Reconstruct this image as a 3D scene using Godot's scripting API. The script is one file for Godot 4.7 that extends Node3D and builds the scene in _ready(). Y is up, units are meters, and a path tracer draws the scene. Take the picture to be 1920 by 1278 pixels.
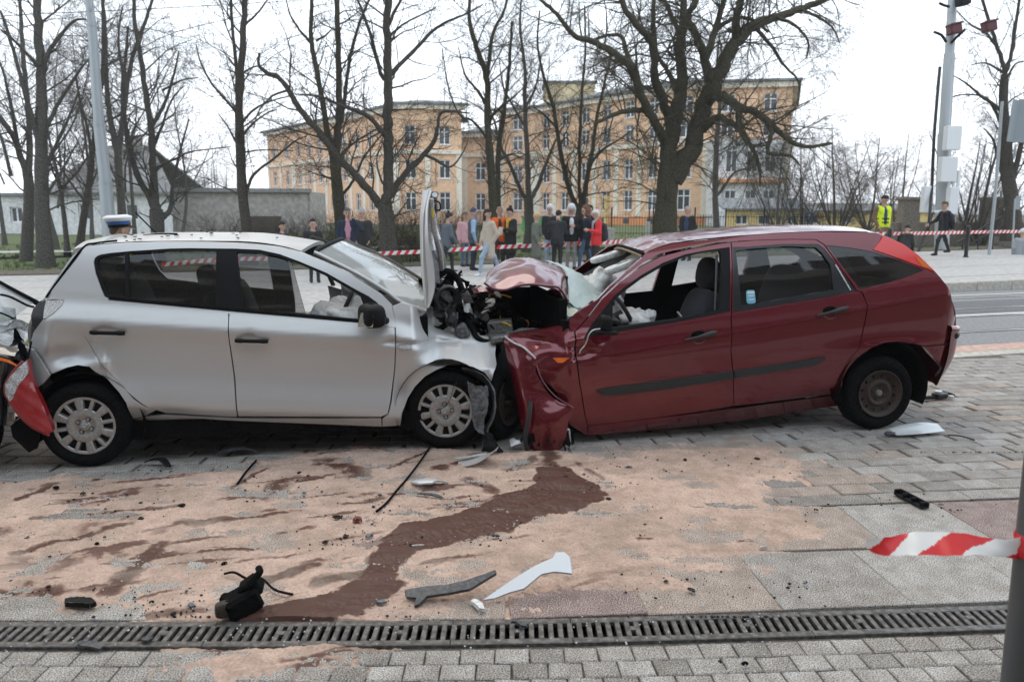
extends Node3D
# A street after a collision: two wrecked cars nose to nose on a paved square, sand strewn over spilled oil, onlookers, bare trees and a long pale orange building.

const EYE := 1.72          # height of the camera above the paving
const YAW := 0.1610         # the line on which the two cars stand
const CARS := Vector3(0, 0, -5.612)
var names := {}
var M := {}
var rng := RandomNumberGenerator.new()
var nz := FastNoiseLite.new()

# ---------------------------------------------------------------- mesh helper
class MB:
	var v := PackedVector3Array()
	var n := PackedVector3Array()
	var c := PackedColorArray()
	var t := PackedVector2Array()
	var ix := PackedInt32Array()
	var col := Color.WHITE

	func add(p: Vector3, q: Vector3, u := Vector2.ZERO) -> int:
		v.append(p)
		n.append(q)
		c.append(col)
		t.append(u)
		return v.size() - 1

	func itri(i: int, j: int, k: int) -> void:
		var g := (v[k] - v[i]).cross(v[j] - v[i])
		if g.dot(n[i] + n[j] + n[k]) < 0.0:
			ix.append_array([i, k, j])
		else:
			ix.append_array([i, j, k])

	func tri(a: Vector3, b: Vector3, d: Vector3) -> void:
		var q := (d - a).cross(b - a).normalized()
		var i := add(a, q)
		add(b, q)
		add(d, q)
		ix.append_array([i, i + 1, i + 2])

	func quad(a: Vector3, b: Vector3, d: Vector3, e: Vector3) -> void:
		var q := (d - a).cross(b - a)
		if q.length_squared() < 1e-14:
			q = (e - a).cross(d - a)
		q = q.normalized()
		var i := add(a, q, Vector2(0, 0))
		add(b, q, Vector2(1, 0))
		add(d, q, Vector2(1, 1))
		add(e, q, Vector2(0, 1))
		ix.append_array([i, i + 1, i + 2, i, i + 2, i + 3])

	# a smooth sheet through rows of points
	func grid(rows: Array, closed := false) -> void:
		var h := rows.size()
		var w: int = rows[0].size()
		var base := v.size()
		for j in h:
			for i in w:
				var a: Vector3 = rows[j][(i + 1) % w if closed else mini(i + 1, w - 1)] - rows[j][(i + w - 1) % w if closed else maxi(i - 1, 0)]
				var b: Vector3 = rows[mini(j + 1, h - 1)][i] - rows[maxi(j - 1, 0)][i]
				var q := a.cross(b)
				if q.length_squared() < 1e-16:
					q = Vector3.UP
				add(rows[j][i], q.normalized(), Vector2(float(i) / maxi(w - 1, 1), float(j) / maxi(h - 1, 1)))
		for j in h - 1:
			for i in (w if closed else w - 1):
				var i2 := (i + 1) % w
				itri(base + j * w + i, base + j * w + i2, base + (j + 1) * w + i2)
				itri(base + j * w + i, base + (j + 1) * w + i2, base + (j + 1) * w + i)

	# a sheet with thickness: front, back and a rim
	func slab(rows: Array, off: Vector3) -> void:
		grid(rows)
		var back := []
		for r in rows:
			var b := PackedVector3Array()
			for p in r:
				b.append(p + off)
			back.append(b)
		grid(back)
		var h := rows.size()
		var w: int = rows[0].size()
		for i in w - 1:
			quad(rows[0][i], rows[0][i + 1], back[0][i + 1], back[0][i])
			quad(rows[h - 1][i], rows[h - 1][i + 1], back[h - 1][i + 1], back[h - 1][i])
		for j in h - 1:
			quad(rows[j][0], rows[j + 1][0], back[j + 1][0], back[j][0])
			quad(rows[j][w - 1], rows[j + 1][w - 1], back[j + 1][w - 1], back[j][w - 1])

	func box(at: Vector3, size: Vector3, b := Basis.IDENTITY, cham := 0.0) -> void:
		var s := size * 0.5
		var k := cham
		var axes := [[0, 1, 2], [1, 2, 0], [2, 0, 1]]
		for ax in axes:
			for sg in [-1.0, 1.0]:
				var q := Vector3.ZERO
				q[ax[0]] = sg
				var ps := []
				for uv in [[-1.0, -1.0], [1.0, -1.0], [1.0, 1.0], [-1.0, 1.0]]:
					var p := Vector3.ZERO
					p[ax[0]] = sg * s[ax[0]]
					p[ax[1]] = uv[0] * (s[ax[1]] - k)
					p[ax[2]] = uv[1] * (s[ax[2]] - k)
					ps.append(at + b * p)
				var i := add(ps[0], b * q)
				for m in [1, 2, 3]:
					add(ps[m], b * q, Vector2(1 if m < 3 else 0, 1 if m > 1 else 0))
				itri(i, i + 1, i + 2)
				itri(i, i + 2, i + 3)
		if k > 0.0:
			for ax in axes:
				for s1 in [-1.0, 1.0]:
					for s2 in [-1.0, 1.0]:
						var q := Vector3.ZERO
						q[ax[1]] = s1
						q[ax[2]] = s2
						q = (b * q).normalized()
						var ps := []
						for e in [[-1.0, 0], [1.0, 0], [1.0, 1], [-1.0, 1]]:
							var p := Vector3.ZERO
							p[ax[0]] = e[0] * (s[ax[0]] - k)
							p[ax[1]] = s1 * (s[ax[1]] - (k if e[1] == 0 else 0.0))
							p[ax[2]] = s2 * (s[ax[2]] - (0.0 if e[1] == 0 else k))
							ps.append(at + b * p)
						var i := add(ps[0], q)
						for m in [1, 2, 3]:
							add(ps[m], q)
						itri(i, i + 1, i + 2)
						itri(i, i + 2, i + 3)
			for sx in [-1.0, 1.0]:
				for sy in [-1.0, 1.0]:
					for sz in [-1.0, 1.0]:
						var q := (b * Vector3(sx, sy, sz)).normalized()
						var i := add(at + b * Vector3(sx * s.x, sy * (s.y - k), sz * (s.z - k)), q)
						add(at + b * Vector3(sx * (s.x - k), sy * s.y, sz * (s.z - k)), q)
						add(at + b * Vector3(sx * (s.x - k), sy * (s.y - k), sz * s.z), q)
						itri(i, i + 1, i + 2)

	# a tapered tube along points
	func tube(p: PackedVector3Array, r: PackedFloat32Array, sides := 6, cap := true) -> void:
		var m := p.size()
		if m < 2:
			return
		var d := (p[1] - p[0]).normalized()
		var a := d.cross(Vector3.UP if absf(d.y) < 0.9 else Vector3.RIGHT).normalized()
		var base := v.size()
		for i in m:
			if i < m - 1 and i > 0:
				d = (p[i + 1] - p[i - 1]).normalized()
			elif i == m - 1:
				d = (p[i] - p[i - 1]).normalized()
			a = (a - d * a.dot(d)).normalized()
			var b := d.cross(a)
			for k in sides:
				var w := TAU * k / sides
				var q := a * cos(w) + b * sin(w)
				v.append(p[i] + q * r[i])
				n.append(q)
				c.append(col)
				t.append(Vector2(float(k) / sides, i))
		for i in m - 1:
			for k in sides:
				var k2 := (k + 1) % sides
				var o := base + i * sides
				ix.append_array([o + k, o + sides + k2, o + k2, o + k, o + sides + k, o + sides + k2])
		if cap:
			for e in [0, m - 1]:
				var q: Vector3 = (p[0] - p[1] if e == 0 else p[m - 1] - p[m - 2]).normalized()
				var o := add(p[e], q)
				for k in sides:
					add(v[base + e * sides + k], q)
				for k in sides:
					itri(o, o + 1 + k, o + 1 + (k + 1) % sides)

	# rings of radius x at height y round the axis z of the frame
	func lathe(prof: PackedVector2Array, f: Transform3D, seg := 32, a0 := 0.0, a1 := TAU) -> void:
		var rows := []
		var full := absf(a1 - a0 - TAU) < 0.001
		for q in prof:
			var row := PackedVector3Array()
			for k in (seg if full else seg + 1):
				var w := a0 + (a1 - a0) * k / seg
				row.append(f * Vector3(q.x * cos(w), q.x * sin(w), q.y))
			rows.append(row)
		grid(rows, full)

	# a flat outline made thick along z of the frame
	func prism(poly: PackedVector2Array, z0: float, z1: float, f := Transform3D.IDENTITY, bev := 0.0) -> void:
		if Geometry2D.is_polygon_clockwise(poly):
			poly.reverse()
		var top := poly
		if bev > 0.0:
			var o := Geometry2D.offset_polygon(poly, -bev)
			if o.size() == 1 and o[0].size() == poly.size():
				top = o[0]
				# start both outlines at the same corner
				var best := 0
				for i in top.size():
					if top[i].distance_squared_to(poly[0]) < top[best].distance_squared_to(poly[0]):
						best = i
				var turned := PackedVector2Array()
				for i in top.size():
					turned.append(top[(best + i) % top.size()])
				top = turned
				if Geometry2D.is_polygon_clockwise(top):
					top = poly
		var m := poly.size()
		var id := Geometry2D.triangulate_polygon(top)
		for s in [[z1, 1.0], [z0, -1.0]]:
			var q: Vector3 = (f.basis * Vector3(0, 0, s[1])).normalized()
			var b := v.size()
			for p in (top if s[1] > 0 else poly):
				add(f * Vector3(p.x, p.y, s[0]), q, p)
			for i in range(0, id.size(), 3):
				itri(b + id[i], b + id[i + 1], b + id[i + 2])
		for i in m:
			var j := (i + 1) % m
			if top != poly:
				quad(f * Vector3(top[i].x, top[i].y, z1), f * Vector3(top[j].x, top[j].y, z1), f * Vector3(poly[j].x, poly[j].y, z1 - bev), f * Vector3(poly[i].x, poly[i].y, z1 - bev))
				quad(f * Vector3(poly[i].x, poly[i].y, z1 - bev), f * Vector3(poly[j].x, poly[j].y, z1 - bev), f * Vector3(poly[j].x, poly[j].y, z0), f * Vector3(poly[i].x, poly[i].y, z0))
			else:
				quad(f * Vector3(poly[i].x, poly[i].y, z1), f * Vector3(poly[j].x, poly[j].y, z1), f * Vector3(poly[j].x, poly[j].y, z0), f * Vector3(poly[i].x, poly[i].y, z0))

	func mesh() -> ArrayMesh:
		var a := []
		a.resize(Mesh.ARRAY_MAX)
		a[Mesh.ARRAY_VERTEX] = v
		a[Mesh.ARRAY_NORMAL] = n
		a[Mesh.ARRAY_COLOR] = c
		a[Mesh.ARRAY_TEX_UV] = t
		a[Mesh.ARRAY_INDEX] = ix
		var m := ArrayMesh.new()
		if ix.size():
			m.add_surface_from_arrays(Mesh.PRIMITIVE_TRIANGLES, a)
		return m

# ---------------------------------------------------------------- naming
func numbered(called: String, parent: Node) -> String:
	var key := str(parent.get_instance_id()) + called
	var k: int = names.get(key, 0)
	names[key] = k + 1
	return called if k == 0 else "%s_%03d" % [called, k]

func tag(o: Node, label := "", category := "", group := "", kind := "") -> Node:
	if label: o.set_meta("label", label)
	if category: o.set_meta("category", category)
	if group: o.set_meta("group", group)
	if kind: o.set_meta("kind", kind)
	return o

func thing(called: String, label: String, category: String, at := Vector3.ZERO, turn := 0.0, group := "") -> Node3D:
	var o := Node3D.new()
	o.name = numbered(called, self)
	add_child(o, true)
	o.position = at
	o.rotation.y = turn
	tag(o, label, category, group)
	return o

func put(called: String, m: Variant, mat: Material, parent: Node = self) -> MeshInstance3D:
	var o := MeshInstance3D.new()
	o.name = numbered(called, parent)
	o.mesh = m.mesh() if m is MB else m
	o.material_override = mat
	parent.add_child(o, true)
	return o

func V2(a: Array) -> PackedVector2Array:
	var p := PackedVector2Array()
	for i in range(0, a.size(), 2):
		p.append(Vector2(a[i], a[i + 1]))
	return p

func V3(a: Array) -> PackedVector3Array:
	var p := PackedVector3Array()
	for i in range(0, a.size(), 3):
		p.append(Vector3(a[i], a[i + 1], a[i + 2]))
	return p

func F(a: Array) -> PackedFloat32Array:
	return PackedFloat32Array(a)

# points of a smooth curve through control points
func curve3(p: PackedVector3Array, per := 6) -> PackedVector3Array:
	var o := PackedVector3Array()
	for i in p.size() - 1:
		var a := p[maxi(i - 1, 0)]
		var d := p[mini(i + 2, p.size() - 1)]
		for k in per:
			o.append(p[i].cubic_interpolate(p[i + 1], a, d, float(k) / per))
	o.append(p[p.size() - 1])
	return o

# a smooth sheet through a net of control points
func loft(ctrl: Array, per_u := 6, per_v := 6) -> Array:
	var rows := []
	for r in ctrl:
		rows.append(curve3(r, per_u))
	var out := []
	var w: int = rows[0].size()
	for k in (rows.size() - 1) * per_v + 1:
		out.append(PackedVector3Array())
	for i in w:
		var col := PackedVector3Array()
		for r in rows:
			col.append(r[i])
		var cc := curve3(col, per_v)
		for k in cc.size():
			out[k].append(cc[k])
	return out

# sharp folds: every point is pushed out by its distance to the nearest crease cell
func creased(rows: Array, amp: float, freq: float, sd: int) -> Array:
	var f := crease_noise(freq, sd)
	for r in rows:
		for i in r.size():
			var p: Vector3 = r[i]
			r[i] = p + Vector3(0.2, 0.6, 0.8) * f.get_noise_3dv(p) * amp
	return rows

func crease_noise(freq: float, sd: int) -> FastNoiseLite:
	var f := FastNoiseLite.new()
	f.seed = sd
	f.frequency = freq
	f.noise_type = FastNoiseLite.TYPE_CELLULAR
	f.cellular_return_type = FastNoiseLite.RETURN_DISTANCE
	f.fractal_type = FastNoiseLite.FRACTAL_NONE
	return f

# crumples a net of points along y and z
func crumple(rows: Array, amp: float, freq: float, sd: int) -> Array:
	var f := FastNoiseLite.new()
	f.seed = sd
	f.frequency = freq
	f.noise_type = FastNoiseLite.TYPE_SIMPLEX
	f.fractal_octaves = 3
	for r in rows:
		for i in r.size():
			var p: Vector3 = r[i]
			var a := f.get_noise_3dv(p)
			var b := f.get_noise_3dv(p + Vector3(9, 4, 7))
			r[i] = p + Vector3(b * 0.4, absf(a) * 1.4 - 0.3, b) * amp
	return rows

# ---------------------------------------------------------------- materials
func noise_tex(freq: float, ramp: Array, size := 512, oct := 4, kind := FastNoiseLite.TYPE_SIMPLEX_SMOOTH, sd := 1, normal := false, cell_jit := 1.0) -> NoiseTexture2D:
	var f := FastNoiseLite.new()
	f.noise_type = kind
	f.frequency = freq
	f.fractal_octaves = oct
	f.seed = sd
	f.cellular_jitter = cell_jit
	var x := NoiseTexture2D.new()
	x.width = size
	x.height = size
	x.seamless = true
	x.generate_mipmaps = false
	x.noise = f
	if normal:
		x.as_normal_map = true
		x.bump_strength = 4.0
	elif ramp.size():
		var g := Gradient.new()
		var o := PackedFloat32Array()
		var cs := PackedColorArray()
		for r in ramp:
			o.append(r[0])
			cs.append(r[1])
		g.offsets = o
		g.colors = cs
		x.color_ramp = g
	return x

func lin(r: float, g: float, b: float, a := 1.0) -> Color:
	return Color(r, g, b, a).linear_to_srgb()

func mat(nm: String, c: Color, rough := 0.6, metal := 0.0) -> StandardMaterial3D:
	var m := StandardMaterial3D.new()
	m.resource_name = nm
	m.albedo_color = c
	m.roughness = rough
	m.metallic = metal
	M[nm] = m
	return m

# a material with a world-space noise in its colour
func rough_mat(nm: String, dark: Color, pale: Color, scale: float, rough := 0.85, freq := 0.02, bump := 0.0, oct := 5, world := true) -> StandardMaterial3D:
	var m := mat(nm, Color.WHITE, rough)
	m.albedo_texture = noise_tex(freq, [[0.25, dark], [0.75, pale]], 512, oct, FastNoiseLite.TYPE_SIMPLEX_SMOOTH, nm.hash() % 1000)
	m.uv1_triplanar = true
	m.uv1_world_triplanar = world
	m.uv1_scale = Vector3.ONE * scale
	if bump > 0.0:
		m.heightmap_enabled = true
		m.heightmap_scale = bump
		m.heightmap_texture = noise_tex(freq * 2.0, [], 512, oct, FastNoiseLite.TYPE_SIMPLEX_SMOOTH, nm.hash() % 1000 + 3)
	return m

func glass(nm: String, c: Color, alpha: float, rough := 0.02) -> StandardMaterial3D:
	var m := mat(nm, Color(c.r, c.g, c.b, alpha), rough)
	m.transparency = BaseMaterial3D.TRANSPARENCY_ALPHA
	m.cull_mode = BaseMaterial3D.CULL_DISABLED
	return m

func vcol(nm: String, rough := 0.8) -> StandardMaterial3D:
	var m := mat(nm, Color.WHITE, rough)
	m.vertex_color_use_as_albedo = true
	return m


# ---------------------------------------------------------------- setting
const ROAD_E := Vector2(0.956, -0.292)     # along the road, in x and z
const ROAD_P := Vector2(-0.292, -0.956)    # across it, away from the square

func rd(s: float, q: float, y := 0.0) -> Vector3:
	var p := ROAD_E * s + ROAD_P * q
	return Vector3(p.x, y, p.y)

func far_y(x: float) -> float:             # the far pavement climbs gently to the right
	return clampf(0.10 + 0.010 * x, 0.04, 0.32)

# the rows of paving swing away a little towards the right
func lay(x: float, z: float) -> Vector3:
	var k := lerpf(0.066, 0.118, clampf((-z - 3.1) / 1.5, 0.0, 1.0))
	return Vector3(x, 0, z - k * (0.5 * (x + sqrt(x * x + 0.6)) - 0.2))

func sheet(called: String, poly: Array, m: Material, parent: Node = self) -> MeshInstance3D:
	var b := MB.new()
	for i in range(1, poly.size() - 1):
		b.tri(poly[0], poly[i], poly[i + 1])
	for i in range(0, b.n.size(), 3):
		if b.n[i].y < 0:
			for k in 3:
				b.n[i + k] = -b.n[i + k]
			var s := b.ix[i + 1]
			b.ix[i + 1] = b.ix[i + 2]
			b.ix[i + 2] = s
	return put(called, b, m, parent)

func granite(nm: String, a: Color, b: Color, rough := 0.75) -> StandardMaterial3D:
	var m := mat(nm, Color.WHITE, rough)
	m.albedo_texture = noise_tex(0.11, [[0.2, a.darkened(0.5)], [0.4, a], [0.6, b], [0.8, b.lightened(0.45)]], 512, 3, FastNoiseLite.TYPE_SIMPLEX, nm.hash() % 999)
	m.uv1_triplanar = true
	m.uv1_world_triplanar = true
	m.uv1_scale = Vector3.ONE * 1.9
	m.detail_enabled = true
	m.detail_blend_mode = BaseMaterial3D.BLEND_MODE_MUL
	m.detail_albedo = noise_tex(0.012, [[0.1, Color(0.85, 0.83, 0.81)], [0.9, Color(1, 1, 1)]], 256, 4, FastNoiseLite.TYPE_SIMPLEX_SMOOTH, nm.hash() % 777)
	m.uv2_triplanar = true
	m.uv2_world_triplanar = true
	m.uv2_scale = Vector3.ONE * 0.37
	m.heightmap_enabled = true
	m.heightmap_scale = 0.12
	m.heightmap_texture = noise_tex(0.2, [], 512, 3, FastNoiseLite.TYPE_SIMPLEX, nm.hash() % 999 + 7)
	return m

func stone_mesh(sx: float, sz: float, h: float, ch: float, k: int) -> ArrayMesh:
	rng.seed = 900 + k
	var b := MB.new()
	var tilt := Vector2(rng.randf_range(-0.006, 0.006), rng.randf_range(-0.008, 0.008))
	var c := []
	for q in [[-1, -1], [1, -1], [1, 1], [-1, 1]]:
		c.append(Vector3(q[0] * sx * 0.5 + rng.randf_range(-0.003, 0.003), 0, q[1] * sz * 0.5 + rng.randf_range(-0.003, 0.003)))
	var top := []
	for p in c:
		var t: Vector3 = p - Vector3(signf(p.x) * ch, 0, signf(p.z) * ch)
		t.y = t.x * tilt.x + t.z * tilt.y
		top.append(t)
	var mid := []
	for i in 4:
		mid.append(Vector3(c[i].x, top[i].y - ch * 0.8, c[i].z))
	b.quad(top[0], top[1], top[2], top[3])
	for i in 4:
		var j := (i + 1) % 4
		b.quad(mid[i], mid[j], top[j], top[i])
		b.quad(mid[i] - Vector3(0, h, 0), mid[j] - Vector3(0, h, 0), mid[j], mid[i])
	for i in range(0, b.ix.size(), 3):
		var g := (b.v[b.ix[i + 2]] - b.v[b.ix[i]]).cross(b.v[b.ix[i + 1]] - b.v[b.ix[i]])
		var out: Vector3 = b.v[b.ix[i]] + b.v[b.ix[i + 1]] + b.v[b.ix[i + 2]] + Vector3(0, h * 2.0, 0)
		if g.dot(out) < 0:
			var s := b.ix[i + 1]
			b.ix[i + 1] = b.ix[i + 2]
			b.ix[i + 2] = s
			for m in 3:
				b.n[b.ix[i + m]] = -g.normalized()
		else:
			for m in 3:
				b.n[b.ix[i + m]] = g.normalized()
	return b.mesh()

func merge_into(b: MB, m: ArrayMesh, at: Transform3D) -> void:
	var a := m.surface_get_arrays(0)
	var base := b.v.size()
	b.v.append_array(at * (a[Mesh.ARRAY_VERTEX] as PackedVector3Array))
	b.n.append_array(Transform3D(at.basis, Vector3.ZERO) * (a[Mesh.ARRAY_NORMAL] as PackedVector3Array))
	b.c.append_array(a[Mesh.ARRAY_COLOR])
	b.t.append_array(a[Mesh.ARRAY_TEX_UV])
	for i in (a[Mesh.ARRAY_INDEX] as PackedInt32Array):
		b.ix.append(base + i)

func build_setting() -> void:
	granite("granite_grey", lin(0.275, 0.25, 0.222), lin(0.41, 0.38, 0.345))
	granite("granite_pale", lin(0.335, 0.312, 0.285), lin(0.475, 0.45, 0.415))
	granite("granite_dark", lin(0.205, 0.185, 0.163), lin(0.325, 0.30, 0.27))
	granite("granite_pink", lin(0.25, 0.175, 0.155), lin(0.36, 0.265, 0.24))
	granite("granite_dusty", lin(0.36, 0.285, 0.235), lin(0.46, 0.38, 0.32))
	rough_mat("joint", lin(0.075, 0.064, 0.055), lin(0.16, 0.138, 0.118), 1.3, 0.95, 0.03, 0.6)
	rough_mat("asphalt", lin(0.17, 0.17, 0.172), lin(0.255, 0.255, 0.257), 0.5, 0.8, 0.06, 0.3)
	rough_mat("asphalt_dark", lin(0.085, 0.087, 0.09), lin(0.14, 0.14, 0.145), 0.5, 0.75, 0.06, 0.3)
	rough_mat("pavement_far", lin(0.36, 0.345, 0.33), lin(0.48, 0.465, 0.445), 0.3, 0.85, 0.03, 0.3)
	rough_mat("cycle_strip", lin(0.42, 0.27, 0.22), lin(0.55, 0.38, 0.31), 0.5, 0.85, 0.03)
	rough_mat("kerb", lin(0.38, 0.35, 0.30), lin(0.53, 0.50, 0.44), 0.9, 0.85, 0.02, 0.3)
	rough_mat("white_line", lin(0.55, 0.54, 0.52), lin(0.75, 0.74, 0.72), 2.0, 0.7, 0.05)
	rough_mat("grass", lin(0.055, 0.075, 0.022), lin(0.135, 0.17, 0.06), 0.8, 0.95, 0.03, 2.0)
	rough_mat("bare_earth", lin(0.085, 0.068, 0.047), lin(0.17, 0.145, 0.105), 0.5, 0.95, 0.03, 2.0)
	rough_mat("iron", lin(0.085, 0.08, 0.075), lin(0.20, 0.185, 0.17), 2.2, 0.55, 0.02, 0.2)
	M.iron.metallic = 0.5
	mat("rail_steel", lin(0.55, 0.53, 0.50), 0.3, 0.9)
	mat("black", lin(0.012, 0.012, 0.013), 0.6)

	tag(sheet("ground", [Vector3(-500, -0.06, 120), Vector3(500, -0.06, 120), Vector3(500, -0.06, -700), Vector3(-500, -0.06, -700)], M.bare_earth), "", "", "", "structure")
	# the road, its rails and its painted line
	var road := thing("road", "", "", Vector3.ZERO)
	tag(road, "", "", "", "structure")
	sheet("asphalt", [rd(-60, 8.02, 0.004), rd(70, 8.02, 0.004), rd(70, 13.72, 0.004), rd(-60, 13.72, 0.004)], M.asphalt, road)
	sheet("asphalt", [rd(-60, 10.62, 0.009), rd(70, 10.62, 0.009), rd(70, 12.1, 0.009), rd(-60, 12.1, 0.009)], M.asphalt_dark, road)
	for q in [8.85, 10.2, 11.1, 12.45]:
		var b := MB.new()
		for s in range(-30, 36):
			var a := rd(s * 2.0, q, 0.014)
			b.quad(a, rd(s * 2.0 + 2.0, q, 0.014), rd(s * 2.0 + 2.0, q + 0.06, 0.014), rd(s * 2.0, q + 0.06, 0.014))
		put("tram_rail", b, M.rail_steel, road)
		sheet("rail_groove", [rd(-60, q + 0.064, 0.012), rd(70, q + 0.064, 0.012), rd(70, q + 0.115, 0.012), rd(-60, q + 0.115, 0.012)], M.black, road)
	sheet("painted_line", [rd(-60, 10.32, 0.013), rd(70, 10.32, 0.013), rd(70, 10.42, 0.013), rd(-60, 10.42, 0.013)], M.white_line, road)
	sheet("painted_line", [rd(-60, 12.9, 0.013), rd(70, 12.9, 0.013), rd(70, 13.0, 0.013), rd(-60, 13.0, 0.013)], M.white_line, road)
	tag(sheet("cycle_path", [rd(-60, 7.62, 0.002), rd(70, 7.62, 0.002), rd(70, 8.016, 0.002), rd(-60, 8.016, 0.002)], M.cycle_strip), "", "", "", "structure")

	# far pavement, raised behind a kerb of separate stones
	var fp := thing("far_pavement", "", "")
	tag(fp, "", "", "", "structure")
	var pb := MB.new()
	var rows := []
	for q in [13.86, 16.0, 19.0, 22.0, 24.3]:
		var r := PackedVector3Array()
		for s in range(-20, 24):
			var p := rd(s * 3.0, q)
			p.y = far_y(p.x)
			r.append(p)
		rows.append(r)
	pb.grid(rows)
	put("paving", pb, M.pavement_far, fp)
	for q in [14.9, 17.5, 20.1, 22.2]:
		var jb := MB.new()
		for s in range(-20, 23):
			var pp := []
			for e in [[0, 0.0], [3, 0.0], [3, 0.03], [0, 0.03]]:
				var p := rd(s * 3.0 + e[0], q + e[1])
				p.y = far_y(p.x) + 0.004
				pp.append(p)
			jb.quad(pp[0], pp[1], pp[2], pp[3])
		put("paving_joint", jb, M.asphalt_dark, fp)
	for s in range(-16, 26):
		var b := MB.new()
		var p := rd(s * 1.0 + 0.5, 13.8)
		b.box(Vector3.ZERO, Vector3(0.99, 0.30, 0.18), Basis.IDENTITY, 0.015)
		var k := put("kerb_stone", b, M.kerb, fp)
		k.position = Vector3(p.x, far_y(p.x) - 0.145, p.z)
		k.rotation.y = atan2(0.292, 0.956)
	# near edge of the road: flush light stones
	var nk := thing("kerb_row", "", "")
	tag(nk, "", "", "", "structure")
	for s in range(-4, 18):
		var b := MB.new()
		b.box(Vector3.ZERO, Vector3(0.992, 0.2, 0.24), Basis.IDENTITY, 0.008)
		var k := put("kerb_stone", b, M.kerb, nk)
		k.position = rd(s + 0.5, 7.49, -0.096)
		k.rotation.y = atan2(0.292, 0.956)

	# grass and worn earth beyond
	var g := MB.new()
	rows = []
	nz.seed = 5
	nz.frequency = 0.08
	for j in 14:
		var q := 24.3 + pow(j / 13.0, 1.6) * 60.0
		var r := PackedVector3Array()
		for s in range(-30, 31):
			var p := rd(s * 3.0, q)
			p.y = far_y(p.x) + 0.02 + (nz.get_noise_2d(p.x, p.z) * 0.18 if j > 0 else 0.0) + maxf(0.0, q - 34.0) * 0.004
			r.append(p)
		rows.append(r)
	g.grid(rows)
	tag(put("lawn", g, M.grass), "", "", "", "structure")
	var e := MB.new()
	rows = []
	for j in 4:
		var q := 24.32 + j * 0.8
		var r := PackedVector3Array()
		for s in range(-40, 24):
			var p := rd(s * 1.5, q + (nz.get_noise_2d(s * 4.0, 3.0) * 1.4 if j == 3 else 0.0))
			p.y = far_y(p.x) + 0.045 + 0.02 * sin(j * 1.4) - (0.06 if j == 3 else 0.0) - (0.03 if j == 0 else 0.0)
			r.append(p)
		rows.append(r)
	e.grid(rows)
	tag(put("worn_verge", e, M.bare_earth), "", "", "", "structure")
	# a pale park path across the lawn
	var path := MB.new()
	rows = []
	for j in 2:
		var r := PackedVector3Array()
		for s in range(-20, 31):
			var p := rd(s * 2.0, 33.0 + j * 1.6)
			p.y = far_y(p.x) + 0.23
			r.append(p)
		rows.append(r)
	path.grid(rows)
	tag(put("park_path", path, M.pavement_far), "", "", "", "structure")
	# grass tufts
	var tb := MB.new()
	rng.seed = 12
	for k in 7:
		var a := TAU * k / 7.0
		var base := Vector3(cos(a) * 0.03, 0, sin(a) * 0.03)
		tb.tri(base + Vector3(sin(a), 0, -cos(a)) * 0.012, base - Vector3(sin(a), 0, -cos(a)) * 0.012, base + Vector3(cos(a) * 0.05, rng.randf_range(0.08, 0.16), sin(a) * 0.05))
	var mm := MultiMesh.new()
	mm.transform_format = MultiMesh.TRANSFORM_3D
	mm.mesh = tb.mesh()
	mm.instance_count = 5200
	for i in 5200:
		var q := 25.4 + pow(rng.randf(), 1.5) * 22.0
		var p := rd(rng.randf_range(-34, 30), q)
		p.y = far_y(p.x) + nz.get_noise_2d(p.x, p.z) * 0.16 + maxf(0.0, q - 34.0) * 0.004
		mm.set_instance_transform(i, Transform3D(Basis(Vector3.UP, rng.randf() * TAU).scaled(Vector3.ONE * rng.randf_range(0.7, 1.5)), p))
	var mi := MultiMeshInstance3D.new()
	mi.multimesh = mm
	mi.name = "grass_tufts"
	mi.material_override = M.grass
	add_child(mi, true)
	tag(mi, "short grass tufts over the lawn behind the onlookers", "grass", "", "stuff")
	build_paving()
	build_drain()

func dusted(p: Vector3, m: Material) -> Material:
	var q := Vector2(p.x, p.z)
	if Geometry2D.is_point_in_polygon(q, DUST) and rng.randf() < 0.75:
		return M.granite_dusty
	return m

var DUST := V2([-3.621,-5.376,0.552,-5.632,1.504,-5.986,2.129,-5.632,2.169,-5.141,2.361,-4.925,2.047,-4.37,1.968,-4.061,1.629,-3.79,1.175,-3.551,0.714,-3.29,0.271,-3.105,-2.112,-3.019])

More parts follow.
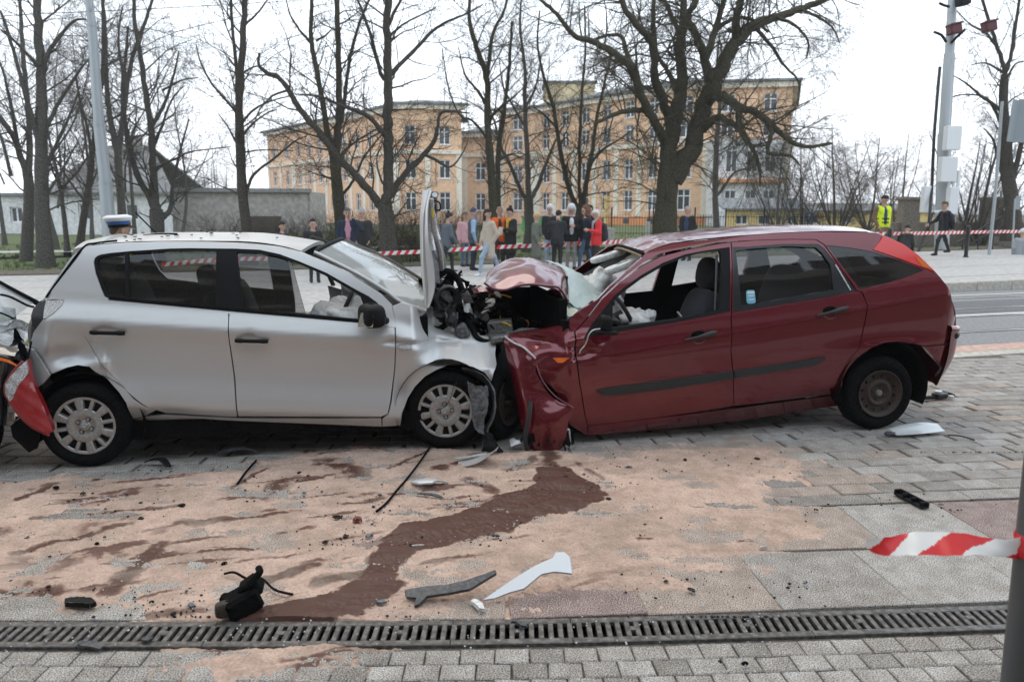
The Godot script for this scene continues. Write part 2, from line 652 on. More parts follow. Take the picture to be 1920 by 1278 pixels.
func build_paving() -> void:
	var tones := [M.granite_grey, M.granite_grey, M.granite_pale, M.granite_dark, M.granite_grey, M.granite_pale, M.granite_dusty]
	# bed under all stones
	var pb := MB.new()
	for zz in [[-2.0, -2.94, 0.0], [-3.128, -4.4, 0.0], [-4.4, 0.0, 1.0]]:
		var rows := [PackedVector3Array(), PackedVector3Array()]
		for i in range(-24, 29):
			rows[0].append(lay(i * 0.5, zz[0]) - Vector3(0, 0.016, 0))
			rows[1].append((lay(i * 0.5, zz[1]) if zz[2] == 0.0 else rd(i * 0.56 + 2.0, 7.36)) - Vector3(0, 0.016, 0))
		pb.grid(rows)
	tag(put("paving_bed", pb, M.joint), "", "", "", "structure")
	# small setts in front of the drain
	var fr := thing("front_setts", "", "")
	tag(fr, "", "", "", "structure")
	var kinds := []
	for k in 4:
		kinds.append(stone_mesh(0.130, 0.099, 0.05, 0.006, k))
	rng.seed = 31
	for j in 5:
		for i in range(-27, 28):
			var o := put("sett", kinds[rng.randi() % 4], tones[rng.randi() % 6], fr)
			o.position = lay(i * 0.137 + (0.068 if j % 2 else 0.0), -2.855 + j * 0.105) + Vector3(0, rng.randf_range(-0.003, 0.001), 0)
			o.rotation.y = rng.randf_range(-0.02, 0.02) + (0.06 if o.position.x > 0.3 else 0.0)
	# big slabs between drain and setts
	var sl := thing("slab_pavement", "", "")
	tag(sl, "", "", "", "structure")
	var big := []
	for k in 3:
		big.append(stone_mesh(0.596, 0.566, 0.05, 0.004, 10 + k))
	rng.seed = 8
	for j in 2:
		for i in range(-10, 12):
			var x := i * 0.60 + 0.27 + (0.18 if j else 0.0)
			var pink := (j == 0 and (i == 0 or i == -5)) or (j == 1 and (i == 4 or i == -2))
			var o := put("slab", big[rng.randi() % 3], M.granite_pink if pink else [M.granite_pale, M.granite_grey, M.granite_pale][rng.randi() % 3], sl)
			o.position = lay(x, -3.435 - j * 0.57)
			if not pink:
				o.material_override = dusted(o.position, o.material_override)
			o.rotation.y = 0.07 if x > 0.2 else 0.0
	var nar := stone_mesh(0.596, 0.145, 0.05, 0.004, 20)
	for i in range(-10, 12):
		var o := put("border_slab", nar, [M.granite_grey, M.granite_dark][rng.randi() % 2], sl)
		o.position = lay(i * 0.60 + 0.1, -4.37)
		o.rotation.y = 0.1 if i > 0 else 0.0
	# setts under and behind the cars
	var st := thing("square_setts", "", "")
	tag(st, "", "", "", "structure")
	kinds = []
	for k in 6:
		kinds.append(stone_mesh(0.262, 0.158, 0.05, 0.008, 30 + k))
	var spots := []
	rng.seed = 77
	for j in 46:
		for i in range(-34, 54):
			var p := lay(i * 0.272 + (0.136 if j % 2 else 0.0) + rng.randf_range(-0.02, 0.02), -4.535 - j * 0.168)
			var q := ROAD_P.dot(Vector2(p.x, p.z))
			if q > 7.28 or p.x > 11.0 or p.x < -8.0:
				continue
			var px := p.x / -p.z * 1480.0
			if absf(px) > 2400.0:
				continue
			var seen := p.x > 0.6 and p.z > -10.0 and absf(px) < 1000.0
			spots.append([(1000.0 if seen else 0.0) + p.z, p])
	spots.sort_custom(func(a, b): return a[0] > b[0])
	var rest := MB.new()
	for n in spots.size():
		var p: Vector3 = spots[n][1]
		var yaw := 0.11 if p.x > 0.3 else (0.02 if p.x < -1.0 else 0.06)
		var b := Basis(Vector3.UP, yaw + rng.randf_range(-0.015, 0.015))
		p.y += rng.randf_range(-0.004, 0.001)
		if n < 300:
			var o := put("sett", kinds[rng.randi() % 6], dusted(p, tones[rng.randi() % 7]), st)
			o.transform = Transform3D(b, p)
		else:
			merge_into(rest, kinds[rng.randi() % 6], Transform3D(b, p))
	tag(put("far_setts", rest, M.granite_grey, st), "", "", "", "stuff")

func build_drain() -> void:
	var d := thing("drain_channel", "slotted cast iron drain grating running along the front of the paving", "drain")
	var bar := MB.new()
	bar.box(Vector3.ZERO, Vector3(0.0215, 0.02, 0.118), Basis.IDENTITY, 0.002)
	var bm := bar.mesh()
	for i in range(-84, 85):
		var x := i * 0.0405
		var p := lay(x, -3.035)
		if i % 12 == 0:
			var c := MB.new()
			c.box(Vector3.ZERO, Vector3(0.024, 0.018, 0.03), Basis.IDENTITY, 0.002)
			put("fixing_lug", c, M.iron, d).position = lay(x + 0.02, -3.035) + Vector3(0, -0.004, 0)
		var o := put("bar", bm, M.iron, d)
		o.position = p + Vector3(0, -0.009, 0)
	for z in [-2.957, -3.113]:
		for s in range(-7, 8):
			var b := MB.new()
			var p0 := lay(s * 0.5 - 0.25, z)
			var p1 := lay(s * 0.5 + 0.248, z)
			var m := (p0 + p1) * 0.5
			b.box(Vector3.ZERO, Vector3(p0.distance_to(p1), 0.022, 0.038), Basis.IDENTITY, 0.003)
			var o := put("rail", b, M.iron, d)
			o.position = m + Vector3(0, -0.0095, 0)
			o.rotation.y = -atan2(p1.z - p0.z, p1.x - p0.x)
	var bed := MB.new()
	var rows := []
	for z in [-2.95, -3.12]:
		var r := PackedVector3Array()
		for s in range(-18, 19):
			r.append(lay(s * 0.2, z) + Vector3(0, -0.055, 0))
		rows.append(r)
	bed.grid(rows)
	put("channel_bottom", bed, M.black, d)


# ---------------------------------------------------------------- cars
# Coordinates of both cars: x along the line they stand on, y up, z out of their near sides, zero at CARS.
var SIL := F([-0.7,-0.12,-0.66,-0.09,-0.6,-0.045,-0.555,-0.018,-0.48,-0.018,-0.32,-0.042,-0.12,-0.028,-0.012,-0.002,0.012,-0.004,0.06,-0.03,0.13,-0.07,0.2,-0.095,0.4,-0.172,0.53,-0.24,0.6,-0.3,0.66,-0.4,0.72,-0.6])
var RED := F([-0.95,-0.2,-0.86,-0.14,-0.78,-0.075,-0.74,-0.052,-0.55,-0.026,-0.3,-0.004,-0.16,0,-0.135,-0.005,-0.02,-0.042,0.01,-0.054,0.05,-0.07,0.2,-0.13,0.38,-0.21,0.5,-0.28,0.56,-0.34,0.62,-0.44,0.68,-0.6])
var SL := F([0.7559, -0.0864])
var RL := F([0.7219, 0.1506])
var wing_crease := crease_noise(5.0, 3)
var dents := []          # of the car being built: [x, y, half length, half height, angle, depth]

func prof(tb: PackedFloat32Array, d: float) -> float:
	var n := tb.size() / 2
	if d <= tb[0]:
		return tb[1]
	if d >= tb[n * 2 - 2]:
		return tb[n * 2 - 1]
	var i := 0
	while d > tb[i * 2 + 2]:
		i += 1
	var h := tb[i * 2 + 2] - tb[i * 2]
	var m0 := (tb[i * 2 + 3] - tb[i * 2 - 1]) / (tb[i * 2 + 2] - tb[i * 2 - 2]) if i > 0 else (tb[i * 2 + 3] - tb[i * 2 + 1]) / h
	var m1 := (tb[i * 2 + 5] - tb[i * 2 + 1]) / (tb[i * 2 + 4] - tb[i * 2]) if i < n - 2 else (tb[i * 2 + 3] - tb[i * 2 + 1]) / h
	var t := (d - tb[i * 2]) / h
	return (2 * t * t * t - 3 * t * t + 1) * tb[i * 2 + 1] + (t * t * t - 2 * t * t + t) * h * m0 + (-2 * t * t * t + 3 * t * t) * tb[i * 2 + 3] + (t * t * t - t * t) * h * m1

func dented(x: float, y: float) -> float:
	var z := 0.0
	for d in dents:
		var dx: float = x - d[0]
		var dy: float = y - d[1]
		var u: float = (dx * cos(d[4]) + dy * sin(d[4])) / d[2]
		var w: float = (-dx * sin(d[4]) + dy * cos(d[4])) / d[3]
		var r := u * u + w * w
		if r < 6.0:
			z += d[5] * exp(-r)
	return z

func silver_z(p: Vector2) -> float:
	var z := prof(SIL, p.y - (SL[0] + SL[1] * p.x))
	if p.x < -3.0:
		z -= 0.20 * pow(minf((-3.0 - p.x) / 0.36, 1.4), 2.0)
	return z + dented(p.x, p.y)

func red_z(p: Vector2) -> float:
	var z := prof(RED, p.y - (RL[0] + RL[1] * p.x))
	if p.x > 3.45:
		z -= 0.25 * pow(minf((p.x - 3.45) / 0.3, 1.3), 2.0)
	if p.x < 0.62:
		z += smoothstep(0.62, 0.1, p.x) * 0.045 * wing_crease.get_noise_2d(p.x * 0.9 + 5.0, p.y)
	return z + dented(p.x, p.y)

# the crushed wing of the silver car: its top folds over towards the engine
func silver_wing_z(p: Vector2) -> float:
	var z := silver_z(p)
	var yf := 0.640 - 0.10 * (p.x + 0.60)
	var h := p.y - yf
	var on := smoothstep(-0.72, -0.50, p.x)
	if h > -0.03:
		z -= on * (1.5 * maxf(h, 0.0) + 0.25 * exp(-pow((h - 0.02) / 0.03, 2.0)) * 0.03)
	z -= smoothstep(-0.25, -0.02, p.x) * 0.05 * absf(sin(p.x * 13.0 + p.y * 9.0))
	z += on * 0.035 * wing_crease.get_noise_2d(p.x, p.y) * smoothstep(-0.08, 0.06, h)
	return z

# a skin panel: an outline in side view laid on the surface zf, with its edge turned in
func panel(poly: PackedVector2Array, zf: Callable, cell := 0.03, holes := [], off := 0.0, edge := 0.02) -> MB:
	var b := MB.new()
	if edge >= 0.02:
		var grown := Geometry2D.offset_polygon(poly, 0.0016, Geometry2D.JOIN_MITER)
		if grown.size() == 1:
			poly = grown[0]
	var lo := poly[0]
	var hi := poly[0]
	for p in poly:
		lo = lo.min(p)
		hi = hi.max(p)
	lo -= Vector2.ONE * 0.003
	var nx := int((hi.x - lo.x) / cell) + 1
	var ny := int((hi.y - lo.y) / cell) + 1
	var border := PackedByteArray()
	border.resize(nx * ny)
	var loops := [poly]
	loops.append_array(holes)
	for lp in loops:
		for i in lp.size():
			var p: Vector2 = lp[i]
			var q: Vector2 = lp[(i + 1) % lp.size()]
			var k := int(p.distance_to(q) / (cell * 0.2)) + 1
			for s in k + 1:
				var e := p.lerp(q, float(s) / k)
				var cx := clampi(int((e.x - lo.x) / cell), 0, nx - 1)
				var cy := clampi(int((e.y - lo.y) / cell), 0, ny - 1)
				border[cy * nx + cx] = 1
	var made := {}
	var corner := func(i: int, j: int) -> int:
		var key := j * (nx + 2) + i
		if not made.has(key):
			made[key] = surf_vert(b, lo + Vector2(i, j) * cell, zf, off)
		return made[key]
	for j in ny:
		for i in nx:
			var o := lo + Vector2(i, j) * cell
			if border[j * nx + i]:
				var bits: Array = Geometry2D.intersect_polygons(PackedVector2Array([o, o + Vector2(cell, 0), o + Vector2(cell, cell), o + Vector2(0, cell)]), poly)
				for hole in holes:
					var left := []
					for x in bits:
						for y in Geometry2D.clip_polygons(x, hole):
							left.append(y)
					bits = left
				for x in bits:
					if Geometry2D.is_polygon_clockwise(x):
						continue
					var id := Geometry2D.triangulate_polygon(x)
					var base := b.v.size()
					for p in x:
						surf_vert(b, p, zf, off)
					for k in range(0, id.size(), 3):
						b.itri(base + id[k], base + id[k + 1], base + id[k + 2])
			else:
				var c := o + Vector2.ONE * cell * 0.5
				if not Geometry2D.is_point_in_polygon(c, poly):
					continue
				var out := false
				for hole in holes:
					out = out or Geometry2D.is_point_in_polygon(c, hole)
				if out:
					continue
				var a: int = corner.call(i, j)
				var d: int = corner.call(i + 1, j)
				var e: int = corner.call(i + 1, j + 1)
				var f: int = corner.call(i, j + 1)
				b.itri(a, d, e)
				b.itri(a, e, f)
	if edge > 0.0:
		for n in loops.size():
			var lp: PackedVector2Array = loops[n]
			var cw := Geometry2D.is_polygon_clockwise(lp)
			for i in lp.size():
				var p := lp[i]
				var q := lp[(i + 1) % lp.size()]
				var k := int(p.distance_to(q) / 0.06) + 1
				var side := (q - p).orthogonal().normalized() * (1.0 if cw else -1.0) * (1.0 if n == 0 else -1.0)
				for s in k:
					var e := p.lerp(q, float(s) / k)
					var f := p.lerp(q, float(s + 1) / k)
					var ze: float = zf.call(e) + off
					var zg: float = zf.call(f) + off
					var base := b.add(Vector3(e.x, e.y, ze), Vector3(side.x, side.y, 0.35).normalized())
					b.add(Vector3(f.x, f.y, zg), Vector3(side.x, side.y, 0.35).normalized())
					b.add(Vector3(f.x - side.x * 0.004, f.y - side.y * 0.004, zg - edge), Vector3(side.x, side.y, 0))
					b.add(Vector3(e.x - side.x * 0.004, e.y - side.y * 0.004, ze - edge), Vector3(side.x, side.y, 0))
					b.itri(base, base + 1, base + 2)
					b.itri(base, base + 2, base + 3)
	return b

func surf_vert(b: MB, p: Vector2, zf: Callable, off: float) -> int:
	var z: float = zf.call(p)
	var zx: float = zf.call(p + Vector2(0.004, 0))
	var zy: float = zf.call(p + Vector2(0, 0.004))
	return b.add(Vector3(p.x, p.y, z + off), Vector3(-(zx - z) / 0.004, -(zy - z) / 0.004, 1).normalized(), p)

func mirrored(b: MB, width: float) -> MB:
	var o := MB.new()
	for i in b.v.size():
		o.v.append(Vector3(b.v[i].x, b.v[i].y, -width - b.v[i].z))
		o.n.append(Vector3(b.n[i].x, b.n[i].y, -b.n[i].z))
	o.c = b.c.duplicate()
	o.t = b.t.duplicate()
	for i in range(0, b.ix.size(), 3):
		o.ix.append_array([b.ix[i], b.ix[i + 2], b.ix[i + 1]])
	return o

# a puffed shape: a box with round faces
func puff(at: Vector3, size: Vector3, basis := Basis.IDENTITY, power := 0.5, seg := 20) -> MB:
	var b := MB.new()
	var rows := []
	for j in seg / 2 + 1:
		var f := -PI / 2 + PI * j / (seg / 2)
		var r := PackedVector3Array()
		for i in seg:
			var a := TAU * i / seg
			var cf := signf(cos(f)) * pow(absf(cos(f)), power)
			var sf := signf(sin(f)) * pow(absf(sin(f)), power)
			var ca := signf(cos(a)) * pow(absf(cos(a)), power)
			var sa := signf(sin(a)) * pow(absf(sin(a)), power)
			r.append(at + basis * (Vector3(cf * ca, sf, cf * sa) * size * 0.5))
		rows.append(r)
	b.grid(rows, true)
	return b

func tube_part(called: String, pts: PackedVector3Array, r: float, m: Material, parent: Node, sides := 6, smooth := 4, r1 := -1.0) -> MeshInstance3D:
	var b := MB.new()
	var p := curve3(pts, smooth) if smooth > 1 else pts
	var rr := PackedFloat32Array()
	for i in p.size():
		rr.append(lerpf(r, r1 if r1 >= 0.0 else r, float(i) / (p.size() - 1)))
	b.tube(p, rr, sides)
	return put(called, b, m, parent)

# a wheel at its centre on the outer face, axle along local z
func wheel(parent: Node3D, called: String, at: Vector3, R: float, basis: Basis, style: String) -> Node3D:
	var w := Node3D.new()
	w.name = numbered(called, parent)
	parent.add_child(w, true)
	w.transform = Transform3D(basis, at)
	var k := R / 0.297
	var t := MB.new()
	var pr := PackedVector2Array()
	for q in [[.176, -.05], [.186, -.016], [.196, -.006], [.203, -.003], [.206, -.006], [.212, -.0035], [.228, .004], [.248, .005], [.262, .0], [.266, -.003], [.272, -.006], [.283, -.018], [.291, -.032], [.2955, -.045], [.297, -.06], [.297, -.071], [.289, -.073], [.289, -.079], [.2975, -.081], [.2975, -.103], [.289, -.105], [.289, -.111], [.297, -.113], [.297, -.135], [.2955, -.15], [.283, -.172], [.25, -.187], [.2, -.185]]:
		pr.append(Vector2(q[0], q[1]) * k)
	t.lathe(pr, Transform3D.IDENTITY, 56)
	put("tyre", t, M.tyre, w)
	if style == "cover":
		var c := MB.new()
		c.lathe(PackedVector2Array([Vector2(.197, -.030), Vector2(.202, -.010), Vector2(.198, -.004), Vector2(.182, -.007), Vector2(.178, -.016)]), Transform3D.IDENTITY, 60)
		c.lathe(PackedVector2Array([Vector2(.118, -.012), Vector2(.110, -.003), Vector2(.085, -.001), Vector2(.068, -.004), Vector2(.060, -.014), Vector2(.036, -.016), Vector2(.034, -.007), Vector2(.028, -.003), Vector2(.0, -.002)]), Transform3D.IDENTITY, 48)
		for i in 12:
			var wide := i % 2 == 0
			var a := TAU * i / 12.0 + 0.38
			var h0 := (0.185 if wide else 0.085)
			var rows := []
			for q in [[-1.0, -.040], [-0.97, -.006], [-0.55, -.001], [0.55, -.001], [0.97, -.006], [1.0, -.040]]:
				var r := PackedVector3Array()
				for s in 4:
					var rad := lerpf(.113, .185, s / 3.0)
					var hw := h0 * lerpf(1.0, 0.92, s / 3.0) if wide else h0 * lerpf(1.25, 0.8, s / 3.0)
					r.append(Vector3(rad * cos(a + q[0] * hw), rad * sin(a + q[0] * hw), q[1] - (.005 if s == 3 else 0.0)))
				rows.append(r)
			c.grid(rows)
		put("wheel_cover", c, M.wheel_silver, w)
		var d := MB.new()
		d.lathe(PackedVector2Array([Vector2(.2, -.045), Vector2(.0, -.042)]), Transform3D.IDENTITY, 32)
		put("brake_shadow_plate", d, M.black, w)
		for i in 4:
			var a := TAU * i / 4.0 + 0.75
			var n := MB.new()
			n.lathe(PackedVector2Array([Vector2(.0135, -.016), Vector2(.0135, -.001), Vector2(.010, .003), Vector2(0, .003)]), Transform3D(Basis.IDENTITY, Vector3(cos(a), sin(a), 0) * 0.048), 10)
			put("wheel_nut", n, M.nut, w)
			var hl := MB.new()
			hl.lathe(PackedVector2Array([Vector2(.018, -.0125), Vector2(0, -.0125)]), Transform3D(Basis.IDENTITY, Vector3(cos(a), sin(a), 0) * 0.048), 12)
			put("nut_recess", hl, M.black, w)
		var e := MB.new()
		e.lathe(PackedVector2Array([Vector2(.022, -.004), Vector2(.021, .001), Vector2(.016, .0015), Vector2(.0155, -.0005), Vector2(0, -.0005)]), Transform3D(Basis.IDENTITY.scaled(Vector3(1.0, 0.72, 1)), Vector3.ZERO), 20)
		put("emblem", e, M.wheel_silver, w)
	else:
		var c := MB.new()
		c.lathe(PackedVector2Array([Vector2(.176, -.045), Vector2(.186, -.004), Vector2(.190, .003), Vector2(.186, .006), Vector2(.180, .001), Vector2(.174, -.022), Vector2(.160, -.030)]), Transform3D.IDENTITY, 56)
		# the disc, with round holes left open
		var N := 96
		var rad := [.160, .152, .146, .140, .134, .128, .122, .110]
		var dep := [-.030, -.036, -.038, -.038, -.038, -.037, -.035, -.026]
		for j in rad.size() - 1:
			for i in N:
				var rm: float = (rad[j] + rad[j + 1]) * 0.5
				var am := TAU * (i + 0.5) / N
				var hole := false
				for hh in 12:
					var ha := TAU * hh / 12.0
					if Vector2(rm, 0).rotated(am).distance_to(Vector2(.138, 0).rotated(ha)) < .0135:
						hole = true
				if hole:
					continue
				var ps := []
				for e in [[j, i], [j, i + 1], [j + 1, i + 1], [j + 1, i]]:
					var a: float = TAU * e[1] / N
					ps.append(Vector3(rad[e[0]] * cos(a), rad[e[0]] * sin(a), dep[e[0]]))
				var q := Vector3(-cos(am) * 0.12, -sin(am) * 0.12, 1).normalized()
				var o := c.add(ps[0], q)
				for m in [1, 2, 3]:
					c.add(ps[m], q)
				c.itri(o, o + 1, o + 2)
				c.itri(o, o + 2, o + 3)
		c.lathe(PackedVector2Array([Vector2(.110, -.026), Vector2(.098, -.014), Vector2(.086, -.012), Vector2(.076, -.020), Vector2(.066, -.034), Vector2(.03, -.036), Vector2(.0, -.036)]), Transform3D.IDENTITY, 48)
		put("steel_rim", c, M.rust_steel, w)
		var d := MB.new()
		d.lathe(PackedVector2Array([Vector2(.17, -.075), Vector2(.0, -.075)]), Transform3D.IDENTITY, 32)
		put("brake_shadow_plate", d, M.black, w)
		var cap := MB.new()
		cap.lathe(PackedVector2Array([Vector2(.028, -.036), Vector2(.027, -.014), Vector2(.022, -.008), Vector2(.012, -.005), Vector2(0, -.0045)]), Transform3D.IDENTITY, 24)
		put("hub_cap", cap, M.dust_metal, w)
		for i in 4:
			var a := TAU * i / 4.0 + 0.9
			var n := MB.new()
			n.lathe(PackedVector2Array([Vector2(.010, -.036), Vector2(.010, -.024), Vector2(.007, -.021), Vector2(0, -.021)]), Transform3D(Basis.IDENTITY, Vector3(cos(a), sin(a), 0) * 0.052), 6)
			put("wheel_nut", n, M.rust_steel, w)
	return w

func paint(nm: String, c: Color, metal: float, rough: float, coat: float) -> StandardMaterial3D:
	var m := mat(nm, c, rough, metal)
	m.clearcoat_enabled = true
	m.clearcoat = coat
	m.clearcoat_roughness = 0.06
	return m

# road film: dusty low down and in streaks
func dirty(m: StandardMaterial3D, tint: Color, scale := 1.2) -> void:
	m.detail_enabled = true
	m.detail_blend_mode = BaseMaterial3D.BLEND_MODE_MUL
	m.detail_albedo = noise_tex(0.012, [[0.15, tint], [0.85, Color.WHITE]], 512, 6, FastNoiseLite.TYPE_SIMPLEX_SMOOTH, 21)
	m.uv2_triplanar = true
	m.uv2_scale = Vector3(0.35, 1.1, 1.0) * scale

func car_materials() -> void:
	paint("silver", lin(0.58, 0.575, 0.565), 0.42, 0.43, 0.25)
	paint("burgundy", lin(0.145, 0.0055, 0.013), 0.45, 0.27, 1.0)
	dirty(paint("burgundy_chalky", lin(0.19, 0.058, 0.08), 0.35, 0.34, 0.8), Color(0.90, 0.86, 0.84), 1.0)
	paint("dark_paint", lin(0.02, 0.023, 0.027), 0.4, 0.25, 1.0)
	var t := rough_mat("tyre", lin(0.005, 0.005, 0.0052), lin(0.012, 0.0118, 0.0115), 3.0, 0.88, 0.02, 0.1, 4, false)
	t.metallic_specular = 0.16
	var ws := rough_mat("wheel_silver", lin(0.33, 0.31, 0.285), lin(0.43, 0.42, 0.40), 3.0, 0.42, 0.02, 0.0, 4, false)
	ws.metallic = 0.5
	mat("nut", lin(0.22, 0.21, 0.20), 0.4, 0.7)
	rough_mat("rust_steel", lin(0.022, 0.015, 0.011), lin(0.075, 0.050, 0.036), 5.0, 0.72, 0.03, 0.2, 4, false)
	mat("dust_metal", lin(0.17, 0.15, 0.13), 0.6, 0.3)
	mat("trim", lin(0.007, 0.0073, 0.008), 0.62).metallic_specular = 0.3
	mat("trim_gloss", lin(0.012, 0.012, 0.014), 0.22)
	mat("rubber", lin(0.007, 0.007, 0.0072), 0.85).metallic_specular = 0.2
	mat("moulding", lin(0.026, 0.028, 0.028), 0.65)
	rough_mat("cabin", lin(0.010, 0.010, 0.010), lin(0.022, 0.0215, 0.0215), 3.0, 0.85, 0.02, 0.0, 4, false)
	rough_mat("cabin_grey", lin(0.075, 0.072, 0.068), lin(0.13, 0.125, 0.118), 3.0, 0.85, 0.02, 0.0, 4, false)
	var sc := rough_mat("seat_cloth", lin(0.018, 0.018, 0.022), lin(0.042, 0.043, 0.052), 6.0, 0.95, 0.05, 0.1, 3, false)
	sc.rim_enabled = true
	sc.rim = 0.3
	rough_mat("airbag", lin(0.55, 0.55, 0.53), lin(0.75, 0.75, 0.73), 2.0, 0.9, 0.02, 0.5, 4, false)
	rough_mat("liner", lin(0.06, 0.062, 0.066), lin(0.17, 0.17, 0.175), 3.0, 0.62, 0.02, 0.2, 4, false)
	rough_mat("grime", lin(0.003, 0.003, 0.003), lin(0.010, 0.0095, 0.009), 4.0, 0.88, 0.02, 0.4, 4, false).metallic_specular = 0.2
	rough_mat("engine_alloy", lin(0.12, 0.115, 0.105), lin(0.32, 0.31, 0.29), 5.0, 0.5, 0.02, 0.4, 4, false).metallic = 0.5
	rough_mat("bare_metal", lin(0.42, 0.42, 0.42), lin(0.68, 0.68, 0.68), 4.0, 0.35, 0.02, 0.2, 4, false).metallic = 0.6
	mat("orange_lens", lin(0.75, 0.16, 0.02), 0.2)
	mat("orange_plastic", lin(0.62, 0.22, 0.03), 0.5)
	mat("yellow_plastic", lin(0.72, 0.50, 0.03), 0.5)
	mat("white_plastic", lin(0.66, 0.64, 0.58), 0.5)
	var rl := mat("red_lens", lin(0.80, 0.030, 0.022), 0.10)
	var rd := mat("red_lens_deep", lin(0.30, 0.004, 0.006), 0.08)
	rd.clearcoat_enabled = true
	rl.clearcoat_enabled = true
	rl.clearcoat = 0.8
	rl.subsurf_scatter_enabled = true
	rl.subsurf_scatter_strength = 0.2
	var cl := rough_mat("clear_lens", lin(0.25, 0.24, 0.23), lin(0.75, 0.74, 0.73), 5.0, 0.15, 0.03, 0.5, 3, false)
	cl.metallic = 0.4
	glass("pane", lin(0.02, 0.025, 0.022), 0.16)
	glass("pane_tinted", lin(0.022, 0.020, 0.017), 0.62)
	glass("pane_screen", lin(0.55, 0.60, 0.60), 0.5)
	var cr := rough_mat("crazed_glass", lin(0.42, 0.52, 0.50), lin(0.74, 0.82, 0.80), 5.0, 0.35, 0.06, 0.3, 4, false)
	cr.transparency = BaseMaterial3D.TRANSPARENCY_ALPHA
	cr.albedo_color = Color(1, 1, 1, 0.82)
	var ct := glass("green_glass", lin(0.10, 0.22, 0.19), 0.55)
	mat("mirror", lin(0.8, 0.82, 0.84), 0.03, 1.0)

var car_base := Vector3.ZERO
func part(called: String, m: Variant, mt: Material, car: Node3D) -> MeshInstance3D:
	var o := put(called, m, mt, car)
	o.position = -car_base
	return o

func bend_poly(p: PackedVector2Array, d: float) -> PackedVector2Array:
	var o := Geometry2D.offset_polygon(p, d)
	return o[0] if o.size() else p

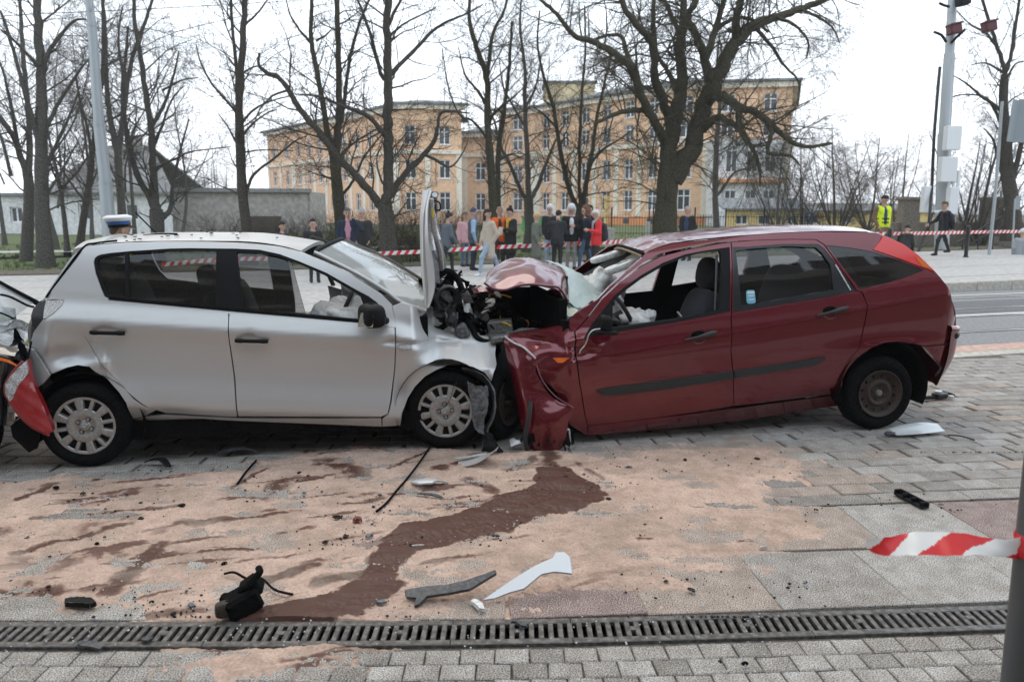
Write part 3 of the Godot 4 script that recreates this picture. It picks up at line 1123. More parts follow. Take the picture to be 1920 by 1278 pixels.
func build_silver() -> void:
	var base := Vector3(-1.7, 0, -0.83)
	car_base = base
	var car := thing("silver_hatchback", "crumpled silver hatchback with its bonnet standing upright and front wing folded", "car", CARS + Basis(Vector3.UP, YAW) * base, YAW)
	dents = [
		[-3.02, 0.78, 0.10, 0.05, 0.2, -0.05], [-2.90, 0.70, 0.20, 0.035, 0.15, 0.022], [-2.77, 0.74, 0.025, 0.14, 0.35, 0.028],
		[-2.86, 0.83, 0.12, 0.10, 0.0, -0.025], [-3.10, 0.88, 0.03, 0.12, -0.3, 0.02], [-2.4, 0.36, 0.22, 0.05, -0.25, -0.012], [-2.55, 0.42, 0.05, 0.12, 0.7, 0.012],
		[-0.86, 0.82, 0.05, 0.03, 0.0, -0.02], [-0.62, 0.79, 0.26, 0.022, -0.1, -0.045], [-0.66, 0.88, 0.12, 0.05, -0.5, -0.02], [-0.8, 0.45, 0.05, 0.2, 0.1, -0.015],
		[-2.73, 0.94, 0.045, 0.040, 0.0, -0.022], [-1.82, 0.87, 0.045, 0.040, 0.0, -0.022],
	]
	var zf := silver_z
	var win := V2([-2.722,1.15,-2.749,1.164,-2.775,1.223,-2.81,1.315,-2.826,1.387,-2.822,1.413,-2.808,1.429,-2.786,1.439,-2.725,1.449,-2.6,1.46,-2.346,1.475,-2.222,1.476,-1.925,1.47,-1.758,1.461,-1.622,1.43,-1.484,1.378,-1.301,1.299,-1.087,1.175,-1.014,1.136,-0.955,1.092,-0.898,1.027,-0.88,0.964,-0.888,0.94,-0.981,0.946,-1.346,0.989,-1.915,1.052,-2.465,1.117])
	# body side with the whole window opening cut out
	var side := V2([-3.118,1.149,-3.033,1.265,-2.941,1.396,-2.883,1.489,-2.752,1.502,-2.618,1.511,-2.415,1.515,-2.097,1.514,-1.828,1.507,-1.624,1.479,-1.485,1.44,-1.325,1.376,-1.174,1.305,-1.012,1.2,-0.92,1.138,-0.851,1.067,-0.831,0.966,-0.827,0.919,-0.889,0.924,-1.346,0.97,-1.914,1.033,-2.464,1.098,-2.715,1.129,-2.821,1.104,-2.865,1.019,-2.884,0.925,-2.87,0.873,-2.831,0.783,-2.758,0.68,-2.643,0.536,-2.595,0.473,-2.537,0.425,-2.469,0.385,-2.551,0.341,-2.633,0.316,-2.641,0.449,-2.684,0.527,-2.753,0.614,-2.831,0.667,-2.858,0.704,-2.935,0.717,-3.008,0.701,-3.109,0.658,-3.176,0.726,-3.256,0.847,-3.212,0.929,-3.125,1.015,-3.049,1.063,-3.003,1.115,-2.996,1.152,-3.061,1.156])
	part("body_side", panel(side, zf, 0.025, [win]), M.silver, car)
	var frear := V2([-2.711,1.125,-2.464,1.094,-1.961,1.038,-1.958,1.009,-1.958,0.839,-1.943,0.574,-1.935,0.341,-1.944,0.315,-2.409,0.36,-2.496,0.404,-2.555,0.456,-2.638,0.535,-2.751,0.682,-2.824,0.783,-2.864,0.873,-2.882,0.925,-2.863,1.019,-2.818,1.102])
	part("rear_door", panel(frear, zf, 0.025), M.silver, car)
	var ffront := V2([-1.947,1.036,-1.346,0.967,-0.889,0.919,-0.837,0.914,-0.834,0.812,-0.846,0.614,-0.88,0.389,-0.901,0.302,-0.947,0.281,-1.926,0.319,-1.924,0.34,-1.93,0.574,-1.948,0.839,-1.948,1.008])
	part("front_door", panel(ffront, zf, 0.025), M.silver, car)
	var sill := V2([-2.625,0.306,-2.554,0.332,-2.414,0.342,-1.937,0.298,-1.372,0.275,-0.947,0.266,-0.943,0.187,-1.38,0.197,-2.113,0.221,-2.466,0.252,-2.615,0.291])
	part("sill", panel(sill, zf, 0.03), M.silver, car)
	var wing := V2([-0.842,1.057,-0.774,1.08,-0.697,1.054,-0.612,1.026,-0.536,0.988,-0.511,0.936,-0.491,0.885,-0.457,0.872,-0.357,0.851,-0.256,0.832,-0.199,0.807,-0.2,0.795,-0.065,0.776,-0.077,0.737,-0.096,0.675,-0.097,0.613,-0.129,0.569,-0.146,0.508,-0.19,0.571,-0.274,0.614,-0.359,0.634,-0.461,0.632,-0.545,0.605,-0.628,0.56,-0.704,0.484,-0.757,0.404,-0.779,0.347,-0.801,0.298,-0.814,0.198,-0.936,0.192,-0.934,0.261,-0.89,0.296,-0.865,0.389,-0.835,0.614,-0.824,0.808,-0.824,0.923,-0.828,0.973])
	part("front_wing", panel(wing, silver_wing_z, 0.018), M.silver, car)
	# black window surround with two openings, panes behind
	var wr := V2([-2.71,1.163,-2.735,1.174,-2.758,1.226,-2.793,1.314,-2.808,1.38,-2.803,1.404,-2.778,1.423,-2.722,1.433,-2.599,1.444,-2.345,1.459,-2.057,1.462,-2.046,1.449,-2.041,1.076,-2.465,1.129])
	var wf := V2([-1.912,1.441,-1.902,1.448,-1.759,1.441,-1.625,1.412,-1.49,1.362,-1.311,1.281,-1.143,1.184,-1.066,1.131,-1.048,1.08,-1.04,0.96,-1.346,1.005,-1.859,1.063,-1.881,1.204])
	part("window_surround", panel(win, zf, 0.03, [wr, wf], -0.006, 0.03), M.trim, car)
	var sail := V2([-1.065,1.157,-1.014,1.128,-0.963,1.087,-0.908,1.024,-0.888,0.963,-0.896,0.944,-1.04,0.955,-1.048,1.08])
	part("mirror_sail", panel(sail, zf, 0.03, [], -0.001, 0.01), M.trim, car)
	part("rear_door_glass", panel(wr, zf, 0.06, [], -0.022, 0.0), M.pane_tinted, car)
	# the near front pane is lowered at its front edge: it covers the rear two thirds
	var pf := V2([-1.912,1.441,-1.902,1.448,-1.759,1.441,-1.625,1.412,-1.544,1.382,-1.507,1.234,-1.447,1.015,-1.859,1.063,-1.881,1.204])
	part("front_door_glass", panel(pf, zf, 0.06, [], -0.022, 0.003), M.pane_tinted, car)
	part("window_divider", panel(V2([-2.636,1.445,-2.612,1.444,-2.596,1.144,-2.616,1.148]), zf, 0.06, [], -0.004, 0.012), M.trim, car)
	part("belt_strip", panel(V2([-2.722,1.146,-2.464,1.115,-1.915,1.051,-1.346,0.988,-1.04,0.953,-1.04,0.969,-1.346,1.003,-1.915,1.066,-2.465,1.129,-2.709,1.16]), zf, 0.05, [], 0.004, 0.02), M.rubber, car)
	# door handles: a dished recess and a bar
	for hp in [V2([-2.717,0.931]), V2([-1.802,0.853])]:
		var h: Vector2 = hp[0]
		var z := silver_z(h + Vector2(0.09, 0))
		var tilt := Basis(Vector3.BACK, -0.05)
		var hb := MB.new()
		var pts := PackedVector3Array()
		var rr := PackedFloat32Array()
		for i in 13:
			var u := i / 6.0 - 1.0
			pts.append(Vector3(h.x, h.y, z) + tilt * Vector3(u * 0.108, 0.002, 0.018 + 0.012 * (1.0 - u * u)))
			rr.append(0.0135 * (1.0 - 0.25 * pow(absf(u), 6.0)) + (0.003 if absf(u) > 0.5 else 0.0))
		hb.tube(pts, rr, 10)
		part("door_handle", hb, M.trim, car)
	# side repeater, mirror
	part("side_repeater", panel(V2([-0.822,0.792,-0.762,0.797,-0.714,0.789,-0.721,0.77,-0.763,0.761,-0.8,0.768]), silver_wing_z, 0.03, [], 0.008, 0.012), M.clear_lens, car)
	var mp: Vector2 = (V2([-0.989,1.024]))[0]
	part("mirror_shell", puff(Vector3(mp.x, mp.y, 0.11), Vector3(0.16, 0.165, 0.24), Basis(Vector3.UP, 0.35), 0.62), M.trim, car)
	part("mirror_foot", puff(Vector3(mp.x + 0.06, mp.y - 0.05, 0.0), Vector3(0.12, 0.05, 0.14), Basis.IDENTITY, 0.7), M.trim, car)
	var mg := MB.new()
	mg.prism(V2([-0.06, -0.055, 0.065, -0.055, 0.072, 0.025, 0.04, 0.05, -0.03, 0.04]), -0.003, 0.0, Transform3D(Basis(Vector3.UP, -0.60), Vector3(mp.x - 0.046, mp.y - 0.012, 0.19)))
	part("mirror_glass", mg, M.mirror, car)
	# rear lamp hole, the half lamp that is left in it
	part("lamp_cavity", panel(V2([-3.118,1.149,-3.097,1.106,-3.109,1.036,-3.166,0.976,-3.21,0.936,-3.221,0.98,-3.221,1.038,-3.211,1.086,-3.17,1.134]), zf, 0.03, [], -0.03, 0.06), M.black, car)
	part("rear_lamp_remnant", panel(V2([-3.11,1.145,-2.997,1.148,-3.007,1.115,-3.056,1.063,-3.112,1.029,-3.113,1.089]), zf, 0.02, [], 0.004, 0.02), M.clear_lens, car)
	# roof between the two gutters, with a crown
	var gut := V2([-3.118,1.149,-3.033,1.265,-2.941,1.396,-2.883,1.489,-2.752,1.502,-2.618,1.511,-2.415,1.515,-2.097,1.514,-1.828,1.507,-1.624,1.479,-1.485,1.44,-1.396,1.441])
	var net := []
	for k in [3, 4, 5, 6, 7, 8, 9, 10]:
		var r := PackedVector3Array()
		for s in 9:
			var u := s / 8.0
			var z := lerpf(-0.30, -1.36, u)
			var bow := 4.0 * u * (1.0 - u)
			r.append(Vector3(gut[k].x + u * (0.10 if k == 10 else 0.03) + bow * (0.04 if k == 10 else 0.0), gut[k].y + 0.006 + bow * (0.050 if k > 3 else 0.03), z))
		net.append(r)
	var rf := MB.new()
	rf.slab(loft(net, 4, 4), Vector3(0, -0.025, 0))
	part("roof", rf, M.silver, car)
	# gutter strip, aerial, tailgate
	var gs := MB.new()
	var gp := PackedVector3Array()
	for k in range(3, 11):
		gp.append(Vector3(gut[k].x, gut[k].y + 0.004, -0.295))
	gs.tube(curve3(gp, 4), filled(curve3(gp, 4).size(), 0.006), 5)
	part("roof_gutter", gs, M.rubber, car)
	tube_part("aerial", PackedVector3Array([Vector3(-2.55, 1.53, -0.8), Vector3(-2.72, 1.72, -0.8)]), 0.006, M.trim, car, 5, 1).position = -base
	var tg := []
	for q in [[-2.90, 1.485, -0.25], [-2.98, 1.42, -0.22], [-3.09, 1.24, -0.15], [-3.16, 1.12, -0.12], [-3.26, 0.98, -0.15], [-3.29, 0.82, -0.2], [-3.27, 0.62, -0.22]]:
		var r := PackedVector3Array()
		for s in 9:
			var u := s / 8.0
			r.append(Vector3(q[0] - 0.16 * 4.0 * u * (1.0 - u) * 0.7, q[1], lerpf(q[2], -1.66 - q[2], u)))
		tg.append(r)
	var tb := MB.new()
	tb.slab(loft(tg, 3, 4), Vector3(0.02, 0, 0))
	part("tailgate", tb, M.silver, car)
	var sp := MB.new()
	sp.slab(loft([PackedVector3Array([Vector3(-2.80, 1.515, -0.27), Vector3(-2.86, 1.56, -0.83), Vector3(-2.80, 1.515, -1.4)]), PackedVector3Array([Vector3(-2.98, 1.475, -0.26), Vector3(-3.05, 1.52, -0.83), Vector3(-2.98, 1.475, -1.4)])], 6, 4), Vector3(0, -0.03, 0))
	part("roof_spoiler", sp, M.silver, car)
	part("tailgate_seal", tube_mesh(PackedVector3Array([Vector3(-3.11, 1.165, -0.085), Vector3(-3.02, 1.31, -0.145), Vector3(-2.90, 1.485, -0.215), Vector3(-2.84, 1.512, -0.27), Vector3(-2.72, 1.527, -0.34)]), 0.007), M.rubber, car)
	# windscreen: bowed pane with its black border, far pillar
	var w0 := V3([-1.391,1.436,-0.33,-1.237,1.36,-0.29,-1.074,1.275,-0.25,-0.888,1.161,-0.2,-0.772,1.075,-0.17,-0.606,1.012,-0.22])
	var w1 := V3([-1.233,1.479,-1.33,-1.09,1.414,-1.37,-0.939,1.347,-1.41,-0.749,1.234,-1.45,-0.577,1.12,-1.48,-0.552,1.06,-1.45])
	var wn := []
	for k in w0.size():
		var r := PackedVector3Array()
		for s in 7:
			var u := s / 6.0
			var bow := 4.0 * u * (1.0 - u)
			r.append(w0[k].lerp(w1[k], u) + Vector3(0.06, 0.045, 0) * bow)
		wn.append(r)
	var wm := MB.new()
	wm.grid(loft(wn, 4, 4))
	part("windscreen", wm, M.pane_screen, car)
	for e in [0, 6]:
		var pp := PackedVector3Array()
		for k in wn.size():
			pp.append(wn[k][e])
		part("screen_pillar", tube_mesh(pp, 0.028 if e else 0.016), M.silver if e == 0 else M.cabin_grey, car)
	part("screen_header", tube_mesh(wn[0], 0.018), M.trim, car)
	# cracks in the screen
	var ck := MB.new()
	rng.seed = 41
	for k in 12:
		var a := Vector2(rng.randf_range(0.35, 0.75), rng.randf_range(0.45, 0.95))
		var dir := Vector2.from_angle(rng.randf() * TAU)
		var pl := PackedVector3Array()
		for s in 6:
			a += dir * 0.035
			dir = dir.rotated(rng.randf_range(-0.6, 0.6))
			var uu := clampf(a.x, 0.03, 0.97)
			var vv := clampf(a.y, 0.03, 0.97) * 4.0
			var i := int(vv)
			var p0 := w0[i].lerp(w1[i], uu)
			var p1 := w0[i + 1].lerp(w1[i + 1], uu)
			pl.append(p0.lerp(p1, vv - i) + Vector3(0.06, 0.045, 0) * 4.0 * uu * (1.0 - uu) + Vector3(0.002, 0.004, 0))
		ck.tube(pl, filled(6, 0.0013), 3)
	part("screen_cracks", ck, M.trim_gloss, car)
	# bonnet, stood upright by the blow
	var hn := []
	for q in [[802.5, 356, 809, 356, 1.0], [797.5, 377, 803, 378, 1.0], [792.5, 403, 801, 400, 1.0], [791, 440, 802.5, 446, 1.0], [791, 490, 811, 490, 1.0], [795, 540, 814, 540, 1.0], [799, 577, 803, 577, 1.0]]:
		hn.append(q)
	var hl := V3([-0.551,1.876,-0.16,-0.576,1.794,-0.14,-0.584,1.713,-0.13,-0.583,1.541,-0.12,-0.554,1.375,-0.12,-0.546,1.184,-0.12,-0.589,1.041,-0.14])
	var hm := V3([-0.571,1.878,-0.24,-0.592,1.799,-0.22,-0.614,1.701,-0.2,-0.622,1.561,-0.2,-0.626,1.371,-0.2,-0.614,1.178,-0.2,-0.6,1.031,-0.22])
	var hr := V3([-0.474,1.909,-1.5,-0.461,1.812,-1.5,-0.459,1.664,-1.5,-0.443,1.525,-1.5,-0.417,1.337,-1.5,-0.401,1.148,-1.5,-0.407,0.963,-1.45])
	var net2 := []
	for k in 7:
		net2.append(PackedVector3Array([hl[k], hl[k].lerp(hm[k], 0.6) + Vector3(0, 0, 0.01), hm[k], hm[k].lerp(hr[k], 0.3) + Vector3(-0.05, 0, 0), hm[k].lerp(hr[k], 0.7) + Vector3(-0.05, 0, 0), hr[k]]))
	var hb2 := MB.new()
	hb2.slab(loft(net2, 5, 5), Vector3(0.006, 0, 0))
	part("bonnet", hb2, M.silver, car)
	# its pressed inner frame
	var ia := V3([-0.547,1.865,-0.3,-0.564,1.774,-0.3,-0.569,1.674,-0.3,-0.568,1.535,-0.3,-0.547,1.364,-0.3,-0.53,1.207,-0.3])
	var ib := V3([-0.426,1.885,-1.45,-0.428,1.784,-1.45,-0.432,1.665,-1.45,-0.395,1.498,-1.45,-0.374,1.293,-1.45,-0.372,1.105,-1.45])
	var fr := []
	for k in 6:
		var r := PackedVector3Array()
		for s in 9:
			var u := s / 8.0
			r.append(ia[k].lerp(ib[k], u) + Vector3(0.035 * sin(u * 17.0 + k * 1.3) * (1.0 if s > 0 and s < 8 else 0.0), 0, 0))
		fr.append(r)
	var fm := MB.new()
	fm.grid(crumple(loft(fr, 4, 4), 0.02, 6.0, 3))
	part("bonnet_frame", fm, M.liner, car)
	for q in [V3([-0.549,1.819,-0.28,-0.541,1.731,-0.3,-0.555,1.597,-0.3,-0.539,1.443,-0.28]), V3([-0.52,1.846,-0.3,-0.5,1.752,-0.5,-0.508,1.631,-0.6,-0.477,1.509,-0.6]), V3([-0.537,1.712,-0.25,-0.521,1.558,-0.3,-0.484,1.437,-0.4,-0.463,1.29,-0.5])]:
		part("bonnet_rib", tube_mesh(q, 0.02), M.bare_metal, car)
	part("bonnet_catch", tube_mesh(V3([-0.521,1.804,-0.3,-0.49,1.788,-0.24,-0.487,1.739,-0.24,-0.515,1.739,-0.28,-0.517,1.774,-0.3]), 0.006), M.trim, car)
	part("yellow_clip", puff((V3([-0.542,1.712,-0.22]))[0], Vector3(0.02, 0.06, 0.02), Basis.IDENTITY, 0.5), M.yellow_plastic, car)
	# far side, seen through the windows: the far front door stands open
	var farside := V2([-3.033,1.265,-2.941,1.396,-2.883,1.489,-2.618,1.511,-2.097,1.514,-1.828,1.508,-1.624,1.481,-1.484,1.44,-1.174,1.305,-0.92,1.139,-0.831,0.966,-0.832,0.824,-0.848,0.587,-0.893,0.302,-0.948,0.237,-1.935,0.269,-1.923,0.622,-1.949,1.036,-2.463,1.093,-1.983,1.03,-1.953,0.308,-2.44,0.361,-2.627,0.521,-2.756,0.679,-2.921,0.717,-3.109,0.658,-3.188,0.872,-3.118,1.149])
	farside = V2([-3.118,1.149,-3.033,1.265,-2.941,1.396,-2.883,1.489,-2.618,1.511,-2.097,1.514,-1.828,1.508,-1.624,1.481,-1.484,1.44,-1.174,1.305,-0.92,1.139,-0.829,0.93,-0.832,0.824,-0.856,0.587,-0.893,0.298,-0.949,0.188,-1.943,0.222,-2.466,0.26,-2.633,0.316,-2.641,0.449,-2.753,0.614,-2.858,0.704,-3.008,0.701,-3.109,0.658,-3.256,0.847])
	var fw := V2([-2.71,1.163,-2.768,1.237,-2.795,1.314,-2.808,1.38,-2.778,1.422,-2.599,1.444,-1.923,1.459,-1.872,1.419,-1.845,1.058,-2.465,1.129])
	var fd := V2([-1.708,1.431,-1.625,1.412,-1.49,1.362,-1.311,1.281,-1.143,1.184,-1.066,1.131,-0.979,1.024,-0.878,0.896,-0.893,0.321,-0.955,0.257,-1.688,0.281,-1.682,0.988])
	part("far_body_side", mirrored(panel(farside, zf, 0.05, [fw, fd], 0.0, 0.05), 1.66), M.silver, car)
	part("far_side_lining", mirrored(panel(farside, zf, 0.05, [fw, fd], -0.05, 0.0), 1.66), M.cabin_grey, car)
	part("far_rear_glass", mirrored(panel(fw, zf, 0.1, [], -0.02, 0.0), 1.66), M.pane, car)
	# open far door: hinged at the front, swung out from the car
	var dm := panel(V2([-1.888,0.993,-1.346,0.958,-0.878,0.91,-0.843,0.824,-0.856,0.587,-0.893,0.302,-0.947,0.28,-1.926,0.317]), zf, 0.05, [], 0.0, 0.06)
	var hinge := Vector3(-0.80, 0, -1.66)
	var sw := Transform3D(Basis(Vector3.UP, -1.02), hinge) * Transform3D(Basis.IDENTITY, -hinge)
	var od := mirrored(dm, 1.66)
	for i in od.v.size():
		od.v[i] = sw * od.v[i]
		od.n[i] = sw.basis * od.n[i]
	part("open_far_door", od, M.silver, car)
	var dl := mirrored(panel(V2([-1.888,0.993,-1.346,0.958,-0.878,0.91,-0.843,0.824,-0.856,0.587,-0.893,0.302,-0.947,0.28,-1.926,0.317]), zf, 0.1, [], -0.07, 0.0), 1.66)
	for i in dl.v.size():
		dl.v[i] = sw * dl.v[i]
		dl.n[i] = sw.basis * dl.n[i]
	part("open_door_lining", dl, M.cabin, car)
	var fpnts := V3([-1.888,0.993,-0.038,-1.915,1.348,-0.184,-1.899,1.469,-0.253,-1.76,1.464,-0.258,-1.622,1.438,-0.248,-1.483,1.385,-0.223,-1.303,1.299,-0.186,-1.087,1.175,-0.142,-0.955,1.089,-0.114,-0.878,0.917,-0.045])
	var dp := PackedVector3Array()
	for p in fpnts:
		dp.append(sw * Vector3(p.x, p.y, -1.66 - p.z))
	part("open_door_frame", tube_mesh(dp, 0.022), M.trim, car)
	# floor, wheel houses, inside
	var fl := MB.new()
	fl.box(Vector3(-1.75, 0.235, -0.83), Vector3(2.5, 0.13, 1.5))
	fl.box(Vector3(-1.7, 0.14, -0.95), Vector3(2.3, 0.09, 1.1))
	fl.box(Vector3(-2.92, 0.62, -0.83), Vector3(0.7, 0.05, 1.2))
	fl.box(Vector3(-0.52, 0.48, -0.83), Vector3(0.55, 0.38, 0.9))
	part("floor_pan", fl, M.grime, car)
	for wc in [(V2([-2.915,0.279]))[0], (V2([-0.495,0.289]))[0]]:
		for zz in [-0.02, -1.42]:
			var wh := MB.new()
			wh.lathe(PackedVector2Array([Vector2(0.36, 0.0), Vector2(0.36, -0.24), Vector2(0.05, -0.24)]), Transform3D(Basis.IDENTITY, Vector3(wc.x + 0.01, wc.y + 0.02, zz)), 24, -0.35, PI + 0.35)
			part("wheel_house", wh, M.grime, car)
	var dash := MB.new()
	dash.slab(loft([PackedVector3Array([Vector3(-0.72, 0.98, -0.16), Vector3(-0.68, 1.02, -0.83), Vector3(-0.72, 0.98, -1.5)]), PackedVector3Array([Vector3(-0.98, 1.0, -0.14), Vector3(-1.0, 1.04, -0.83), Vector3(-0.98, 1.0, -1.52)]), PackedVector3Array([Vector3(-1.08, 0.9, -0.14), Vector3(-1.1, 0.92, -0.83), Vector3(-1.08, 0.9, -1.52)]), PackedVector3Array([Vector3(-1.0, 0.6, -0.14), Vector3(-1.02, 0.6, -0.83), Vector3(-1.0, 0.6, -1.52)])], 4, 4), Vector3(0.02, -0.02, 0))
	part("dashboard", dash, M.cabin, car)
	for z in [-0.45, -1.2]:
		part("front_seat", puff(Vector3(-1.72, 0.55, z), Vector3(0.55, 0.2, 0.5), Basis(Vector3.BACK, 0.12), 0.5), M.seat_cloth, car)
		part("seat_back", puff(Vector3(-2.02, 0.86, z), Vector3(0.17, 0.66, 0.48), Basis(Vector3.BACK, 0.30), 0.5), M.seat_cloth, car)
		part("headrest", puff(Vector3(-2.16, 1.25, z), Vector3(0.11, 0.19, 0.27), Basis(Vector3.BACK, 0.2), 0.6), M.seat_cloth, car)
	part("rear_bench", puff(Vector3(-2.55, 0.6, -0.83), Vector3(0.55, 0.22, 1.25), Basis.IDENTITY, 0.4), M.seat_cloth, car)
	part("rear_seat_back", puff(Vector3(-2.82, 0.92, -0.83), Vector3(0.16, 0.62, 1.25), Basis(Vector3.BACK, 0.3), 0.4), M.seat_cloth, car)
	for z in [-0.5, -1.16]:
		part("headrest", puff(Vector3(-2.93, 1.24, z), Vector3(0.1, 0.16, 0.25), Basis(Vector3.BACK, 0.2), 0.6), M.seat_cloth, car)
	part("steering_wheel", ring_mesh(Vector3(-1.22, 0.96, -0.45), 0.185, 0.016, Basis(Vector3.BACK, -0.45) * Basis(Vector3.UP, PI / 2)), M.cabin, car)
	part("steering_column", tube_mesh(PackedVector3Array([Vector3(-1.22, 0.96, -0.45), Vector3(-0.98, 0.84, -0.45)]), 0.04), M.cabin, car)
	part("airbag", airbag_mesh(Vector3(-1.20, 0.975, -0.42), Vector3(0.42, 0.19, 0.42), 3), M.airbag, car)
	part("airbag", airbag_mesh(Vector3(-1.10, 1.13, -1.05), Vector3(0.26, 0.26, 0.36), 9), M.airbag, car)
	for k in 2:
		part("seat_belt", tube_mesh(PackedVector3Array([Vector3(-1.98 - k * 0.9, 1.36, -0.26), Vector3(-1.9 - k * 0.9, 1.05, -0.24), Vector3(-1.82 - k * 0.85, 0.72, -0.22)]), 0.012), M.liner, car)
	# rear bumper corner and inner wheel arch torn open
	part("bumper_corner", panel(V2([-3.29,0.832,-3.216,0.814,-3.109,0.651,-3.157,0.6,-3.237,0.55,-3.272,0.603,-3.312,0.675,-3.326,0.753]), zf, 0.03, [], 0.03, 0.012), M.silver, car)
	part("bumper_inner", panel(V2([-3.352,0.853,-3.3,0.831,-3.301,0.677,-3.347,0.648,-3.377,0.737]), zf, 0.03, [], 0.0, 0.02), M.liner, car)
	part("mud_flap", panel(V2([-3.373,0.318,-3.281,0.394,-3.197,0.31,-3.23,0.164,-3.279,0.137,-3.367,0.244]), func(_p): return -0.01, 0.05, [], 0.0, 0.02), M.rubber, car)
	part("mud_flap", panel(V2([-0.814,0.31,-0.783,0.348,-0.769,0.297,-0.773,0.121,-0.785,0.114,-0.808,0.183]), zf, 0.03, [], -0.03, 0.02), M.rubber, car)
	# wheel liner and flap hanging from the crushed front
	var l0 := V3([-0.367,0.612,-0.05,-0.269,0.597,-0.03,-0.187,0.542,0,-0.14,0.458,0.02,-0.126,0.361,0.03,-0.146,0.243,0.03,-0.188,0.15,0.02,-0.208,0.063,0.02,-0.232,-0.025,0.02])
	var l1 := V3([-0.337,0.55,-0.2,-0.266,0.519,-0.2,-0.202,0.46,-0.2,-0.158,0.385,-0.2,-0.146,0.298,-0.2,-0.159,0.204,-0.2,-0.192,0.122,-0.2,-0.201,0.014,-0.2,-0.218,-0.086,-0.2])
	var lm := MB.new()
	var lr := []
	for k in l0.size():
		lr.append(PackedVector3Array([l0[k], l0[k].lerp(l1[k], 0.15) + Vector3(0.012, 0.0, 0.015), l0[k].lerp(l1[k], 0.5), l1[k]]))
	lm.slab(crumple(loft(lr, 4, 4), 0.012, 9.0, 8), Vector3(-0.006, 0, 0))
	part("wheel_liner", lm, M.liner, car)
	var lf := MB.new()
	lf.slab(crumple(loft([V3([-0.323,0.519,0,-0.267,0.494,0.02,-0.184,0.477,0.03]), V3([-0.312,0.401,0,-0.238,0.393,0.03,-0.174,0.377,0.04]), V3([-0.3,0.338,0.02,-0.251,0.307,0.03,-0.194,0.275,0.04]), V3([-0.294,0.229,0.03,-0.255,0.204,0.03,-0.214,0.189,0.04]), V3([-0.268,0.167,0.04,-0.241,0.15,0.04,-0.218,0.137,0.04])], 5, 5), 0.03, 6.0, 5), Vector3(0.004, 0, -0.004))
	part("liner_panel", lf, M.liner, car)
	var ff := MB.new()
	ff.slab(crumple(loft([V3([-0.215,0.183,0.02,-0.185,0.161,0.03,-0.158,0.127,0]), V3([-0.221,0.066,0.03,-0.173,0.078,0.05,-0.114,0.05,0.02]), V3([-0.231,-0.011,0.04,-0.152,-0.014,0.07,-0.071,-0.016,0.05]), V3([-0.197,-0.082,0.05,-0.115,-0.085,0.08,-0.043,-0.108,0.07])], 5, 5), 0.03, 7.0, 15), Vector3(0.004, 0, -0.006))
	part("torn_flap", ff, M.trim, car)
	tube_part("loose_wire", V3([-0.4,0.518,0,-0.432,0.493,0.06,-0.453,0.422,0.07,-0.487,0.363,0.06,-0.539,0.329,0.04,-0.557,0.32,0.02]), 0.0022, M.trim, car, 4).position = -base
	# wheels
	var c0: Vector2 = (V2([-2.926,0.271]))[0]
	var c1: Vector2 = (V2([-0.484,0.279]))[0]
	wheel(car, "rear_wheel", Vector3(c0.x, 0.295, -0.03) - base, 0.297, Basis(Vector3.BACK, 0.3), "cover")
	wheel(car, "front_wheel", Vector3(c1.x, 0.293, -0.05) - base, 0.295, Basis(Vector3.UP, -0.14) * Basis(Vector3.BACK, 0.9), "cover")
	wheel(car, "rear_wheel", Vector3(c0.x, 0.295, -1.45) - base, 0.297, Basis.IDENTITY, "cover")
	wheel(car, "front_wheel", Vector3(c1.x, 0.293, -1.45) - base, 0.295, Basis.IDENTITY, "cover")
	# specks and chips lying on the roof and screen
	var spk := MB.new()
	rng.seed = 19
	for k in 26:
		var i := rng.randi_range(1, net.size() - 3)
		var p: Vector3 = net[i][rng.randi_range(0, 4)].lerp(net[i + 1][rng.randi_range(0, 4)], rng.randf())
		spk.box(p + Vector3(0, 0.012, 0), Vector3(rng.randf_range(0.008, 0.03), 0.006, rng.randf_range(0.008, 0.02)), Basis(Vector3.UP, rng.randf() * 3))
	part("roof_grit", spk, M.trim, car).set_meta("kind", "stuff")
	part("roof_scrap", tube_mesh(PackedVector3Array([Vector3(-2.62, 1.555, -0.6), Vector3(-2.5, 1.565, -0.62), Vector3(-2.38, 1.565, -0.58)]), 0.007), M.trim, car)

func filled(k: int, x: float) -> PackedFloat32Array:
	var f := PackedFloat32Array()
	f.resize(k)
	f.fill(x)
	return f

func tube_mesh(p: PackedVector3Array, r: float, sides := 8) -> MB:
	var b := MB.new()
	var c := curve3(p, 5) if p.size() > 2 else p
	b.tube(c, filled(c.size(), r), sides)
	return b

func ring_mesh(at: Vector3, R: float, r: float, basis: Basis) -> MB:
	var b := MB.new()
	var pr := PackedVector2Array()
	for i in 9:
		pr.append(Vector2(R + r * cos(TAU * i / 8.0), r * sin(TAU * i / 8.0)))
	b.lathe(pr, Transform3D(basis, at), 32)
	return b

func airbag_mesh(at: Vector3, size: Vector3, sd: int) -> MB:
	var b := puff(at, size, Basis(Vector3.UP, 0.3), 0.75, 40)
	nz.seed = sd
	nz.frequency = 3.2
	for i in b.v.size():
		b.v[i] += b.n[i] * (absf(nz.get_noise_3dv(b.v[i] * 1.0)) * -0.14 + 0.02)
	renormal(b)
	return b

func renormal(b: MB) -> void:
	var acc := PackedVector3Array()
	acc.resize(b.v.size())
	for i in range(0, b.ix.size(), 3):
		var g := (b.v[b.ix[i + 2]] - b.v[b.ix[i]]).cross(b.v[b.ix[i + 1]] - b.v[b.ix[i]])
		for m in 3:
			acc[b.ix[i + m]] += g
	for i in b.v.size():
		if acc[i].length_squared() > 1e-18:
			b.n[i] = acc[i].normalized()


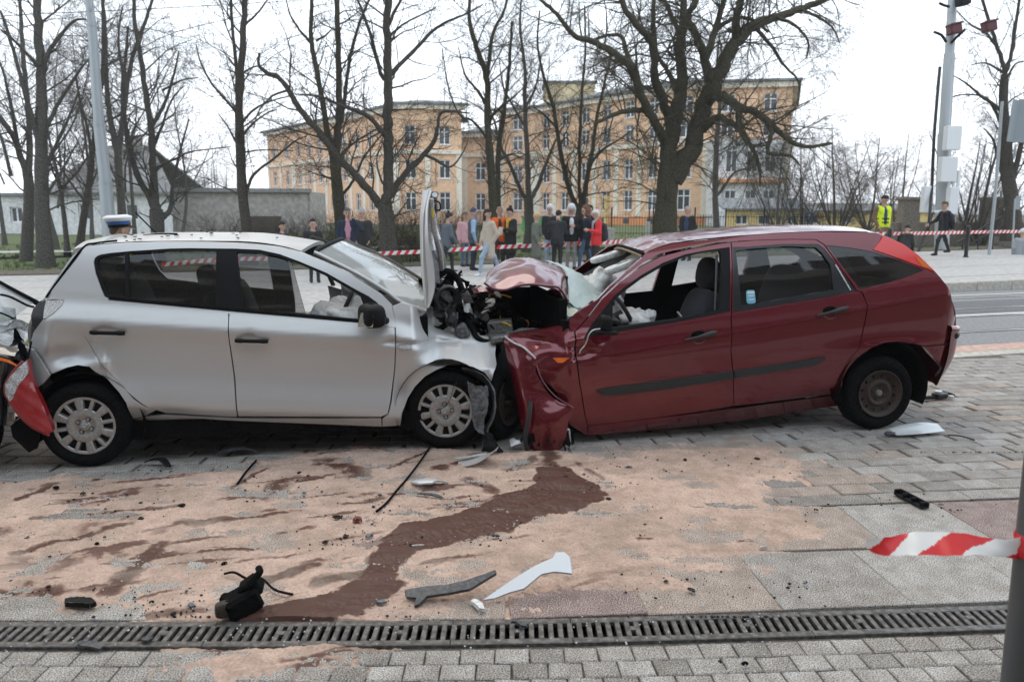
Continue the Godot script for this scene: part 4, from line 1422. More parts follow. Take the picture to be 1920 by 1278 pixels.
func build_red() -> void:
	var base := Vector3(1.75, 0, -0.84)
	car_base = base
	var car := thing("burgundy_hatchback", "burgundy red five door hatchback with its crushed bonnet bent up into a dome", "car", CARS + Basis(Vector3.UP, YAW) * base, YAW)
	dents = [
		[0.50, 0.80, 0.10, 0.03, 0.3, 0.03], [0.44, 0.70, 0.02, 0.12, 0.1, 0.025], [0.62, 0.76, 0.08, 0.05, -0.6, 0.03], [0.55, 0.69, 0.12, 0.02, 0.2, -0.025],
		[0.25, 0.78, 0.16, 0.04, -0.2, -0.05], [0.15, 0.66, 0.2, 0.05, 0.5, 0.03], [0.9, 0.35, 0.5, 0.06, 0.15, -0.006], [1.6, 0.5, 0.6, 0.1, 0.15, 0.005],
		[3.0, 0.68, 0.40, 0.06, 0.05, 0.025],
	]
	var zf := red_z
	var side := V2([0.415,0.903,0.552,1.011,0.666,1.071,0.764,1.159,0.913,1.274,1.043,1.368,1.09,1.413,1.19,1.448,1.323,1.479,1.671,1.515,1.805,1.531,2.191,1.561,2.5,1.567,2.889,1.562,2.999,1.545,2.959,1.484,2.899,1.428,3.094,1.364,3.288,1.29,3.384,1.258,3.477,1.133,3.512,1.036,3.572,0.916,3.917,0.71,3.298,0.68,3.223,0.701,3.086,0.725,2.948,0.718,2.834,0.679,2.742,0.602,2.67,0.511,2.637,0.424,2.667,0.295,2.678,0.252,2.63,0.282,2.601,0.421,2.663,0.559,2.746,0.686,2.764,0.77,2.791,1.012,2.76,1.113,2.718,1.125,2.604,1.318,2.516,1.474,2.456,1.514,2.255,1.517,1.947,1.508,1.663,1.493,1.399,1.452,1.195,1.409,1.05,1.343,0.909,1.25,0.701,1.098,0.57,0.939,0.483,0.857,0.452,0.873])
	var qw := V2([2.523,1.467,2.698,1.45,2.88,1.418,3.12,1.34,3.261,1.286,3.288,1.269,3.138,1.22,2.981,1.179,2.745,1.129])
	part("body_side", panel(side, zf, 0.025, [qw]), M.burgundy, car)
	part("quarter_glass", panel(qw, zf, 0.05, [], -0.004, 0.0), M.pane_tinted, car)
	part("quarter_glass_border", panel(qw, zf, 0.05, [V2([2.657,1.419,2.786,1.407,2.943,1.357,3.048,1.31,3.088,1.283,3.064,1.251,2.962,1.219,2.834,1.19,2.772,1.18])], -0.009, 0.0), M.trim_gloss, car)
	part("front_door", panel(V2([0.488,0.85,0.577,0.931,0.712,1.082,0.852,1.193,1.032,1.31,1.197,1.382,1.393,1.428,1.657,1.473,1.765,1.487,1.678,0.917,1.675,0.692,1.712,0.456,1.744,0.247,1.195,0.186,0.584,0.142,0.564,0.221,0.511,0.493,0.481,0.703]), zf, 0.025, [V2([0.537,0.808,0.615,0.904,0.798,1.097,0.865,1.15,1.024,1.25,1.206,1.34,1.387,1.401,1.542,1.428,1.671,1.445,1.749,1.455,1.681,0.979,1.6,0.964,1.234,0.902,0.757,0.838])]), M.burgundy, car)
	part("rear_door", panel(V2([1.776,1.487,1.945,1.501,2.253,1.509,2.45,1.506,2.506,1.467,2.594,1.314,2.709,1.119,2.75,1.105,2.78,1.012,2.754,0.775,2.736,0.686,2.654,0.559,2.591,0.422,2.613,0.294,1.753,0.246,1.723,0.456,1.685,0.692,1.689,0.917]), zf, 0.025, [V2([1.774,1.455,1.884,1.455,2.168,1.476,2.46,1.475,2.505,1.44,2.592,1.302,2.718,1.121,2.504,1.079,1.768,0.978,1.701,0.971])]), M.burgundy, car)
	part("front_window_surround", panel(V2([0.615,0.904,0.798,1.097,0.865,1.15,1.024,1.25,1.206,1.34,1.387,1.401,1.542,1.428,1.671,1.445,1.749,1.455,1.681,0.979,1.6,0.964,1.234,0.902,0.757,0.838,0.567,0.815]), zf, 0.03, [V2([0.788,1.058,0.861,1.119,1.02,1.222,1.202,1.315,1.383,1.381,1.557,1.42,1.667,1.425,1.674,1.4,1.603,0.988,1.237,0.925,0.764,0.872])], -0.003, 0.03), M.trim, car)
	part("mirror_sail", panel(V2([0.538,0.808,0.619,0.904,0.793,1.089,0.786,1.059,0.762,0.846]), zf, 0.03, [], 0.001, 0.01), M.trim, car)
	part("rear_window_surround", panel(V2([1.774,1.455,1.884,1.455,2.168,1.476,2.46,1.475,2.505,1.44,2.592,1.302,2.718,1.121,2.504,1.079,1.768,0.978,1.701,0.971]), zf, 0.03, [V2([1.793,1.427,1.88,1.439,2.203,1.46,2.438,1.451,2.481,1.408,2.534,1.315,2.527,1.127,1.777,1.013])], -0.003, 0.03), M.trim_gloss, car)
	part("rear_door_glass", panel(V2([1.793,1.427,1.88,1.439,2.203,1.46,2.438,1.451,2.481,1.408,2.534,1.315,2.527,1.127,1.777,1.013]), zf, 0.08, [], -0.02, 0.0), M.pane_tinted, car)
	part("window_bar", panel(V2([2.571,1.315,2.578,1.319,2.667,1.129,2.66,1.126]), zf, 0.05, [], 0.004, 0.01), M.bare_metal, car)
	# the blue and white sticker inside the rear door glass, with its print
	var stk := panel(V2([1.834,1.122,1.848,1.133,1.895,1.133,1.902,1.125,1.9,1.046,1.885,1.035,1.839,1.033,1.828,1.047]), zf, 0.05, [], -0.015, 0.0)
	mat("sticker_blue", lin(0.16, 0.42, 0.55), 0.5)
	mat("sticker_pale", lin(0.55, 0.68, 0.72), 0.5)
	part("window_sticker", stk, M.sticker_blue, car)
	for q in [V2([1.843,1.125,1.898,1.125,1.897,1.105,1.842,1.106]), V2([1.847,1.096,1.894,1.097,1.893,1.088,1.846,1.086]), V2([1.843,1.067,1.894,1.07,1.893,1.062,1.842,1.059])]:
		part("sticker_print", panel(q, zf, 0.05, [], -0.0135, 0.0), M.sticker_pale, car)
	part("sill", panel(V2([0.587,0.135,1.196,0.177,1.863,0.224,2.664,0.277,2.691,0.24,2.714,0.172,1.919,0.096,1.227,0.067,0.596,0.06]), zf, 0.03), M.burgundy, car)
	part("front_wing", panel(V2([0,0.834,0.095,0.848,0.185,0.86,0.294,0.875,0.378,0.891,0.446,0.869,0.475,0.854,0.469,0.703,0.499,0.494,0.554,0.219,0.576,0.144,0.583,0.061,0.453,0.151,0.413,0.266,0.381,0.355,0.319,0.435,0.237,0.515,0.181,0.6,0.103,0.684,0.03,0.752]), zf, 0.02), M.burgundy, car)
	# its torn off corner, bent outwards and hanging
	var wn := [
		V3([-0.033,0.82,-0.14,0.012,0.83,-0.12,0.081,0.771,-0.06,0.169,0.684,-0.02]),
		V3([-0.012,0.704,-0.12,0.04,0.667,-0.05,0.118,0.642,0,0.181,0.628,0.02]),
		V3([0.019,0.552,-0.07,0.065,0.523,-0.01,0.132,0.518,0.03,0.203,0.547,0.05]),
		V3([0.055,0.354,-0.02,0.11,0.353,0.05,0.202,0.364,0.08,0.306,0.401,0.07]),
		V3([0.076,0.182,0.02,0.142,0.198,0.09,0.271,0.243,0.13,0.429,0.323,0.11]),
		V3([0.098,0.075,0.03,0.16,0.068,0.1,0.284,0.103,0.13,0.395,0.181,0.11]),
		V3([0.114,-0.011,0.03,0.19,-0.021,0.09,0.297,-0.008,0.11,0.385,0.043,0.09])]
	var wm := MB.new()
	wm.slab(creased(crumple(loft(wn, 10, 8), 0.008, 4.0, 44), 0.045, 4.5, 45), Vector3(0.002, 0, -0.012))
	part("torn_wing", wm, M.burgundy, car)
	part("torn_edge", tube_mesh(V3([0.176,0.629,0.025,0.199,0.551,0.05,0.245,0.473,0.06,0.309,0.402,0.075,0.375,0.358,0.1,0.432,0.324,0.115]), 0.005), M.burgundy_chalky, car)
	part("bare_edge", tube_mesh(V3([-0.035,0.822,-0.13,0.024,0.778,-0.1,0.087,0.752,-0.05,0.144,0.702,-0.015,0.173,0.672,0]), 0.008), M.bare_metal, car)
	part("rubber_strip", tube_mesh(V3([0.123,0.376,0.085,0.11,0.292,0.11,0.091,0.194,0.11,0.083,0.089,0.09,0.109,-0.014,0.06]), 0.016), M.moulding, car)
	part("bracket", tube_mesh(V3([0.388,0.151,0.09,0.408,0.15,0.09,0.417,0.053,0.09,0.429,-0.056,0.08]), 0.007), M.bare_metal, car)
	part("bracket", tube_mesh(V3([0.373,0.047,0.09,0.382,-0.006,0.09,0.362,-0.029,0.09]), 0.006), M.trim, car)
	rng.seed = 71
	for k in 7:
		var x := lerpf(0.08, 0.40, k / 6.0)
		var b := MB.new()
		b.slab(crumple(loft([PackedVector3Array([Vector3(x, 0.12, 0.02), Vector3(x + 0.05, 0.13, 0.08)]), PackedVector3Array([Vector3(x + rng.randf_range(-0.03, 0.03), 0.04, 0.05), Vector3(x + 0.05, 0.03 + rng.randf() * 0.04, 0.1)])], 3, 3), 0.05, 6.0, 60 + k), Vector3(0.003, 0.002, 0.004))
		part("torn_plastic", b, M.trim, car)
	part("indicator", panel(V2([0.311,0.665,0.429,0.665,0.376,0.634,0.344,0.633]), zf, 0.03, [], 0.008, 0.014), M.orange_lens, car)
	part("side_moulding", panel(V2([0.636,0.414,0.705,0.43,1.173,0.475,1.703,0.526,1.711,0.469,1.178,0.405,0.786,0.375,0.687,0.381]), zf, 0.04, [], 0.014, 0.016), M.moulding, car)
	part("side_moulding", panel(V2([1.716,0.528,2.037,0.561,2.469,0.611,2.437,0.58,2.386,0.551,2.043,0.512,1.722,0.471]), zf, 0.04, [], 0.014, 0.016), M.moulding, car)
	for hp in [[(V2([1.429,0.801]))[0], 0.13], [(V2([2.486,0.965]))[0], 0.13]]:
		var h: Vector2 = hp[0]
		var z := red_z(h)
		var tilt := Basis(Vector3.BACK, 0.14)
		part("handle_recess", puff(Vector3(h.x - 0.01, h.y, z - 0.006), Vector3(0.125, 0.09, 0.014), tilt, 0.9), M.grime, car)
		part("recess_lip", tube_mesh(PackedVector3Array([Vector3(h.x - 0.055, h.y - 0.035, z + 0.002), Vector3(h.x - 0.02, h.y - 0.052, z + 0.005), Vector3(h.x + 0.02, h.y - 0.044, z + 0.004), Vector3(h.x + 0.042, h.y - 0.022, z + 0.002)]), 0.005), M.burgundy_chalky, car)
		var hb := MB.new()
		var pts := PackedVector3Array()
		var rr := PackedFloat32Array()
		for i in 13:
			var u := i / 6.0 - 1.0
			pts.append(Vector3(h.x, h.y, z) + tilt * Vector3(u * 0.125, 0.006 + 0.010 * u, 0.016 + 0.014 * (1.0 - u * u)))
			rr.append(lerpf(0.010, 0.020, smoothstep(-0.4, 0.6, u)) * (1.0 - 0.35 * pow(absf(u), 8.0)))
		hb.tube(pts, rr, 10)
		part("door_handle", hb, M.moulding, car)
	# mirror shell torn loose, its cable
	var mp: Vector2 = (V2([0.68,0.919]))[0]
	part("mirror_stump", puff(Vector3(mp.x, mp.y, 0.03), Vector3(0.10, 0.13, 0.12), Basis(Vector3.BACK, -0.2), 0.6), M.trim, car)
	part("mirror_plate", puff(Vector3(mp.x + 0.01, mp.y - 0.06, 0.05), Vector3(0.16, 0.03, 0.10), Basis(Vector3.BACK, -0.05), 0.5), M.trim, car)
	part("mirror_cable", tube_mesh(V3([0.63,0.892,0.08,0.573,0.885,0.1,0.542,0.851,0.1,0.533,0.801,0.08,0.52,0.769,0.07,0.495,0.736,0.06,0.49,0.711,0.05]), 0.005), M.bare_metal, car)
	# tail lamp, bumper, tailgate
	part("tail_lamp", panel(V2([3.008,1.537,3.155,1.473,3.259,1.392,3.376,1.265,3.289,1.294,3.095,1.368,2.905,1.433,2.963,1.484]), zf, 0.03, [], 0.006, 0.025), M.red_lens, car)
	part("tail_lamp_indicator", panel(V2([3.236,1.368,3.307,1.343,3.357,1.281,3.281,1.302]), zf, 0.03, [], 0.009, 0.01), M.orange_lens, car)
	part("rear_bumper", panel(V2([3.306,0.673,3.92,0.693,3.945,0.624,3.982,0.453,3.613,0.471,3.621,0.374,3.679,0.295,3.614,0.422,3.447,0.554,3.345,0.637]), zf, 0.02, [], 0.008, 0.03), M.burgundy, car)
	var bs := MB.new()
	var rows := []
	for q in [[3.52, 0.80, -0.02, 0.045], [3.62, 0.79, -0.09, 0.05], [3.70, 0.78, -0.25, 0.05], [3.74, 0.77, -0.5, 0.05], [3.75, 0.77, -0.84, 0.05], [3.74, 0.77, -1.18, 0.05], [3.62, 0.79, -1.58, 0.05]]:
		var r := PackedVector3Array()
		for e in [[0.0, 0.035], [0.03, 0.03], [0.045, 0.0], [0.035, -0.04], [0.02, -0.20], [-0.02, -0.32], [-0.10, -0.46]]:
			r.append(Vector3(q[0] + e[0] * (0.4 if q[0] < 3.55 else 1.0), q[1] + e[1], q[2] + e[0] * 0.3))
		rows.append(r)
	bs.grid(loft(rows, 4, 4))
	part("bumper_face", bs, M.burgundy, car)
	part("bumper_strip", tube_mesh(PackedVector3Array([Vector3(3.60, 0.745, -0.05), Vector3(3.69, 0.745, -0.16), Vector3(3.77, 0.735, -0.42), Vector3(3.79, 0.73, -0.84), Vector3(3.77, 0.735, -1.26)]), 0.028), M.moulding, car)
	var tg := []
	for q in [[3.02, 1.545, -0.25], [3.12, 1.50, -0.20], [3.28, 1.36, -0.12], [3.42, 1.23, -0.10], [3.54, 1.08, -0.09], [3.62, 0.95, -0.10], [3.66, 0.80, -0.12]]:
		var r := PackedVector3Array()
		for s in 9:
			var u := s / 8.0
			r.append(Vector3(q[0] + 0.10 * 4.0 * u * (1.0 - u), q[1], lerpf(q[2], -1.68 - q[2], u)))
		tg.append(r)
	var tb := MB.new()
	tb.slab(loft(tg, 3, 4), Vector3(-0.02, 0, 0))
	part("tailgate", tb, M.burgundy, car)
	# roof
	var gut := V3([1.09,1.413,-0.303,1.19,1.448,-0.324,1.323,1.479,-0.338,1.671,1.515,-0.317,1.805,1.531,-0.313,2.191,1.561,-0.287,2.5,1.567,-0.259,2.889,1.562,-0.223,2.99,1.545,-0.207])
	var net := []
	for k in gut.size():
		var r := PackedVector3Array()
		for s in 9:
			var u := s / 8.0
			var bow := 4.0 * u * (1.0 - u)
			r.append(Vector3(gut[k].x + (0.10 * u - 0.05 * bow if k == 0 else 0.0) + (0.05 * bow if k > 6 else 0.0), gut[k].y + 0.003 + bow * (0.045 if k > 0 else 0.035), lerpf(gut[k].z - 0.004, -1.68 - gut[k].z, u)))
		net.append(r)
	var rf := MB.new()
	var rl := loft(net, 4, 4)
	nz.seed = 14
	nz.frequency = 2.2
	for r in rl:
		for i in r.size():
			var p: Vector3 = r[i]
			r[i] = p + Vector3(0, (0.016 * nz.get_noise_2d(p.x * 2.0, p.z * 2.0)) * smoothstep(2.2, 1.2, p.x), 0)
	rf.slab(rl, Vector3(0, -0.03, 0))
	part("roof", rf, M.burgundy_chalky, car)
	part("roof_seam", tube_mesh(PackedVector3Array([gut[0] + Vector3(0.01, 0.004, -0.005), gut[2] + Vector3(0, 0.004, -0.005), gut[4] + Vector3(0, 0.004, -0.005), gut[6] + Vector3(0, 0.004, -0.005), gut[7] + Vector3(0, 0.004, -0.005)]), 0.004), M.rubber, car)
	var pst := PackedVector3Array()
	for s in 9:
		pst.append(net[0][s] + Vector3(-0.012, -0.016, 0))
	part("screen_header", tube_mesh(pst, 0.016), M.rubber, car)
	rough_mat("rust_beige", lin(0.12, 0.08, 0.05), lin(0.42, 0.32, 0.22), 4.0, 0.8, 0.03, 0.2, 3, false)
	for s in 9:
		pst[s] += Vector3(-0.016, -0.014, 0)
	part("torn_sealant", tube_mesh(pst, 0.010), M.rust_beige, car)
	part("roof_corner_scrap", tube_mesh(V3([1.219,1.421,-1.25,1.232,1.442,-1.2,1.26,1.465,-1.2,1.236,1.424,-1.18]), 0.012), M.trim, car)
	# far pillar, visors, far side
	var ap := MB.new()
	ap.slab(loft([V3([0.857,1.148,-1.42,0.975,1.219,-1.42,1.114,1.299,-1.42,1.246,1.386,-1.4]), V3([0.946,1.095,-1.34,1.058,1.176,-1.34,1.181,1.265,-1.34,1.302,1.351,-1.32])], 5, 3), Vector3(0.01, 0, -0.03))
	part("far_pillar", ap, M.cabin_grey, car)
	part("far_pillar_edge", tube_mesh(V3([0.825,1.122,-1.45,0.983,1.231,-1.45,1.122,1.312,-1.45,1.242,1.395,-1.42]), 0.012), M.rubber, car)
	part("sun_visor", puff_between((V3([0.869,1.302,-1.1]))[0], (V3([1.173,1.391,-1.1]))[0], 0.055, 0.14), M.airbag, car)
	part("sun_visor", puff_between((V3([0.858,1.241,-0.62]))[0], (V3([1.159,1.345,-0.62]))[0], 0.06, 0.14), M.airbag, car)
	var fside := V2([0.415,0.903,0.666,1.071,0.913,1.274,1.09,1.413,1.323,1.479,1.671,1.515,2.19,1.559,2.889,1.562,2.999,1.545,3.094,1.364,3.384,1.26,3.477,1.133,3.572,0.916,3.934,0.624,3.61,0.43,3.68,0.298,3.34,0.641,3.086,0.723,2.834,0.679,2.67,0.511,2.715,0.167,1.919,0.096,0.596,0.06,0.413,0.266,0.237,0.515,0.01,0.753,0,0.834,0.378,0.893])
	var f1 := V2([0.699,0.945,0.861,1.112,1.02,1.218,1.201,1.311,1.382,1.377,1.556,1.412,1.662,1.419,1.668,1.388,1.603,0.988,1.241,0.961,0.817,0.913])
	var f2 := V2([1.807,1.411,1.921,1.431,2.201,1.45,2.436,1.441,2.479,1.396,2.52,1.307,2.509,1.135,1.78,1.032])
	var f3 := V2([2.657,1.419,2.786,1.407,2.943,1.357,3.048,1.31,3.088,1.283,3.064,1.251,2.962,1.219,2.834,1.19,2.772,1.18])
	part("far_body_side", mirrored(panel(fside, zf, 0.05, [f1, f2, f3], 0.0, 0.05), 1.68), M.burgundy, car)
	part("far_side_lining", mirrored(panel(V2([0.61,0.855,0.701,0.968,0.861,1.112,1.02,1.218,1.201,1.311,1.386,1.397,1.661,1.487,2.182,1.531,2.755,1.513,3.152,1.299,3.293,1.054,3.153,0.717,2.674,0.515,2.662,0.28,1.882,0.185,0.616,0.129]), zf, 0.05, [f1, f2, f3], -0.06, 0.0), 1.68), M.cabin, car)
	for f in [f1, f2, f3]:
		part("far_glass", mirrored(panel(f, zf, 0.1, [], -0.02, 0.0), 1.68), M.pane, car)
	# inside
	var fl := MB.new()
	fl.box(Vector3(1.6, 0.27, -0.86), Vector3(2.2, 0.10, 1.26), Basis(Vector3.BACK, 0.03))
	fl.box(Vector3(1.5, 0.15, -0.95), Vector3(2.2, 0.07, 0.9))
	fl.box(Vector3(2.95, 0.60, -0.84), Vector3(0.9, 0.05, 1.2))
	fl.box(Vector3(0.42, 0.62, -0.84), Vector3(0.05, 0.62, 1.5))
	part("floor_pan", fl, M.grime, car)
	var rw: Vector2 = (V2([2.975,0.319]))[0]
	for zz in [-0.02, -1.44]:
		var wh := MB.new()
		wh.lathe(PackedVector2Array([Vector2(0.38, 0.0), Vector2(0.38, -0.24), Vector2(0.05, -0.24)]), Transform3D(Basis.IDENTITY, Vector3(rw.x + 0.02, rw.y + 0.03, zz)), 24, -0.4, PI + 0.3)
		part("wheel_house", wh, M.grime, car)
	var dash := MB.new()
	dash.slab(loft([PackedVector3Array([Vector3(0.52, 0.86, -0.16), Vector3(0.48, 0.90, -0.84), Vector3(0.52, 0.86, -1.5)]), PackedVector3Array([Vector3(0.80, 0.92, -0.14), Vector3(0.84, 0.96, -0.84), Vector3(0.80, 0.92, -1.54)]), PackedVector3Array([Vector3(0.90, 0.82, -0.14), Vector3(0.94, 0.84, -0.84), Vector3(0.90, 0.82, -1.54)]), PackedVector3Array([Vector3(0.84, 0.5, -0.14), Vector3(0.86, 0.5, -0.84), Vector3(0.84, 0.5, -1.54)])], 4, 4), Vector3(-0.02, -0.02, 0))
	part("dashboard", dash, M.cabin, car)
	for z in [-0.48, -1.22]:
		var h: Vector3 = (V3([1.673,1.237,-0.48]))[0]
		h.z = z
		if z > -1.0:
			part("headrest", puff(h, Vector3(0.15, 0.26, 0.27), Basis(Vector3.BACK, -0.15), 0.75), M.seat_cloth, car)
			part("seat_back", puff(h + Vector3(-0.10, -0.44, 0), Vector3(0.19, 0.66, 0.50), Basis(Vector3.BACK, -0.32), 0.55), M.seat_cloth, car)
		part("front_seat", puff(h + Vector3(-0.42, -0.78, 0), Vector3(0.55, 0.2, 0.5), Basis(Vector3.BACK, -0.1), 0.5), M.seat_cloth, car)
	part("rear_bench", puff(Vector3(2.35, 0.62, -0.84), Vector3(0.55, 0.22, 1.25), Basis.IDENTITY, 0.4), M.seat_cloth, car)
	part("rear_seat_back", puff(Vector3(2.66, 0.95, -0.84), Vector3(0.16, 0.62, 1.25), Basis(Vector3.BACK, -0.25), 0.4), M.seat_cloth, car)
	part("luggage", puff(Vector3(3.05, 1.05, -0.6), Vector3(0.4, 0.28, 0.5), Basis.IDENTITY, 0.5), M.cabin_grey, car)
	var sw: Vector3 = (V3([0.964,0.919,-0.45]))[0]
	part("steering_wheel", ring_mesh(sw, 0.18, 0.017, Basis(Vector3.BACK, 0.5) * Basis(Vector3.UP, PI / 2)), M.cabin, car)
	part("steering_column", tube_mesh(PackedVector3Array([sw, sw + Vector3(-0.25, -0.12, 0)]), 0.045), M.cabin, car)
	part("airbag", airbag_mesh((V3([1.061,0.895,-0.42]))[0], Vector3(0.24, 0.13, 0.3), 6), M.airbag, car)
	part("airbag", airbag_mesh((V3([0.982,1.088,-1.15]))[0], Vector3(0.28, 0.2, 0.3), 12), M.airbag, car)
	part("airbag", airbag_mesh((V3([0.956,0.969,-0.6]))[0], Vector3(0.07, 0.20, 0.2), 5), M.airbag, car)
	part("seat_belt", tube_mesh(V3([1.652,1.394,-0.27,1.626,1.185,-0.2,1.605,0.977,-0.15]), 0.010), M.cabin_grey, car)
	part("belt_buckle", tube_mesh(V3([1.358,0.955,-0.3,1.387,0.915,-0.28]), 0.008), M.bare_metal, car)
	# dome of the bonnet
	var hn := [
		V3([-0.15,1.196,-0.32,-0.093,1.157,-0.3,-0.007,1.151,-0.28,0.102,1.184,-0.28,0.208,1.19,-0.28,0.314,1.176,-0.28,0.401,1.163,-0.28,0.456,1.087,-0.3,0.486,1.033,-0.34]),
		V3([-0.123,1.204,-0.5,-0.052,1.22,-0.5,0.036,1.253,-0.48,0.141,1.264,-0.48,0.254,1.267,-0.48,0.372,1.253,-0.48,0.466,1.22,-0.46,0.522,1.115,-0.46,0.532,1.044,-0.46]),
		V3([-0.078,1.213,-0.75,-0.026,1.263,-0.75,0.056,1.307,-0.72,0.169,1.332,-0.72,0.291,1.33,-0.72,0.422,1.295,-0.72,0.524,1.252,-0.7,0.578,1.156,-0.7,0.593,1.069,-0.7]),
		V3([-0.027,1.215,-1,0.036,1.272,-1,0.126,1.322,-1,0.235,1.35,-1,0.353,1.34,-1,0.477,1.298,-1,0.574,1.27,-1,0.639,1.202,-1,0.664,1.084,-1]),
		V3([0.005,1.037,-1.35,0.086,1.06,-1.35,0.195,1.082,-1.35,0.306,1.104,-1.35,0.421,1.102,-1.35,0.552,1.1,-1.35,0.654,1.099,-1.35,0.704,1.026,-1.35,0.734,0.954,-1.35])]
	var hm := MB.new()
	hm.slab(creased(crumple(loft(hn, 10, 10), 0.02, 1.3, 23), 0.035, 2.6, 24), Vector3(0, -0.012, -0.004))
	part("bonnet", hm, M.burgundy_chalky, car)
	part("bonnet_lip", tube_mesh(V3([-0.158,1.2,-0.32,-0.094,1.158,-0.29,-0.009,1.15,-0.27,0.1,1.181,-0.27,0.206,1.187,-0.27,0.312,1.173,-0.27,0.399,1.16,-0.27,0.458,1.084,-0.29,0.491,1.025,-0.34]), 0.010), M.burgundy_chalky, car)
	part("bonnet_prop_scrap", puff_between((V3([0.06,1.227,-0.5]))[0] + Vector3(0.1, 0.02, 0), (V3([0.251,1.216,-0.4]))[0], 0.012, 0.03), M.trim, car)
	part("bonnet_side", slab_of([V3([0.403,1.158,-0.29,0.431,1.1,-0.3,0.461,1.042,-0.34]), V3([0.432,1.01,-0.3,0.451,0.965,-0.33,0.475,0.94,-0.36]), V3([0.395,0.887,-0.28,0.429,0.875,-0.3,0.461,0.878,-0.33])], 0.02), M.burgundy, car)
	# windscreen: one crazed sheet draped over the dome, a green remnant below it
	var gl := [
		V3([0.466,1.317,-1.15,0.607,1.278,-1.15,0.738,1.223,-1.2,0.863,1.152,-1.25,1.005,1.069,-1.3]),
		V3([0.588,1.255,-0.9,0.68,1.196,-0.9,0.778,1.139,-0.92,0.87,1.085,-0.95,0.955,1.052,-1]),
		V3([0.56,1.142,-0.62,0.625,1.1,-0.6,0.701,1.067,-0.62,0.772,1.041,-0.65,0.839,1.035,-0.7]),
		V3([0.523,1.038,-0.44,0.56,1,-0.4,0.615,0.989,-0.38,0.685,1,-0.42,0.762,1.031,-0.5])]
	var gm := MB.new()
	gm.slab(crumple(loft(gl, 6, 6), 0.012, 5.0, 9), Vector3(0.0, -0.005, 0.0))
	part("windscreen", gm, M.crazed_glass, car)
	part("windscreen_remnant", slab_of([V3([0.523,1.027,-0.46,0.603,0.991,-0.4,0.644,1.007,-0.36]), V3([0.471,0.943,-0.34,0.52,0.939,-0.3,0.573,0.969,-0.28]), V3([0.433,0.869,-0.28,0.461,0.888,-0.26,0.506,0.926,-0.24])], 0.006), M.green_glass, car)
	part("screen_rubber", tube_mesh(V3([0.399,0.872,-0.24,0.463,0.908,-0.2,0.551,0.992,-0.16,0.645,1.06,-0.18]), 0.012), M.rubber, car)
	# wheels: the front one is pushed back and turned out
	wheel(car, "rear_wheel", Vector3(rw.x, 0.298, -0.035) - base, 0.300, Basis(Vector3.BACK, 0.35), "steel")
	wheel(car, "rear_wheel", Vector3(rw.x, 0.298, -1.48) - base, 0.300, Basis.IDENTITY, "steel")
	var fc: Vector3 = (V3([0.031,0.249,-0.27]))[0]
	wheel(car, "front_wheel", Vector3(fc.x, 0.297, fc.z) - base, 0.300, Basis(Vector3.UP, 0.95), "steel")
	wheel(car, "front_wheel", Vector3(fc.x + 0.2, 0.297, -1.5) - base, 0.300, Basis(Vector3.UP, 0.3), "steel")
	build_engine(car)

func puff_between(a: Vector3, c: Vector3, thick: float, wide: float) -> MB:
	var d := (c - a).normalized()
	var up := Vector3.UP
	var side := d.cross(up).normalized()
	return puff((a + c) * 0.5, Vector3(a.distance_to(c), thick, wide), Basis(d, side.cross(d).normalized(), side), 0.45)

func slab_of(ctrl: Array, amp := 0.0, off := Vector3(0.002, -0.004, -0.004)) -> MB:
	var b := MB.new()
	var l := loft(ctrl, 5, 5)
	b.slab(crumple(l, amp, 6.0, 17) if amp > 0.0 else l, off)
	return b

